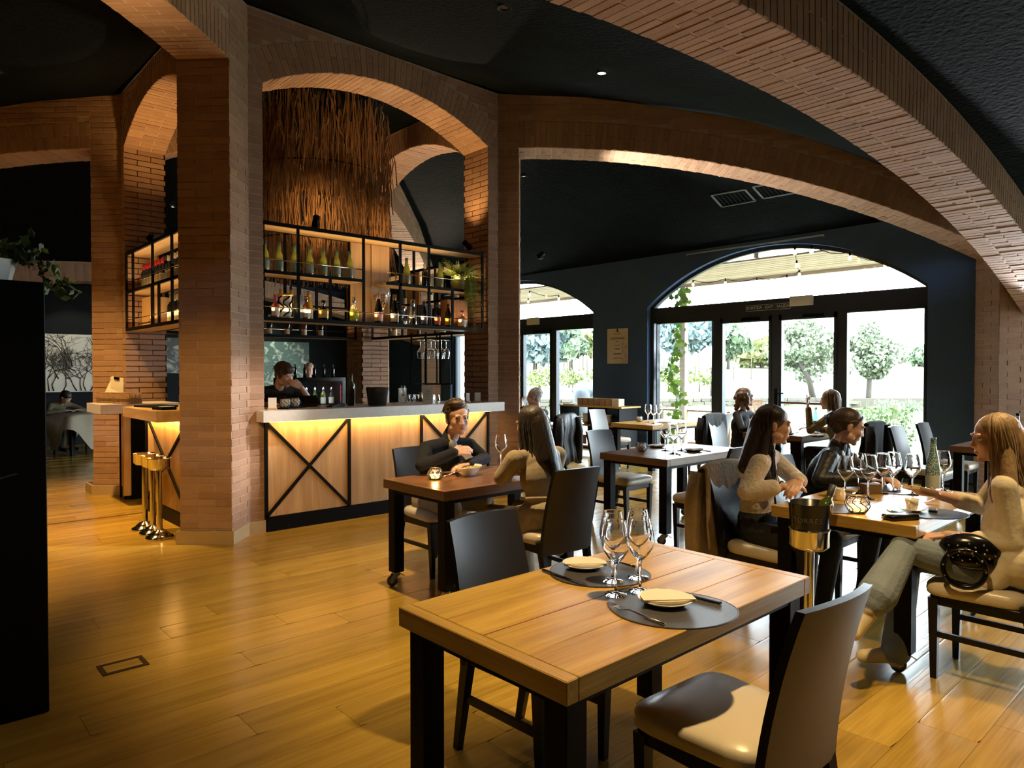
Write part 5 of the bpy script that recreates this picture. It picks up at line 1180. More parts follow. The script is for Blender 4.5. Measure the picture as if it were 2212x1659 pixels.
# ================================================================ PEOPLE
def remesh(mb, voxel, it=3, fac=.5):
    me = mb.mesh('shape', 'black'); o = bpy.data.objects.new('shape', me); COL.objects.link(o)
    r = o.modifiers.new('r', 'REMESH'); r.mode = 'VOXEL'; r.voxel_size = voxel; r.use_smooth_shade = True
    s = o.modifiers.new('s', 'SMOOTH'); s.iterations = it; s.factor = fac
    dg = bpy.context.evaluated_depsgraph_get(); out = bpy.data.meshes.new_from_object(o.evaluated_get(dg)); bpy.data.objects.remove(o); bpy.data.meshes.remove(me)
    out.materials.clear(); return out
class Body:
    def __init__(s): s.p = []
    def cap(s, a, b, ra, rb, reg): s.p.append(('c', Vector(a), Vector(b), ra, rb, reg))
    def ell(s, c, r, reg, X=None): s.p.append(('e', (X or Matrix()) @ Matrix.Translation(c), r, reg))
    def mb(s):
        m = MB()
        for q in s.p:
            if q[0] == 'c':
                _, a, b, ra, rb, _r = q; d = (b - a); L = d.length; d = d / L if L > 1e-6 else Vector((0, 0, 1)); pts, rad = [], []
                for k in range(5): t = -PI / 2 + k * PI / 8 + .02; pts.append(a + d * (ra * math.sin(t))); rad.append(max(ra * math.cos(t), .0004))
                for k in range(5): t = k * PI / 8 - .02; pts.append(b + d * (rb * math.sin(t))); rad.append(max(rb * math.cos(t), .0004))
                m.tube(pts, rad, 14)
            else: m.ell((0, 0, 0), q[2], 20, 14, X=q[1])
        return m
    def dist(s, P):
        D = np.full((len(s.p), len(P)), 9.0, np.float32)
        for i, q in enumerate(s.p):
            if q[0] == 'c':
                a, b = np.array(q[1]), np.array(q[2]); d = b - a; t = np.clip(((P - a) @ d) / max(d @ d, 1e-9), 0, 1); D[i] = np.linalg.norm(P - a - t[:, None] * d, axis=1) - (q[3] + (q[4] - q[3]) * t)
            else:
                Mi = np.array(q[1].inverted()); L = P @ Mi[:3, :3].T + Mi[:3, 3]; r = np.array(q[2] if isinstance(q[2], (tuple, list)) else (q[2],) * 3); k = np.linalg.norm(L / r, axis=1); D[i] = (k - 1) * np.linalg.norm(L, axis=1) / np.maximum(k, 1e-6)
        return D
def ik(S, Wp, l1, l2, pole):
    d = Wp - S; L = min(d.length, (l1 + l2) * .995); d = d.normalized(); a = (l1 * l1 - l2 * l2 + L * L) / (2 * L); h = math.sqrt(max(0, l1 * l1 - a * a))
    pv = Vector(pole); pv = pv - d * pv.dot(d); return S + d * a + pv.normalized() * h
def hand(B, w, d, n, thumb, curl=.5, s=1.0, reg='skin', spread=1.0):
    """w wrist, d pointing to the fingers, n out of the palm, thumb = +1/-1 side along d x n"""
    d = Vector(d).normalized(); n = Vector(n); n = (n - d * n.dot(d)).normalized(); sd = d.cross(n) * thumb
    lens = ((.040, .024, .020), (.044, .028, .021), (.041, .026, .020), (.032, .020, .018)); offs = (.030, .0105, -.0095, -.0285); kn = (.083, .088, .084, .076)
    for (a, b, c), o_, k in zip(lens, offs, kn):
        kp = w + (d * k + sd * (o_ * spread)) * s; B.cap(w + sd * (o_ * .5 * s) + d * .012 * s, kp, .0125 * s, .0105 * s, reg); p = kp; ang = curl * .55
        for L, r in ((a, .0088), (b, .0080), (c, .0072)):
            v = d * math.cos(ang) + n * math.sin(ang); q = p + v * (L * s); B.cap(p, q, (r + .0006) * s, r * s, reg); p = q; ang += curl * .75
    t0 = w + (d * .028 + sd * .030) * s; t1 = t0 + (d * .030 + sd * .024 + n * .016) * s; t2 = t1 + (d * .030 + sd * .006 + n * .014) * s
    B.cap(w + sd * .012 * s + d * .01 * s, t0, .015 * s, .013 * s, reg); B.cap(t0, t1, .0125 * s, .0105 * s, reg); B.cap(t1, t2, .0098 * s, .0085 * s, reg)
SKIN = [mat('skin_fair', (.56, .33, .235), .5, var=.05, nscale=14), mat('skin_light', (.60, .37, .28), .48, var=.05, nscale=14), mat('skin_warm', (.50, .29, .20), .5, var=.05, nscale=14)]
LIP = mat('lips', (.42, .16, .14), .4); EYEW = mat('eye_white', (.62, .60, .57), .25); IRIS = mat('iris', (.035, .03, .025), .15)
def cloth(n, c, r=.85, b=.35, bs=22, sheen=.0): return mat(n, c, r, var=.10, nscale=14, bump=b, bscale=bs, sheen=sheen)
def HX_(head, yaw, pitch, roll, s=1.0):     # yaw + = turn to the person's left, pitch + = look down
    return Matrix.Translation(head) @ Matrix.Rotation(yaw, 4, 'Z') @ Matrix.Rotation(roll, 4, 'Y') @ Matrix.Rotation(-pitch, 4, 'X') @ Matrix.Diagonal((s, s, s, 1))
def add_head(B, X, female):
    E = lambda c, r, reg='skin': B.ell(c, r, reg, X)
    E((0, -.018, .032), (.076, .096, .084)); E((0, .026, -.026), (.060 if female else .063, .062, .086)); E((0, .032, -.072), (.043 if female else .053, .045, .037)); E((0, .062, -.098), (.020 if female else .027, .018, .017))
    for s in (-1, 1):
        E((s * .034, .052, -.026), (.024, .030, .028)); E((s * .077, -.012, -.012), (.009, .018, .031)); E((s * .052, .012, -.07), (.018, .034, .026)); E((s * .030, .078, .024), (.022, .010, .007))
        E((s * .011, .087, -.034), (.008, .010, .007))
    def C(a, b, ra, rb, reg='skin'): B.cap(X @ Vector(a), X @ Vector(b), ra, rb, reg)
    C((0, .078, .016), (0, .092, -.026), .0085, .0105); C((0, .090, -.030), (0, .098, -.031), .0105, .009)
    E((0, .0815, -.0605), (.0185, .0085, .0038), 'lip'); E((0, .0810, -.0680), (.0165, .0085, .0044), 'lip')
def face_parts(body, X, open_=.8, brow=(.03, .02, .015), look=0.0, eyes=True):
    m = MB()
    if eyes:
        for s in (-1, 1):
            m.ell((s * .0305, .0700, .004), (.0135, .0115, .0085 * open_ + .001), 14, 10, 0, X)
            m.ell((s * .0305 + look, .0778, .0035), (.0058, .0045, .0058 * min(1, open_ + .15)), 10, 8, 1, X)
    mm = m.build('eyes', [EYEW, IRIS], body) if eyes else None
    m = MB()
    for s in (-1, 1):
        m.tube([X @ Vector((s * x, .0735 + .008 * (1 - abs(x - .03) / .016), .004 + .0088 * open_ - (.0035 if x > .04 else 0) - .9 * abs(x - .03) ** 1.3)) for x in (.016, .023, .031, .039, .046)], [.0009, .0016, .0018, .0016, .0008], 6)
    m.build('eyelashes', mat('lash', (.02, .014, .010), .6), body)
    m = MB(); bm = mat('eyebrow', brow, .8)
    for s in (-1, 1): m.tube([X @ Vector((s * x, y, z)) for x, y, z in ((.013, .0835, .023), (.024, .0830, .0275), (.036, .0765, .028), (.047, .0645, .023))], [.0022, .0030, .0024, .0010], 6)
    m.build('eyebrows', bm, body)
def hair_mat(n, c): return mat(n, c, .42, var=.35, nscale=30, bump=.25, bscale=90, stretch=(1, 1, .12), sheen=.1)
def hair(body, Bh, m_, tubes=None, voxel=.007, name='hair', it=2):
    me = remesh(Bh.mb(), voxel, it); mb = MB(); n = len(me.vertices); co = np.empty(n * 3, np.float32); me.vertices.foreach_get('co', co)
    mb.v = [tuple(c) for c in co.reshape(-1, 3).tolist()]; mb.f = [tuple(p.vertices) for p in me.polygons]; mb.m = [0] * len(mb.f); mb.s = [True] * len(mb.f); bpy.data.meshes.remove(me)
    if tubes:
        for pts, r in tubes: mb.tube(pts, r, 5, cap=False)
    return mb.build(name, m_, body)
def locks_down(X, n, zend, out=.012, spread=(0, 0), ang=(1.0, 5.28), seed=1, r=.0042, fan=1.0, back=None, parted=True):
    """strands that leave the crown, run round the skull and fall straight down; X is the head frame"""
    rnd = random.Random(seed); T_ = []
    for k in range(n):
        a = rnd.uniform(*ang); dx, dy = math.sin(a), math.cos(a)      # a = 0 front, growing to the right
        pts = []
        for t in (0.15, .45, .8, 1.15, 1.45): pts.append(X @ Vector((dx * .080 * math.sin(t) * 1.06, -.018 + dy * .100 * math.sin(t) * 1.06, .034 + .090 * math.cos(t))))
        base = X @ Vector((dx * (.082 + out), -.018 + dy * (.098 + out), -.03)); z0 = base.z; ze = zend + rnd.uniform(-.05, .06); sx = rnd.gauss(0, .012) + spread[0]; sy = rnd.gauss(0, .012) + spread[1]
        for j in range(7):
            f = j / 6; pts.append(Vector((base.x + sx * f + (base.x - X.translation.x) * (fan - 1) * f, base.y + sy * f + (base.y - X.translation.y) * (fan - 1) * f + (back(f) if back else 0), z0 + (ze - z0) * f)) + Vector((rnd.gauss(0, .004), rnd.gauss(0, .004), 0)))
        rr = r * rnd.uniform(.7, 1.3); T_.append((pts, [rr] * 9 + [rr * .8, rr * .55, rr * .25]))
    return T_
def short_locks(X, n, seed, length=.07, lift=.01, sweep=.6, r=.0035, zlim=-.02, fr=-.15):
    rnd = random.Random(seed); T_ = []
    for k in range(n):
        a = rnd.uniform(0, 6.283); t = rnd.uniform(.05, 1.5); d = Vector((math.sin(a) * math.sin(t), math.cos(a) * math.sin(t), math.cos(t)))
        p = Vector((d.x * .083, -.026 + d.y * .097, .044 + d.z * .088))
        if p.z < zlim or (p.y > .02 and p.z < .095): continue
        v = Vector((sweep * .6 + rnd.gauss(0, .3), fr + rnd.gauss(0, .3) if p.y > -.02 else -.4, (.15 if p.y > .02 else -.35) + rnd.gauss(0, .2))); v = (v - d * v.dot(d) * .9).normalized(); L = length * rnd.uniform(.5, 1.1); pts = []
        for j in range(5): f = j / 4; pts.append(X @ (p + v * (L * f) + d * (lift * math.sin(f * PI) + .001 - .010 * f * f)))
        T_.append((pts, [r, r, r * .9, r * .7, r * .2]))
    return T_
def sleek(X, n, bun, seed, r=.003):
    """combed-back strands from the hairline over the skull to a knot"""
    rnd = random.Random(seed); T_ = []; b = Vector(bun)
    for k in range(n):
        a = rnd.uniform(-1.9, 1.9); d0 = Vector((math.sin(a) * .080, .070 * math.cos(a) - .01 if abs(a) < 1.2 else -.02, .085 - .075 * abs(a) / 1.9)); pts = []
        for j in range(7):
            f = j / 6; p = d0.lerp(b, f); q = p - Vector((0, -.026, .036)); sc = 1 / max(.2, math.sqrt((q.x / .084) ** 2 + (q.y / .101) ** 2 + (q.z / .088) ** 2)); pts.append(X @ (Vector((0, -.026, .036)) + q * (sc if f < .85 else 1) * 1.0))
        T_.append((pts, [r * .5] + [r] * 5 + [r * .6]))
    return T_
def person(label, root, rz, sp):
    """sp: joints in the person's own frame (+y forward, +x right)"""
    B = Body(); s = sp.get('s', 1.0); fem = sp.get('fem', False); V = Vector
    pel, neck, head = V(sp['pel']), V(sp['neck']), V(sp['head']); ax = (neck - pel); up = ax.normalized(); tw = sp.get('twist', 0)
    rt = V((math.cos(tw), math.sin(tw), sp.get('tilt', 0))).normalized(); fw = up.cross(rt).normalized() * -1 if up.cross(rt).y < 0 else up.cross(rt).normalized()
    if fw.dot(V((-math.sin(tw), math.cos(tw), 0))) < 0: fw = -fw
    L = ax.length; Rm = Matrix((rt, fw, up)).transposed().to_4x4(); at_ = lambda f, o=0: pel + ax * f - fw * (.03 * math.sin(f * PI)) + fw * o
    E = lambda c, r, reg: B.ell((0, 0, 0), r, reg, Matrix.Translation(c) @ Rm)
    wk = sp.get('bulk', 1.0)
    E(at_(.02), (.165 * s * wk, .125 * s, .105 * s), 'bottom'); E(at_(.14), (.150 * s * wk, .115 * s, .10 * s), sp.get('hipreg', 'top')); E(at_(.32), (.130 * s * wk, .100 * s, .13 * s), 'top'); E(at_(.58), ((.150 if fem else .165) * s * wk, .108 * s, .16 * s), 'top'); E(at_(.78), ((.13 if fem else .15) * s * wk, .085 * s, .10 * s), 'top')
    if fem:
        for q in (-1, 1): E(at_(.60, .070) + rt * (q * .060), (.058, .042, .055), 'top')
    sw = (.155 if fem else .185) * s * wk; sh = {q: neck - up * .055 + rt * (q * sw) + V((0, 0, sp.get('shrug', 0))) for q in (-1, 1)}
    for q in (-1, 1):
        B.cap(neck - up * .035, sh[q], .052 * s, .056 * s, 'top')
    X = HX_(head, *sp.get('face', (0, 0, 0)), sp.get('hs', 1.0)); B.cap(neck - up * .04, X @ V((0, -.028, -.055)), .050 * s if not fem else .044, .050 * s if not fem else .043, 'skin')
    if sp.get('collar'): B.cap(neck - up * .045, neck + (X @ V((0, -.03, -.07)) - neck) * sp['collar'], .062 * s, .058 * s, 'top')
    add_head(B, X, fem)
    for q, k in ((1, 'R'), (-1, 'L')):
        w = V(sp['hand' + k]); e_ = V(sp['elbow' + k]) if 'elbow' + k in sp else ik(sh[q], w, .285 * s, .25 * s, sp.get('pole' + k, (q, -.6, -.8)))
        ar = sp.get('sleeve', 1.0); B.cap(sh[q], e_, .052 * s * ar, .043 * s * ar, 'sleeve'); cuff = sp.get('cuff', 1.0); wv = e_ + (w - e_) * cuff
        B.cap(e_, wv, .043 * s * ar, (.036 if cuff > .9 else .041) * s * ar, 'sleeve')
        if cuff < .98: B.cap(e_, w, .037 * s, .026 * s, 'skin')
        else: B.cap(e_ + (w - e_) * .85, w, .028 * s, .026 * s, 'skin')
        hd = sp.get('hdir' + k) or (w - e_); hand(B, w, hd, sp.get('palm' + k, (0, 0, -1)), sp.get('thumb' + k, 1 if q > 0 else -1), sp.get('curl' + k, .5), s * .98)
        hp = pel + rt * (q * .088 * s) + V((0, .02, -.015)); kn = V(sp['knee' + k]); an = V(sp['ankle' + k]); lw = sp.get('leg', 1.0)
        B.cap(hp, kn, .088 * s * lw, .062 * s * lw, 'bottom'); B.cap(kn, an, .060 * s * lw, sp.get('hem', .045) * s, 'bottom')
        td = V(sp.get('toe' + k, (0, 1, -.05))).normalized(); B.cap(an + V((0, 0, -.02)) - td * .02, an + td * .15 * s + V((0, 0, -.035)), .040 * s, .034 * s, 'shoe')
        if sp.get('sock'): B.cap(an - (an - kn).normalized() * -.005, an + (an - kn).normalized() * .05, .032, .032, 'sock')
    if 'extra' in sp: sp['extra'](B, dict(at=at_, rt=rt, fw=fw, up=up, sh=sh, X=X, neck=neck, pel=pel))
    me = remesh(B.mb(), sp.get('voxel', .006), sp.get('it', 2)); n = len(me.polygons); ce = np.empty(n * 3, np.float32); me.polygons.foreach_get('center', ce); ce = ce.reshape(-1, 3).astype(np.float64)
    D = B.dist(ce); bi = D.argmin(0); regs = [q[-1] for q in B.p]; names = sorted(set(regs)); mats = dict(sp['mats']); mats.setdefault('lip', LIP); mats.setdefault('sleeve', mats['top']); mats.setdefault('sock', mats.get('shoe'))
    for nm in names: me.materials.append(mats[nm])
    ix = np.array([names.index(r) for r in regs]); me.polygons.foreach_set('material_index', ix[bi].astype(np.int32)); me.polygons.foreach_set('use_smooth', np.ones(n, bool)); me.update(); me.name = 'person'
    o = ob('person', me, None, (*root, 0), rz); tag(o, label, 'person')
    if sp.get('features', True): face_parts(o, X, sp.get('open', .8), sp.get('brow', (.03, .02, .015)), sp.get('look', 0))
    return o, X
dark_hair = hair_mat('dark_brown_hair', (.022, .014, .010)); brown_hair = hair_mat('brown_hair', (.055, .033, .020)); blonde_hair = hair_mat('blonde_hair', (.36, .235, .125)); grey_hair = hair_mat('grey_hair', (.34, .32, .30)); lbrown = hair_mat('light_brown_hair', (.16, .095, .05))
shoe_b = mat('dark_shoe', (.02, .018, .016), .4)

# ---- man in navy
navy = cloth('navy_fleece', (.0055, .008, .016), .95); khaki = cloth('khaki_trousers', (.33, .27, .19))
def zipneck(B, c):
    X = c['X']; B.cap(c['neck'] - c['up'] * .02 - c['fw'] * .02, X @ Vector((0, -.055, -.085)), .066, .062, 'top'); B.ell((0, 0, 0), (.035, .022, .05), 'shirt', Matrix.Translation(c['neck'] + c['fw'] * .058 - c['up'] * .035))
o, X = person('man in navy quarter-zip sweater leaning his folded arms on the brown table', (3.16, 4.38), PI, dict(
    pel=(0, 0, .53), neck=(-.085, .115, .985), head=(-.115, .165, 1.15), face=(-.30, .10, .06), hs=1.06, s=1.05, voxel=.0055, shrug=-.01, twist=-.1,
    elbowR=(.245, .20, .82), handR=(.03, .30, .905), hdirR=(-1, .25, .15), palmR=(0, -.6, -.5), curlR=.45, elbowL=(-.36, .20, .82), handL=(-.10, .325, .815), hdirL=(1, .1, 0), curlL=.5,
    kneeR=(.14, .44, .53), ankleR=(.13, .38, .10), kneeL=(-.16, .44, .53), ankleL=(-.16, .40, .10), extra=zipneck, look=.002, open=.75, brow=(.03, .018, .012),
    mats=dict(skin=SKIN[1], top=navy, bottom=khaki, shoe=shoe_b, shirt=cloth('grey_tee', (.22, .23, .23)))))
Bh = Body(); Bh.ell((0, -.031, .053), (.0835, .098, .081), 'h', X); Bh.ell((0, -.06, -.01), (.07, .05, .075), 'h', X); Bh.ell((.012, .022, .112), (.058, .048, .024), 'h', X)
for s in (-1, 1): Bh.ell((s * .073, -.012, .012), (.013, .030, .045), 'h', X)
hair(o, Bh, brown_hair, short_locks(X, 260, 3, .05, .008, .8, fr=-.35))
MB().tube([(X @ Vector(p)) for p in ((-.0, .078, -.175), (.002, .10, -.24), (.004, .125, -.30))], .0022, 6).build('zip', 'steel', o)

# ---- woman in beige seen from behind
beige = cloth('beige_coat', (.36, .29, .20), .9, .3, 12)
def coat(B, c):
    B.ell((0, -.02, .60), (.185, .16, .10), 'top'); B.cap((-.12, .0, .58), (-.20, .10, .22), .085, .06, 'top'); B.cap((-.12, .10, .55), (-.17, .22, .20), .075, .055, 'top'); B.cap((.13, .0, .58), (.17, .05, .30), .07, .05, 'top')
o, X = person('woman with long dark hair in a beige coat, back turned', (3.24, 3.24), -.05, dict(
    pel=(0, -.02, .53), neck=(-.015, .08, .985), head=(-.025, .125, 1.15), face=(.15, .16, .0), s=.98, fem=True, voxel=.007, sleeve=1.30,
    elbowL=(-.25, .14, .815), handL=(-.06, .36, .81), hdirL=(1, .4, 0), elbowR=(.26, .18, .815), handR=(.10, .38, .81), hdirR=(-1, .4, .1),
    kneeR=(.13, .40, .52), ankleR=(.13, .36, .10), kneeL=(-.14, .40, .52), ankleL=(-.15, .36, .10), leg=1.15, hem=.08, extra=coat, bulk=1.22,
    mats=dict(skin=SKIN[0], top=beige, bottom=beige, shoe=shoe_b)))
Bh = Body(); Bh.ell((0, -.030, .034), (.086, .100, .090), 'h', X); Bh.cap(X @ Vector((0, -.07, .0)), Vector((-.01, -.02, .92)), .078, .085, 'h'); Bh.cap(Vector((-.01, -.02, .92)), Vector((.03, -.075, .79)), .085, .045, 'h'); Bh.cap(Vector((.05, -.02, .95)), Vector((.09, -.05, .80)), .05, .025, 'h')
hair(o, Bh, dark_hair, locks_down(X, 150, .77, .010, (.03, -.05), (1.25, 5.1), 4, .0045, 1.25))
m2 = MB(); clipm = mat('burgundy_clip', (.10, .012, .02), .3)
for k in range(6): m2.tube([X @ Vector((.05 + .012 * math.sin(k), -.105 + .004 * k, .01 - .012 * k)), X @ Vector((.075, -.115, -.005 - .012 * k))], .005, 6)
m2.build('hair_clip', clipm, o)
MB().tube([(.185 * math.cos(a) * 1.03, -.02 + .15 * math.sin(a), .69 + .012 * math.sin(a * 2)) for a in [PI * .9 + i * PI * 1.2 / 16 for i in range(17)]], .012, 6).build('waist_tie', beige, o)

# ---- bartender
tee = cloth('black_tee', (.008, .008, .009), .9)
o, X = person('bartender in black shirt bending over the bar, hand at his mouth', (3.18, 7.66), PI, dict(
    pel=(0, 0, .97), neck=(-.06, .33, 1.325), head=(-.085, .42, 1.465), face=(.38, .34, .1), s=1.05, voxel=.0065, twist=.1, hs=1.05,
    elbowR=(.30, .40, 1.12), handR=(.16, .58, 1.165), hdirR=(-.8, .4, 0), curlR=.5, elbowL=(-.38, .42, 1.17), handL=(-.215, .56, 1.325), hdirL=(.75, -.02, .45), palmL=(0, -.9, -.2), curlL=.75, cuff=.3,
    kneeR=(.11, .05, .50), ankleR=(.12, .0, .10), kneeL=(-.11, .05, .50), ankleL=(-.13, .0, .10), open=.25, brow=(.025, .016, .010),
    mats=dict(skin=SKIN[1], top=tee, bottom=cloth('black_trousers', (.012, .012, .013)), shoe=shoe_b)))
Bh = Body(); Bh.ell((0, -.024, .046), (.084, .102, .082), 'h', X); Bh.ell((0, -.055, -.005), (.07, .05, .07), 'h', X); Bh.ell((0, .045, .085), (.064, .045, .030), 'h', X); Bh.ell((.0, .068, .066), (.055, .020, .018), 'h', X)
for s in (-1, 1): Bh.ell((s * .073, .0, .012), (.013, .04, .045), 'h', X)
hair(o, Bh, brown_hair, short_locks(X, 200, 9, .05, .004, .2, fr=.5))

# ---- grey-haired man
blackj = cloth('black_jacket', (.009, .010, .013), .8)
o, X = person('grey-haired man with glasses and dark jacket sitting behind the puffer coat', (6.62, 6.66), .30, dict(
    pel=(0, 0, .53), neck=(0, .10, .985), head=(0, .14, 1.155), face=(.30, .05, 0), s=1.06, voxel=.009, bulk=1.08,
    handR=(.12, .42, .80), handL=(-.02, .30, 1.00), hdirL=(0, .1, 1), palmL=(0, -1, 0), poleR=(1, -.4, -.5), poleL=(-1, -.2, -.6), kneeR=(.14, .44, .53), ankleR=(.13, .40, .10), kneeL=(-.14, .44, .53), ankleL=(-.13, .40, .10),
    mats=dict(skin=SKIN[1], top=blackj, bottom=cloth('dark_jeans', (.02, .025, .04)), shoe=shoe_b), brow=(.25, .24, .22)))
Bh = Body(); Bh.ell((0, -.026, .042), (.081, .098, .080), 'h', X); Bh.ell((0, -.05, -.01), (.072, .05, .07), 'h', X); hair(o, Bh, grey_hair, short_locks(X, 80, 2, .03, .003, .1), .009)
m2 = MB()
for s in (-1, 1):
    m2.tube([X @ Vector((s * .033 + .022 * math.cos(a), .096, .002 + .017 * math.sin(a))) for a in [i * PI / 8 for i in range(17)]], .0018, 5); m2.tube([X @ Vector((s * .055, .094, .006)), X @ Vector((s * .078, .03, .006)), X @ Vector((s * .08, -.02, .0))], .0018, 5)
m2.build('spectacles', 'black', o)

# ---- woman in white knit
knit = cloth('cream_knit', (.62, .56, .50), .95, .45, 50)
o, X = person('woman with long brown hair in a cropped white knit sweater, turned to her friend', (3.985, 2.14), PI, dict(
    pel=(0, 0, .53), neck=(-.05, .03, 1.005), head=(-.085, .06, 1.175), face=(.60, .10, -.05), s=.99, fem=True, voxel=.0055, twist=.25, sleeve=1.22, hipreg='bottom',
    elbowR=(.235, .05, .80), handR=(.10, .205, .835), hdirR=(-.8, .45, .05), palmR=(-.2, .1, -.9), curlR=.55, elbowL=(-.27, .12, .82), handL=(.0, .255, .86), hdirL=(.85, .1, -.25), palmL=(.1, -.3, -.9), curlL=.7, cuff=.72,
    kneeR=(.20, .40, .56), ankleR=(.10, .34, .12), kneeL=(-.12, .40, .52), ankleL=(-.12, .34, .10), brow=(.03, .02, .014),
    mats=dict(skin=SKIN[1], top=knit, bottom=cloth('black_jeans', (.010, .012, .016)), shoe=shoe_b)))
Bh = Body(); Bh.ell((0, -.028, .036), (.085, .101, .088), 'h', X); Bh.cap(X @ Vector((0, -.075, 0)), Vector((-.02, -.06, .95)), .074, .07, 'h'); Bh.cap(X @ Vector((.062, -.045, -.03)), Vector((.075, .045, .95)), .030, .038, 'h'); Bh.cap(Vector((.075, .045, .95)), Vector((.04, .115, .80)), .040, .026, 'h'); Bh.cap(X @ Vector((.02, -.085, -.02)), Vector((.10, -.03, .93)), .055, .05, 'h')
hair(o, Bh, dark_hair, locks_down(X, 90, .84, .008, (.01, -.03), (1.7, 4.9), 6, .004, 1.1) + locks_down(X, 30, .80, .002, (.02, .05), (1.65, 1.95), 16, .0035, 1.0))
m2 = MB(); m2.tube([(.105 + .029 * math.cos(a), .20, .836 + .029 * math.sin(a)) for a in [i * PI / 8 for i in range(17)]], .004, 6); m2.build('watch_strap', 'black', o)

# ---- woman in black leather
leather = mat('black_leather', (.007, .0075, .0085), .48, spec=.35, bump=.35, bscale=30)
def jacket(B, c):
    for q in (-1, 1): B.ell((0, 0, 0), (.04, .016, .07), 'top', Matrix.Translation(c['neck'] + c['fw'] * .065 + c['rt'] * (q * .07) - c['up'] * .05) @ Matrix.Rotation(q * .4, 4, 'Y'))
    B.ell((0, 0, 0), (.06, .04, .10), 'shirt', Matrix.Translation(c['neck'] + c['fw'] * .055 - c['up'] * .11))
o, X = person('woman in black leather jacket with pinned-up brown hair looking down', (4.78, 2.14), PI, dict(
    pel=(0, 0, .53), neck=(-.055, .115, .98), head=(-.085, .185, 1.13), face=(.60, .34, -.05), s=1.0, fem=True, voxel=.006, twist=.2, sleeve=1.15, collar=.2,
    elbowR=(.27, .14, .80), handR=(.06, .34, .80), hdirR=(-.8, .5, 0), elbowL=(-.32, .2, .80), handL=(-.12, .40, .80), hdirL=(.6, .7, 0), kneeR=(.12, .42, .52), ankleR=(.12, .36, .10), kneeL=(-.12, .42, .52), ankleL=(-.12, .36, .10), extra=jacket, open=.2, brow=(.04, .026, .018),
    mats=dict(skin=SKIN[1], top=leather, bottom=cloth('black_skirt', (.010, .012, .015)), shoe=shoe_b, shirt=cloth('slate_tee', (.035, .045, .055)))))
Bh = Body(); Bh.ell((0, -.028, .036), (.082, .099, .086), 'h', X); Bh.ell((0, -.07, -.015), (.062, .05, .065), 'h', X); Bh.ell((.0, -.115, .005), (.045, .035, .055), 'h', X)
hair(o, Bh, brown_hair, sleek(X, 90, (0, -.115, .005), 13))
m2 = MB()
for k in range(5): m2.tube([X @ Vector((-.03 + .015 * k, -.135, .06)), X @ Vector((-.03 + .015 * k, -.165, .02)), X @ Vector((-.03 + .015 * k, -.14, -.03))], .006, 6)
m2.build('claw_clip', mat('brown_clip', (.035, .02, .016), .25), o)
MB().ell(X @ Vector((.08, -.008, -.046)), .005, 8, 6).build('earring', 'steel', o)
MB().ell((-.16, .165, .90), (.010, .004, .010), 8, 6).build('jacket_stud', C['gold'], o)

# ---- blonde woman
shirtc = cloth('cream_shirt', (.66, .58, .44), .85, .3, 14); jeans = cloth('grey_jeans', (.15, .185, .225), .9, .2, 70)
def openshirt(B, c):
    B.ell((-.02, -.09, .60), (.205, .15, .14), 'top'); B.ell((.0, -.03, .74), (.185, .135, .17), 'top'); B.cap((.14, -.08, .62), (.17, -.05, .44), .08, .05, 'top'); B.cap((-.15, -.06, .62), (-.175, .02, .50), .07, .045, 'top'); B.cap((-.34, .36, .61), (-.57, .385, .45), .066, .088, 'bottom')
o, X = person('blonde woman in cream shirt and grey jeans with a studded black bag', (4.05, .88), 0, dict(
    pel=(0, 0, .53), neck=(.06, .035, 1.00), head=(.045, .075, 1.17), face=(.62, .10, .02), s=1.0, fem=True, voxel=.0055, twist=.25, sleeve=1.08, cuff=.5, bulk=1.06,
    elbowL=(-.16, -.06, .70), handL=(-.17, .21, .695), hdirL=(-.25, .8, -.12), palmL=(.15, -.1, -.95), curlL=.6, elbowR=(.20, .16, .80), handR=(.0, .30, .865), hdirR=(-.75, .5, .05), palmR=(.1, .1, .95), thumbR=-1, curlR=.45,
    kneeL=(-.30, .36, .63), ankleL=(-.60, .39, .42), toeL=(-.75, .35, -.75), kneeR=(-.06, .42, .53), ankleR=(-.28, .40, .10), toeR=(-.5, .8, -.05), leg=1.05, hem=.07, sock=True, extra=openshirt,
    mats=dict(skin=SKIN[1], top=shirtc, bottom=jeans, shoe=mat('cream_shoe', (.62, .52, .33), .6), sock=cloth('beige_sock', (.42, .36, .28))), brow=(.16, .10, .06)))
Bh = Body(); Bh.ell((0, -.028, .036), (.086, .102, .089), 'h', X); Bh.cap(X @ Vector((0, -.07, .0)), Vector((.09, -.06, .97)), .078, .080, 'h'); Bh.cap(Vector((.09, -.06, .97)), Vector((.10, -.085, .76)), .08, .05, 'h'); Bh.cap(X @ Vector((-.06, -.03, -.02)), Vector((-.06, -.015, .93)), .035, .042, 'h'); Bh.cap(Vector((-.06, -.015, .93)), Vector((-.075, .03, .76)), .040, .022, 'h')
hair(o, Bh, blonde_hair, locks_down(X, 150, .79, .010, (.0, -.03), (1.5, 5.4), 5, .0045, 1.2))
m2 = MB(); m2.tube([(-.178 + .030 * math.cos(a), .150, .694 + .030 * math.sin(a)) for a in [i * PI / 8 for i in range(17)]], .004, 6); m2.build('bracelet', C['gold'], o)
MB().tube([(.045 + .02 * math.cos(a), .275 + .022 * math.sin(a) * .5, .86 + .030 * math.sin(a)) for a in [i * PI / 8 for i in range(17)]], .005, 6).build('black_wristband', 'black', o)
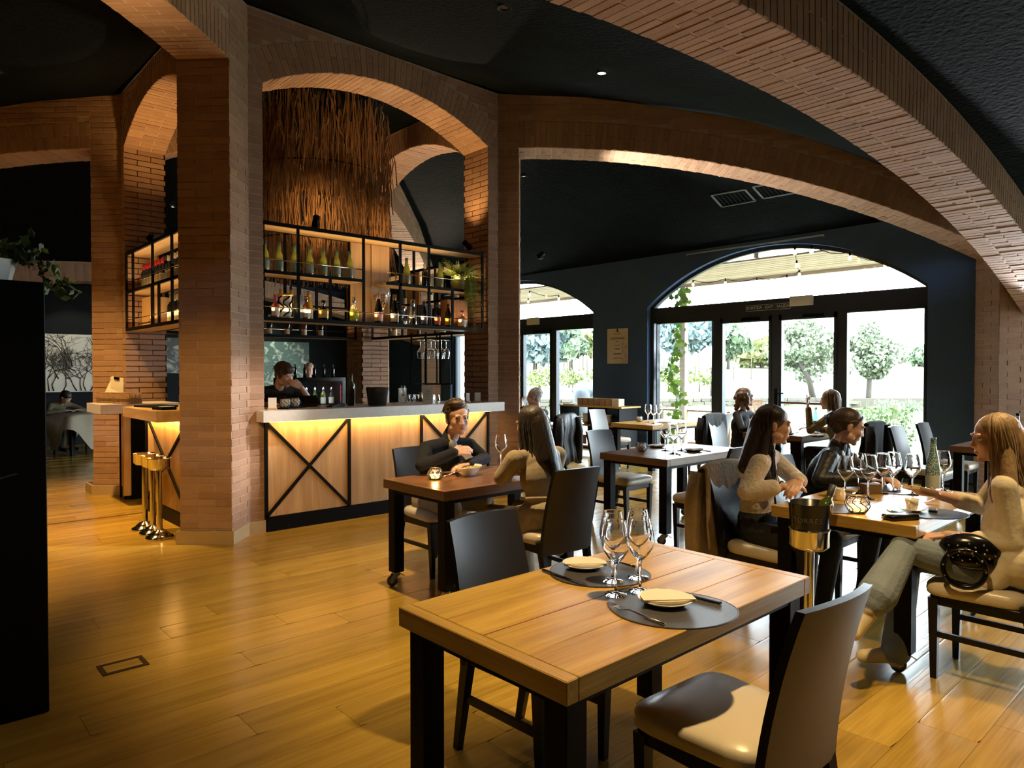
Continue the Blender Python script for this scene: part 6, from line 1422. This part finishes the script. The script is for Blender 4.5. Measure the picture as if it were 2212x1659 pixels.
t = thing('small_book', 'beige booklet held over the table by the blonde woman', 'booklet', (3.955, 1.235, .895), .5); t.rotation_euler = (.25, .1, .9); MB().rbox(-.075, .075, -.05, .05, -.009, .009, .003).build('cover', mat('booklet', (.40, .28, .19), .7), t); MB().box(-.071, .073, -.047, .0505, -.006, .006).build('pages', 'paper', t)
t = thing('handbag', 'black studded leather handbag with a round handle on the blonde woman\'s lap', 'handbag', (3.845, .985, .635), -1.33)
bg_ = Body(); bg_.ell((0, 0, .02), (.13, .06, .075), 'b'); bg_.ell((0, 0, -.03), (.12, .065, .05), 'b'); me = remesh(bg_.mb(), .008, 2); me.materials.append(M['blackgloss']); ob('bag_body', me, t)
MB().tube([(-.02 + .085 * math.cos(a), -.075 + .01 * math.sin(a), -.06 + .085 * math.sin(a)) for a in [i * PI / 16 for i in range(33)]], .012, 8).build('round_handle', 'blackgloss', t)
for k in range(26):
    a = k * 2.399; r = .095 * math.sqrt((k + .5) / 26); x, z = r * 1.15 * math.cos(a), r * .62 * math.sin(a); y = -.064 * math.sqrt(max(0, 1 - (x / .13) ** 2 - (z / .085) ** 2)); MB().ell((x, y - .001, z + .005), .005, 8, 6).build('stud', 'steel', t)
for k in range(10): a = k * .6; MB().ell((-.02 + .085 * math.cos(a), -.087, -.06 + .085 * math.sin(a)), .005, 8, 6).build('stud', 'steel', t)

# ---- guests by the glass doors
o, X = person('woman with curly light brown hair in a dark coat by the glass doors', (8.30, 4.70), PI, dict(
    pel=(0, 0, .53), neck=(0, .03, 1.0), head=(-.01, .06, 1.17), face=(.7, -.05, 0), s=1.0, fem=True, voxel=.010, handR=(.15, .38, .80), handL=(-.15, .38, .80), poleR=(1, -.3, -.5), poleL=(-1, -.3, -.5), kneeR=(.12, .42, .52), ankleR=(.12, .38, .10), kneeL=(-.12, .42, .52), ankleL=(-.12, .38, .10),
    mats=dict(skin=SKIN[1], top=blackj, bottom=tee, shoe=shoe_b)))
Bh = Body(); Bh.ell((0, -.028, .04), (.092, .108, .092), 'h', X)
rnd = random.Random(5)
for k in range(26): a = rnd.uniform(1.2, 5.1); Bh.ell((.085 * math.sin(a), -.03 + .10 * math.cos(a), rnd.uniform(-.15, .05)), rnd.uniform(.025, .04), 'h', X)
hair(o, Bh, lbrown, None, .010, it=1)
o, X = person('woman with straight light brown hair raising a phone by the glass doors', (8.42, 3.50), 0, dict(
    pel=(0, 0, .53), neck=(-.01, .08, 1.0), head=(-.02, .12, 1.165), face=(.35, .05, 0), s=1.0, fem=True, voxel=.010, handL=(-.16, .30, 1.05), hdirL=(.1, .2, 1), palmL=(.3, -.9, 0), elbowL=(-.20, .26, .80), handR=(.15, .40, .80), poleR=(1, -.3, -.5), kneeR=(.12, .42, .52), ankleR=(.12, .38, .10), kneeL=(-.12, .42, .52), ankleL=(-.12, .38, .10),
    mats=dict(skin=SKIN[1], top=cloth('mustard_pattern', (.20, .15, .07), .9), bottom=tee, shoe=shoe_b)))
Bh = Body(); Bh.ell((0, -.028, .036), (.088, .104, .090), 'h', X); Bh.cap(X @ Vector((0, -.06, 0)), X @ Vector((0, -.06, -.13)), .080, .07, 'h'); hair(o, Bh, lbrown, locks_down(X, 50, 1.0, .008, (0, 0), (1.3, 5.0), 7, .005, 1.0), .010)
t = thing('mobile_phone', 'dark phone raised by the woman by the glass doors', 'phone', (8.285, 3.83, 1.155), .5); MB().rbox(-.036, .036, -.004, .004, -.07, .07, .003).build('phone_body', 'blackgloss', t)
# ---- far guest at the cloth-covered table, and a waitress behind the bar
o, X = person('guest in olive jacket bent over the cloth-covered table', (2.42, 15.42), PI + .5, dict(
    pel=(0, 0, .53), neck=(0, .24, .93), head=(0, .36, 1.02), face=(.2, .6, 0), s=1.0, voxel=.012, handR=(.15, .50, .79), handL=(-.15, .48, .79), poleR=(1, -.2, -.2), poleL=(-1, -.2, -.2), kneeR=(.12, .40, .52), ankleR=(.12, .36, .10), kneeL=(-.12, .40, .52), ankleL=(-.12, .36, .10), features=False,
    mats=dict(skin=SKIN[2], top=cloth('olive_jacket', (.10, .085, .045)), bottom=tee, shoe=shoe_b)))
Bh = Body(); Bh.ell((0, -.024, .046), (.086, .104, .086), 'h', X); Bh.ell((0, -.055, -.005), (.07, .05, .07), 'h', X); hair(o, Bh, dark_hair, None, .010)
o, X = person('blonde waitress glimpsed behind the wine fridge', (5.96, 12.15), PI - .5, dict(
    pel=(0, 0, .93), neck=(0, .02, 1.38), head=(0, .05, 1.54), face=(0, .3, 0), s=1.0, fem=True, voxel=.012, handR=(.18, .25, 1.1), handL=(-.18, .25, 1.1), kneeR=(.1, .03, .5), ankleR=(.1, 0, .10), kneeL=(-.1, .03, .5), ankleL=(-.1, 0, .10),
    mats=dict(skin=SKIN[1], top=tee, bottom=tee, shoe=shoe_b)))
Bh = Body(); Bh.ell((0, -.028, .036), (.086, .102, .089), 'h', X); Bh.cap(X @ Vector((0, -.06, 0)), X @ Vector((0, -.07, -.10)), .075, .05, 'h'); hair(o, Bh, blonde_hair, None, .010)

# ---- coats hung on chairs
def draped(name, label, loc, rz, m_, w=.46, top=.93, low=.30, puff=0, sleeves=True, fl=.10):
    """a coat over a chair back: front and rear panels with folds, joined over the top rail"""
    t = thing(name, label, 'jacket', (*loc, 0), rz); n, kz = 26, 14; vs, fs = [], []
    prof_ = [(-.275 + .03, low + .15), (-.262, .6), (-.270, .8), (-.285, top - .02), (-.318, top), (-.352, top - .02), (-.350, .78), (-.345, .6), (-.36, .45), (-.38, low)]
    for k, (y, z) in enumerate(prof_):
        for i in range(n + 1):
            u = 2 * i / n - 1; hang = max(0, (top - z)); f = 1 + fl * hang * 2; cv = -.026 * (1 - u * u) * max(0, min(1, (z - .4) / .5))
            fold = (.012 * math.sin(u * 9 + k * .3) + .008 * math.sin(u * 17)) * min(1, hang * 3); pf = puff * math.sin(k * 2.4)
            vs.append((u * w / 2 * f + .01 * math.sin(k), y + cv + (fold if k > 4 else -fold * .4) - (pf if k > 4 else 0), z - .02 * abs(u) ** 3 + (.02 * math.sin(u * 6) if k in (0, 9) else 0)))
    for k in range(len(prof_) - 1):
        for i in range(n): fs.append((k * (n + 1) + i, k * (n + 1) + i + 1, (k + 1) * (n + 1) + i + 1, (k + 1) * (n + 1) + i))
    o_ = MB().add(vs, fs, 0, True).build('coat_body', m_, t); so = o_.modifiers.new('thick', 'SOLIDIFY'); so.thickness = .012; so.offset = 1
    if sleeves:
        for s in (-1, 1):
            MB().tube([(s * w * .47, -.36, top - .06), (s * w * .52, -.375, top - .25), (s * w * .54, -.37, top - .45), (s * w * .53, -.365, low + .02)], [.045, .055, .05, .048], 12).build('sleeve', m_, t)
    return t
draped('beige_jacket', 'beige jacket hung over the chair of the woman in white knit', (3.97, 2.06), PI, cloth('beige_twill', (.40, .31, .20), .9, .4, 40), .46, .94, .30)
draped('puffer_coat', 'black quilted puffer coat hung on the chair of the grey-haired man', (6.62, 6.62), .25, mat('black_nylon', (.010, .013, .017), .5, spec=.3, bump=.5, bscale=14), .52, .96, .30, .012)
draped('black_coat', 'black coat on the chair of the curly-haired woman', (8.30, 4.78), PI, blackj, .50, .95, .30); draped('black_coat', 'black coat on the chair of the woman with the raised phone', (8.40, 3.42), 0, blackj, .50, .95, .30)
# ================================================================ GARDEN
random.seed(31)
NQ = Vector((.57, .82)).normalized(); DQ = Vector((NQ.y, -NQ.x))
def terr(x, y):
    q = x * NQ.x + y * NQ.y
    if q < 27.6: return -.06
    if q < 33: return .25
    return .25 + (q - 33) * .050
def gp(x, y, q=None):                         # pixel -> point on the terrain
    d = ray(x, y); s = 8.0
    while s < 160:
        p = Vector((0, 0, EYE)) + d * s
        if p.z < terr(p.x, p.y): return p
        s += .1
    return Vector((0, 0, EYE)) + d * 80
grass = mat('lawn', (0.050, 0.066, 0.013), .9, var=.25, nscale=1.2, bump=.4, bscale=40); soil = mat('vineyard_soil', (0.062, 0.066, 0.026), .95, var=.35, nscale=.9)
mb = MB(); N = 46; xs = [10.5 + 100 * (i / N) ** 1.6 for i in range(N + 1)]; ys = [-12 + 110 * (j / N) for j in range(N + 1)]
vs = [(x, y, terr(x, y)) for y in ys for x in xs]; fs, ms = [], []
for j in range(N):
    for i in range(N): fs.append((j * (N + 1) + i, j * (N + 1) + i + 1, (j + 1) * (N + 1) + i + 1, (j + 1) * (N + 1) + i)); ms.append(1 if xs[i] * NQ.x + ys[j] * NQ.y > 28 else 0)
mb.add(vs, fs, 0, True); mb.m = ms; struct('ground', mb, [grass, soil], 'lawn rising to a vineyard slope', 'ground')
mb = MB(); mb.box(10.5, 13.2, -6, 17, -.10, -.02); struct('terrace', mb, mat('pale_paving', (.55, .54, .51), .8, var=.15, nscale=3), 'pale paved terrace outside the doors', 'terrace')
# pergola roof of slats with festoon bulbs
t = thing('pergola', 'timber slat pergola roof over the terrace', 'pergola', (0, 0, 0)); pw = wood('pergola_wood', (.30, .215, .13), (.46, .35, .23), .6, 1, .8, .15, .1, 0, .2)
sm = MB().box(0, .085, -5, 16.5, 0, .03).mesh('slat', pw)
for k in range(20): ob('slat', sm, t, (10.52 + k * .095, 0, 3.30 + .004 * (k % 2)))
rm = MB().box(10.50, 12.42, -.04, .04, 0, .12).mesh('rafter', pw)
for k in range(15): ob('rafter', rm, t, (0, -4.8 + k * 1.5, 3.335))
MB().box(12.38, 12.46, -5, 16.5, 3.24, 3.44).build('edge_beam', pw, t)
for y in (-4, 2.2, 8.3, 14.2): MB().box(12.30, 12.42, y - .06, y + .06, -.02, 3.24).build('post', pw, t)
bulb_me = MB().lathe([(.001, 0), (.016, .006), (.024, .022), (.024, .036), (.012, .062), (.011, .07)], 12).mesh('glass_bulb', 'bulb'); sock_me = MB().lathe([(.012, .066), (.014, .07), (.014, .11), (.003, .115)], 10).mesh('socket', 'black')
bulbs = [(1717, 546), (1753, 544), (1836, 558), (1912, 573), (1721, 574), (1727, 594), (1497, 615), (1567, 612), (1635, 610), (1700, 604), (1144, 637), (1207, 646), (1141, 652)]
pts_ = []
for k, (x, y) in enumerate(bulbs):
    p = at(x, y, 2, 3.10); t = thing('festoon_bulb', 'glowing bulb of the festoon string under the pergola', 'bulb', (p.x, p.y, p.z - .03), 0, 'festoon bulbs under the pergola'); ob('glass_bulb', bulb_me, t); ob('socket', sock_me, t); pts_.append(Vector((p.x, p.y, p.z + .085)))
for idx in ((0, 4, 5), (6, 7, 8, 9, 5), (1, 2, 3), (10, 11), ):
    m2 = MB(); q = []
    for a, b in zip(idx[:-1], idx[1:]): q += [pts_[a].lerp(pts_[b], f) - Vector((0, 0, .06 * math.sin(PI * f))) for f in (0, .25, .5, .75)]
    q.append(pts_[idx[-1]]); m2.tube(q, .006, 5); tag(m2.build('festoon_cable', 'black'), 'thin black cable carrying festoon bulbs under the pergola', 'cable', 'festoon cables')
# low stone wall
sw_ = thing('stone_wall', 'low dry stone wall along the lawn edge', 'garden wall', (0, 0, 0)); st_m = mat('garden_stone', (0.068, 0.061, 0.044), .9, var=.2, nscale=6, rnd=.25, bump=.4, bscale=20)
base = NQ * 27.55; MB().add([(*(base + DQ * s + NQ * o_), z) for o_ in (-.0, .3) for s, z in ((-14, -.1), (38, -.1), (38, .36), (-14, .36))], [(0, 1, 2, 3), (7, 6, 5, 4), (3, 2, 6, 7)]).build('wall_core', mat('stone_joint', (0.055, 0.048, 0.034), .95), sw_)
stone_ms = []
for k in range(6):
    r2 = random.Random(k); vs = [(sx * .5 + r2.uniform(-.08, .08), sy * .5, sz * .5 + r2.uniform(-.1, .1)) for sz in (-1, 1) for sy in (-1, 1) for sx in (-1, 1)]; m_ = MB(); m_.add(vs, [(0, 2, 3, 1), (4, 5, 7, 6), (0, 1, 5, 4), (2, 6, 7, 3), (0, 4, 6, 2), (1, 3, 7, 5)]); stone_ms.append(m_.mesh('stone', st_m))
ang = math.atan2(DQ.y, DQ.x)
for row in range(3):
    s = -8.0 + row * .15
    while s < 18:
        l = random.uniform(.25, .55); p = base + DQ * (s + l / 2) - NQ * .04; ob('stone', random.choice(stone_ms), sw_, (p.x, p.y, -.02 + row * .145 + .07), ang, None, (l * .96, .22, .135)); s += l
# vines
vine_ms = []
for k in range(4):
    m2 = MB(); r3 = random.getstate(); random.seed(50 + k)
    for j in range(150):
        p = Vector((random.gauss(0, .42), random.gauss(0, .25), .55 + abs(random.gauss(0, .28)))); leafcard(m2, p, random.uniform(.06, .11))
    vine_ms.append(m2.mesh('leaves', mat('vine_leaf', (0.070, 0.093, 0.013), .6, rnd=.2)))
random.seed(77)
trunk_me = MB().tube([(0, 0, -.1), (.03, .02, .25), (-.02, 0, .45), (.15, .03, .62)], [.05, .04, .035, .02], 6).mesh('trunk', mat('vine_trunk', (0.042, 0.029, 0.021), .9)); stake_me = MB().tube([(0, 0, -.1), (.02, 0, 1.45)], .022, 6).mesh('stake', mat('stake', (0.055, 0.037, 0.022), .9))
for row, q0 in enumerate((33.5, 36.2, 39.5)):
    for k in range(15):
        s = -10 + k * 1.75 + row * .5; p = NQ * q0 + DQ * s; X_, Y_, _ = px((p.x, p.y, 1))
        if not (1100 < X_ < 2030): continue
        t = thing('grape_vine', 'staked green grape vine beyond the stone wall', 'vine', (p.x, p.y, terr(p.x, p.y)), random.uniform(-.4, .4), 'grape vines beyond the wall'); ob('leaves', random.choice(vine_ms), t); ob('trunk', trunk_me, t); ob('stake', stake_me, t)
for row in range(5):
    for k in range(26):
        s = -14 + k * 1.5 + random.uniform(-.2, .2); p = NQ * (47 + row * 5) + DQ * s; X_, Y_, _ = px((p.x, p.y, 1))
        if not (1120 < X_ < 2015): continue
        o_ = ob('vineyard_stake', stake_me, None, (p.x, p.y, terr(p.x, p.y)), 0, None, (1.3, 1.3, 1.25)); tag(o_, 'bare brown stake on the vineyard slope', 'stake', 'stakes on the vineyard slope')
# trees
def tree(px0, px1, ytop, dist, label, c, n=1800, ls=.28, trunk=None, base_y=None, flat=.75):
    cx = (px0 + px1) / 2; d = ray(cx, 800); p = Vector((0, 0, EYE)) + d * dist; g = terr(p.x, p.y); top = EYE + (HZ - ytop) / FPX * dist; w = (px1 - px0) / FPX * dist
    t = thing('garden_tree', label, 'tree', (p.x, p.y, g)); H = top - g; m2 = MB(); cl = [(random.gauss(0, w * .22), random.gauss(0, w * .22), H * random.uniform(.35, .88), w * random.uniform(.16, .28)) for _ in range(14)]
    cl.append((0, 0, H * .86, w * .2))
    for k in range(n):
        a, b, z, r = random.choice(cl); v = Vector((random.gauss(0, 1), random.gauss(0, 1), random.gauss(0, 1))).normalized() * r * random.uniform(.7, 1.05); q = Vector((a, b, z)) + Vector((v.x, v.y, v.z * flat))
        if q.z > .1: leafcard(m2, q, ls * random.uniform(.6, 1.2))
    m2.build('crown', mat('crown_leaf', c, .7, var=.3, nscale=.9), t)
    m2 = MB(); tl = trunk or [(0, 0, -.2), (.1, 0, H * .3), (0, .1, H * .6)]; m2.tube(tl, [w * .035 + .05, w * .03 + .03, .05], 8)
    for k in range(4): m2.tube([tl[1], Vector(tl[1]) + Vector((random.gauss(0, w * .15), random.gauss(0, w * .15), H * .3))], [.06, .03], 6)
    m2.build('trunk', mat('bark', (0.048, 0.041, 0.031), .9), t); return t
B_, G_, O_, Y_ = (.092, .135, .135), (.100, .145, .080), (.115, .140, .085), (.14, .15, .05)  # crown tones raised so the colour carries the veiling haze
tree(1400, 1545, 690, 62, 'big blue-green tree behind the vineyard by the ivy', B_, 2600, .5)
tree(1535, 1610, 705, 66, 'mid-green tree behind the vineyard between door frames', G_, 1600, .45)
tree(1590, 1700, 742, 70, 'low yellowish tree behind the vineyard', Y_, 1400, .42)
tree(1690, 1790, 738, 72, 'soft green tree beyond the olive', G_, 1200, .42)
tree(1100, 1210, 705, 60, 'blue-green tree seen past the grey-haired man', B_, 2000, .5)
tree(1190, 1275, 700, 62, 'green tree beside the barbecue cover', G_, 1900, .48)
tree(1262, 1320, 715, 64, 'yellow-tinged tree beside the window frame', Y_, 1000, .45)
tree(1955, 2030, 752, 75, 'small green tree on the hill crest', G_, 1000, .4)
tree(1668, 1812, 688, 31, 'grey-green olive tree with slanting trunk', O_, 3400, .12, [(.9, 0, -.2), (.35, 0, .9), (-.4, .1, 1.7)])
tree(1818, 1935, 690, 31.5, 'grey-green olive tree beside the slanting one', O_, 3000, .12)
# shrubs by the wall and the doors
for k, (x, y, w, h, c, lab) in enumerate([(1915, 890, .9, .45, (.09, .12, .07), 'lavender shrub before the stone wall'), (1965, 893, .9, .45, (.085, .115, .065), 'lavender shrub beside another before the stone wall'), (1880, 955, .7, .75, (.07, .11, .033), 'leafy plant outside the tall pane'), (1935, 965, .8, .8, (.065, .105, .03), 'leafy plant outside the tall pane near the dark wall')]):
    p = gp(x, y); t = thing('shrub', lab, 'shrub', p); m2 = MB()
    for j in range(260): a = random.uniform(0, 6.3); r = w / 2 * math.sqrt(random.random()); leafcard(m2, (r * math.cos(a), r * math.sin(a), h * random.random() ** .7), .045, (random.gauss(0, 1), random.gauss(0, 1), .2))
    for j in range(24): a = random.uniform(0, 6.3); r = w / 2 * random.random(); m2.tube([(r * .3 * math.cos(a), r * .3 * math.sin(a), 0), (r * math.cos(a), r * math.sin(a), h * random.uniform(.8, 1.25))], [.006, .003], 4)
    m2.build('leaves', mat('shrub_leaf', c, .7), t)
# ivy climbing the door jamb
random.seed(9)
for y_, z0, z1, n, lab in ((7.36, .2, 2.5, 170, 'bright ivy climbing outside the door frame'), (7.25, 2.6, 3.0, 40, 'ivy tuft in the corner of the fanlight'), (12.3, 2.4, 3.2, 70, 'ivy in the fanlight of the far arched door')):
    t = thing('ivy', lab, 'ivy', (10.62, y_, 0)); m2 = MB(); pts = [(0, .08 * math.sin(k * .9), z0 + (z1 - z0) * k / 16) for k in range(17)]; m2.tube(pts, .008, 5); m2.build('stem', 'leafd', t); m2 = MB()
    for k in range(n):
        z = z0 + (z1 - z0) * random.random(); p = Vector((random.gauss(-.03, .05), .08 * math.sin((z - z0) / (z1 - z0) * 14) + random.gauss(-.06, .07), z)); s = random.uniform(.035, .065); a = random.uniform(0, 6.3); ou = [(math.cos(a + j * 2 * PI / 10) * s * (1 if j % 2 == 0 else .62), math.sin(a + j * 2 * PI / 10) * s * (1 if j % 2 == 0 else .62)) for j in range(10)]
        tx = random.gauss(0, .4); m2.add([p + Vector((u * tx, u, v)) for u, v in ou], [tuple(range(10))])
    m2.build('leaves', mat('ivy_leaf', (0.170, 0.280, 0.030), .5), t)  # leaf green brightened in place of backlight shining through
# terrace furniture
gw = wood('garden_wood', (.13, .065, .028), (.20, .105, .05), .5, 0, 1, .1, .1, 0, .2)
def garden_table(loc, rz, label):
    t = thing('garden_table', label, 'table', loc, rz)
    for k in range(5): MB().box(-.75, .75, -.36 + k * .146, -.36 + k * .146 + .136, .70, .735).build('slat', gw, t)
    for x in (-.65, .65):
        for y in (-.28, .28): MB().box(x - .04, x + .04, y - .04, y + .04, 0, .70).build('leg', gw, t)
    return t
def garden_chair(loc, rz, label):
    t = thing('garden_chair', label, 'chair', loc, rz, 'slatted garden chairs')
    for k in range(5): MB().box(-.24, .24, -.22 + k * .09, -.22 + k * .09 + .07, .42, .44).build('seat_slat', gw, t)
    for k in range(6): MB().bar((-.20 + k * .08, -.23, .46), (-.20 + k * .08, -.32, .90), .05, .018, up=(0, 1, 0)).build('back_slat', gw, t)
    MB().box(-.26, .26, -.35, -.30, .88, .93).build('top_rail', gw, t)
    for s in (-1, 1):
        MB().bar((s * .26, .22, 0), (s * .26, .22, .64), .045).build('leg', gw, t); MB().bar((s * .26, -.26, 0), (s * .26, -.32, .92), .045).build('leg', gw, t); MB().box(s * .26 - .035, s * .26 + .035, -.30, .26, .64, .67).build('armrest', gw, t)
    return t
gz = -.02
p = at(1500, 884, 2, .71); garden_table((p.x, p.y, gz), -PI / 2, 'slatted wooden garden table outside the ivy pane')
p = at(1610, 960, 2, gz); garden_chair((p.x + .2, p.y, gz), 2.2, 'orange-brown slatted garden chair outside the door'); p = at(1440, 925, 2, .3); garden_chair((p.x + .2, p.y + 1.0, gz), .3, 'slatted garden chair beside the garden table')
p = at(1255, 905, 2, gz + .1); t = thing('covered_barbecue', 'barbecue under a grey-blue weather cover', 'barbecue', (p.x + .6, p.y + .4, gz), .5); Bq = Body(); Bq.ell((0, 0, .95), (.55, .36, .28), 'c'); Bq.cap((-.38, 0, .30), (-.36, 0, .85), .26, .25, 'c'); Bq.cap((.38, 0, .30), (.36, 0, .85), .26, .25, 'c'); Bq.cap((0, 0, .28), (0, 0, .9), .32, .30, 'c'); me = remesh(Bq.mb(), .03, 2); me.materials.append(mat('grey_cover', (.030, .036, .045), .6, bump=.6, bscale=5)); ob('weather_cover', me, t)
p = at(1935, 905, 2, -.06); tag(MB().rbox(-.10, .10, -.10, .10, -.1, .5, .02).build('garden_lamp', mat('rust_lamp', (0.074, 0.041, 0.030), .7), None, (p.x, p.y, -.06)), 'short rust-coloured bollard lamp on the lawn', 'garden lamp')
# ---- downlights
for (x, y), s, lab, w, l in (((1090, 13), 'south', 'unlit downlight in the black ceiling high above the honey oak table', 0, False), ((1300, 156), 'south', 'lit downlight in the sloping black ceiling before the diagonal arch', 45, True), ((1132, 380), 'east', 'downlight in the black ceiling just beyond the brick pier', 120, False), ((1559, 379), 'east', 'lit downlight beside the ceiling grilles', 170, True)):
    p = ceil_hit(x, y, s)
    if p: downlight(p, lab, w, 90, NEUT, l)
    if x == 1300: spot('downlight_beam', p - Vector((0, 0, .03)), (2.40, 6.24, 1.0), 520, 15, (1, .92, .84), .9)
p = ceil_hit(372, 446, 'north')
if p: downlight(p, 'lit downlight in the ceiling behind the bar', 25, 100)
for (x, y), lab, w, a, c in (((2.25, 1.12), 'downlight over the honey oak table', 180, 75, WARM), ((4.35, .55), 'downlight over the blonde guest', 140, 80, WARM), ((.4, 2.3), 'downlight near the black cabinet', 14, 95, WARM), ((6.8, .8), 'downlight near the window corner', 60, 90, NEUT)):
    downlight((x, y, arch_top(x) - .005), lab, w, a, c)
for (x, y), lab, w, a, c in (((1.05, 5.5), 'downlight over the open planks before the bar', 1300, 53, WARM), ((2.65, 3.85), 'downlight over the table of the man in navy', 300, 56, WARM)):
    downlight((x, y, bay_z('south', x - CX, 6.39 - y) - .005), lab, w, a, c)
for (x, y), lab, w in (((.9, 8.6), 'downlight over the steel bucket stands', 520), ((-.8, 7.2), 'downlight over the planks west of the bar', 380)):
    downlight((x, y, bay_z('west', y - CY, 2.22 - x) - .005), lab, w, 80, (1, .58, .18))
for k in range(2):
    q_ = [ceil_hit(x + k * 90, y - k * 18, 'east') for x, y in ((1537, 420), (1610, 408), (1632, 432), (1560, 445))]
    if all(q_):
        t = thing('ceiling_grille', ('ventilation grille in the black ceiling beside its twin', 'ventilation grille farther along the black ceiling')[k], 'grille', (0, 0, 0), 0, 'ceiling grilles'); f = MB()
        for a, b in zip(q_, q_[1:] + q_[:1]): f.bar(a - Vector((0, 0, .012)), b - Vector((0, 0, .012)), .035, .012)
        f.build('grille_frame', mat('grey_grille', (.06, .075, .085), .5), t)
        for j in range(1, 8):
            f = MB(); f.bar(q_[0].lerp(q_[1], j / 8) - Vector((0, 0, .010)), q_[3].lerp(q_[2], j / 8) - Vector((0, 0, .010)), .012, .006); f.build('slat', 'black', t)
t = thing('slot_diffuser', 'long slim air slot where the black ceiling meets the window wall', 'grille', (WX - .10, 0, 3.47)); MB().box(0, .035, 4.45, 6.75, -.012, .008).build('slot_frame', mat('pale_slot', (.35, .40, .43), .4), t); MB().box(.008, .027, 4.48, 6.72, -.016, -.011).build('slot_gap', 'black', t)

# ---- added fill lamps, made up to brighten the brick arch soffits
def uplight(loc, aim, label, watt, col, ang=70):
    t = thing('added_fill_lamp', label, 'spotlight', loc); d = (Vector(aim) - Vector(loc)).normalized()
    MB().box(-.03, .03, -.03, .03, -.05, -.02).build('bracket', 'black', t); MB().tube([-d * .05, d * .05, d * .05, d * .035], [.03, .03, .025, .02], 14).build('lamp_head', 'black', t)
    spot('added_fill_beam', Vector(loc) + d * .06, aim, watt, ang, col, .8, .04)
uplight((9.93, 1.72, 2.10), (5.2, 1.82, 3.30), 'added fill lamp on the pier at the east foot of the long flat arch', 330, (.88, .95, 1.0), 38)
uplight((6.12, 6.20, 2.95), (7.6, 4.72, 4.25), 'added fill lamp beside the brick pier at the start of the diagonal arch', 260, (1, .90, .74), 60)
uplight((.22, 3.9, 1.95), (.86, 5.03, 4.1), 'added fill lamp standing on the black cabinet', 230, (1, .64, .26), 42)
uplight((-1.2, 13.2, 2.75), (1.3, 10.7, 4.4), 'added fill lamp at the foot of the northwest half arch', 18, (1, .62, .24), 60)
uplight((9.4, 13.3, 2.75), (7.0, 10.9, 4.3), 'added fill lamp at the foot of the northeast half arch', 260, (1, .82, .6), 60)
spot('downlight_beam', (.4, 2.3, arch_top(.4) - .04), (2.1, 6.25, .75), 210, 32, (1, .60, .20), .8)
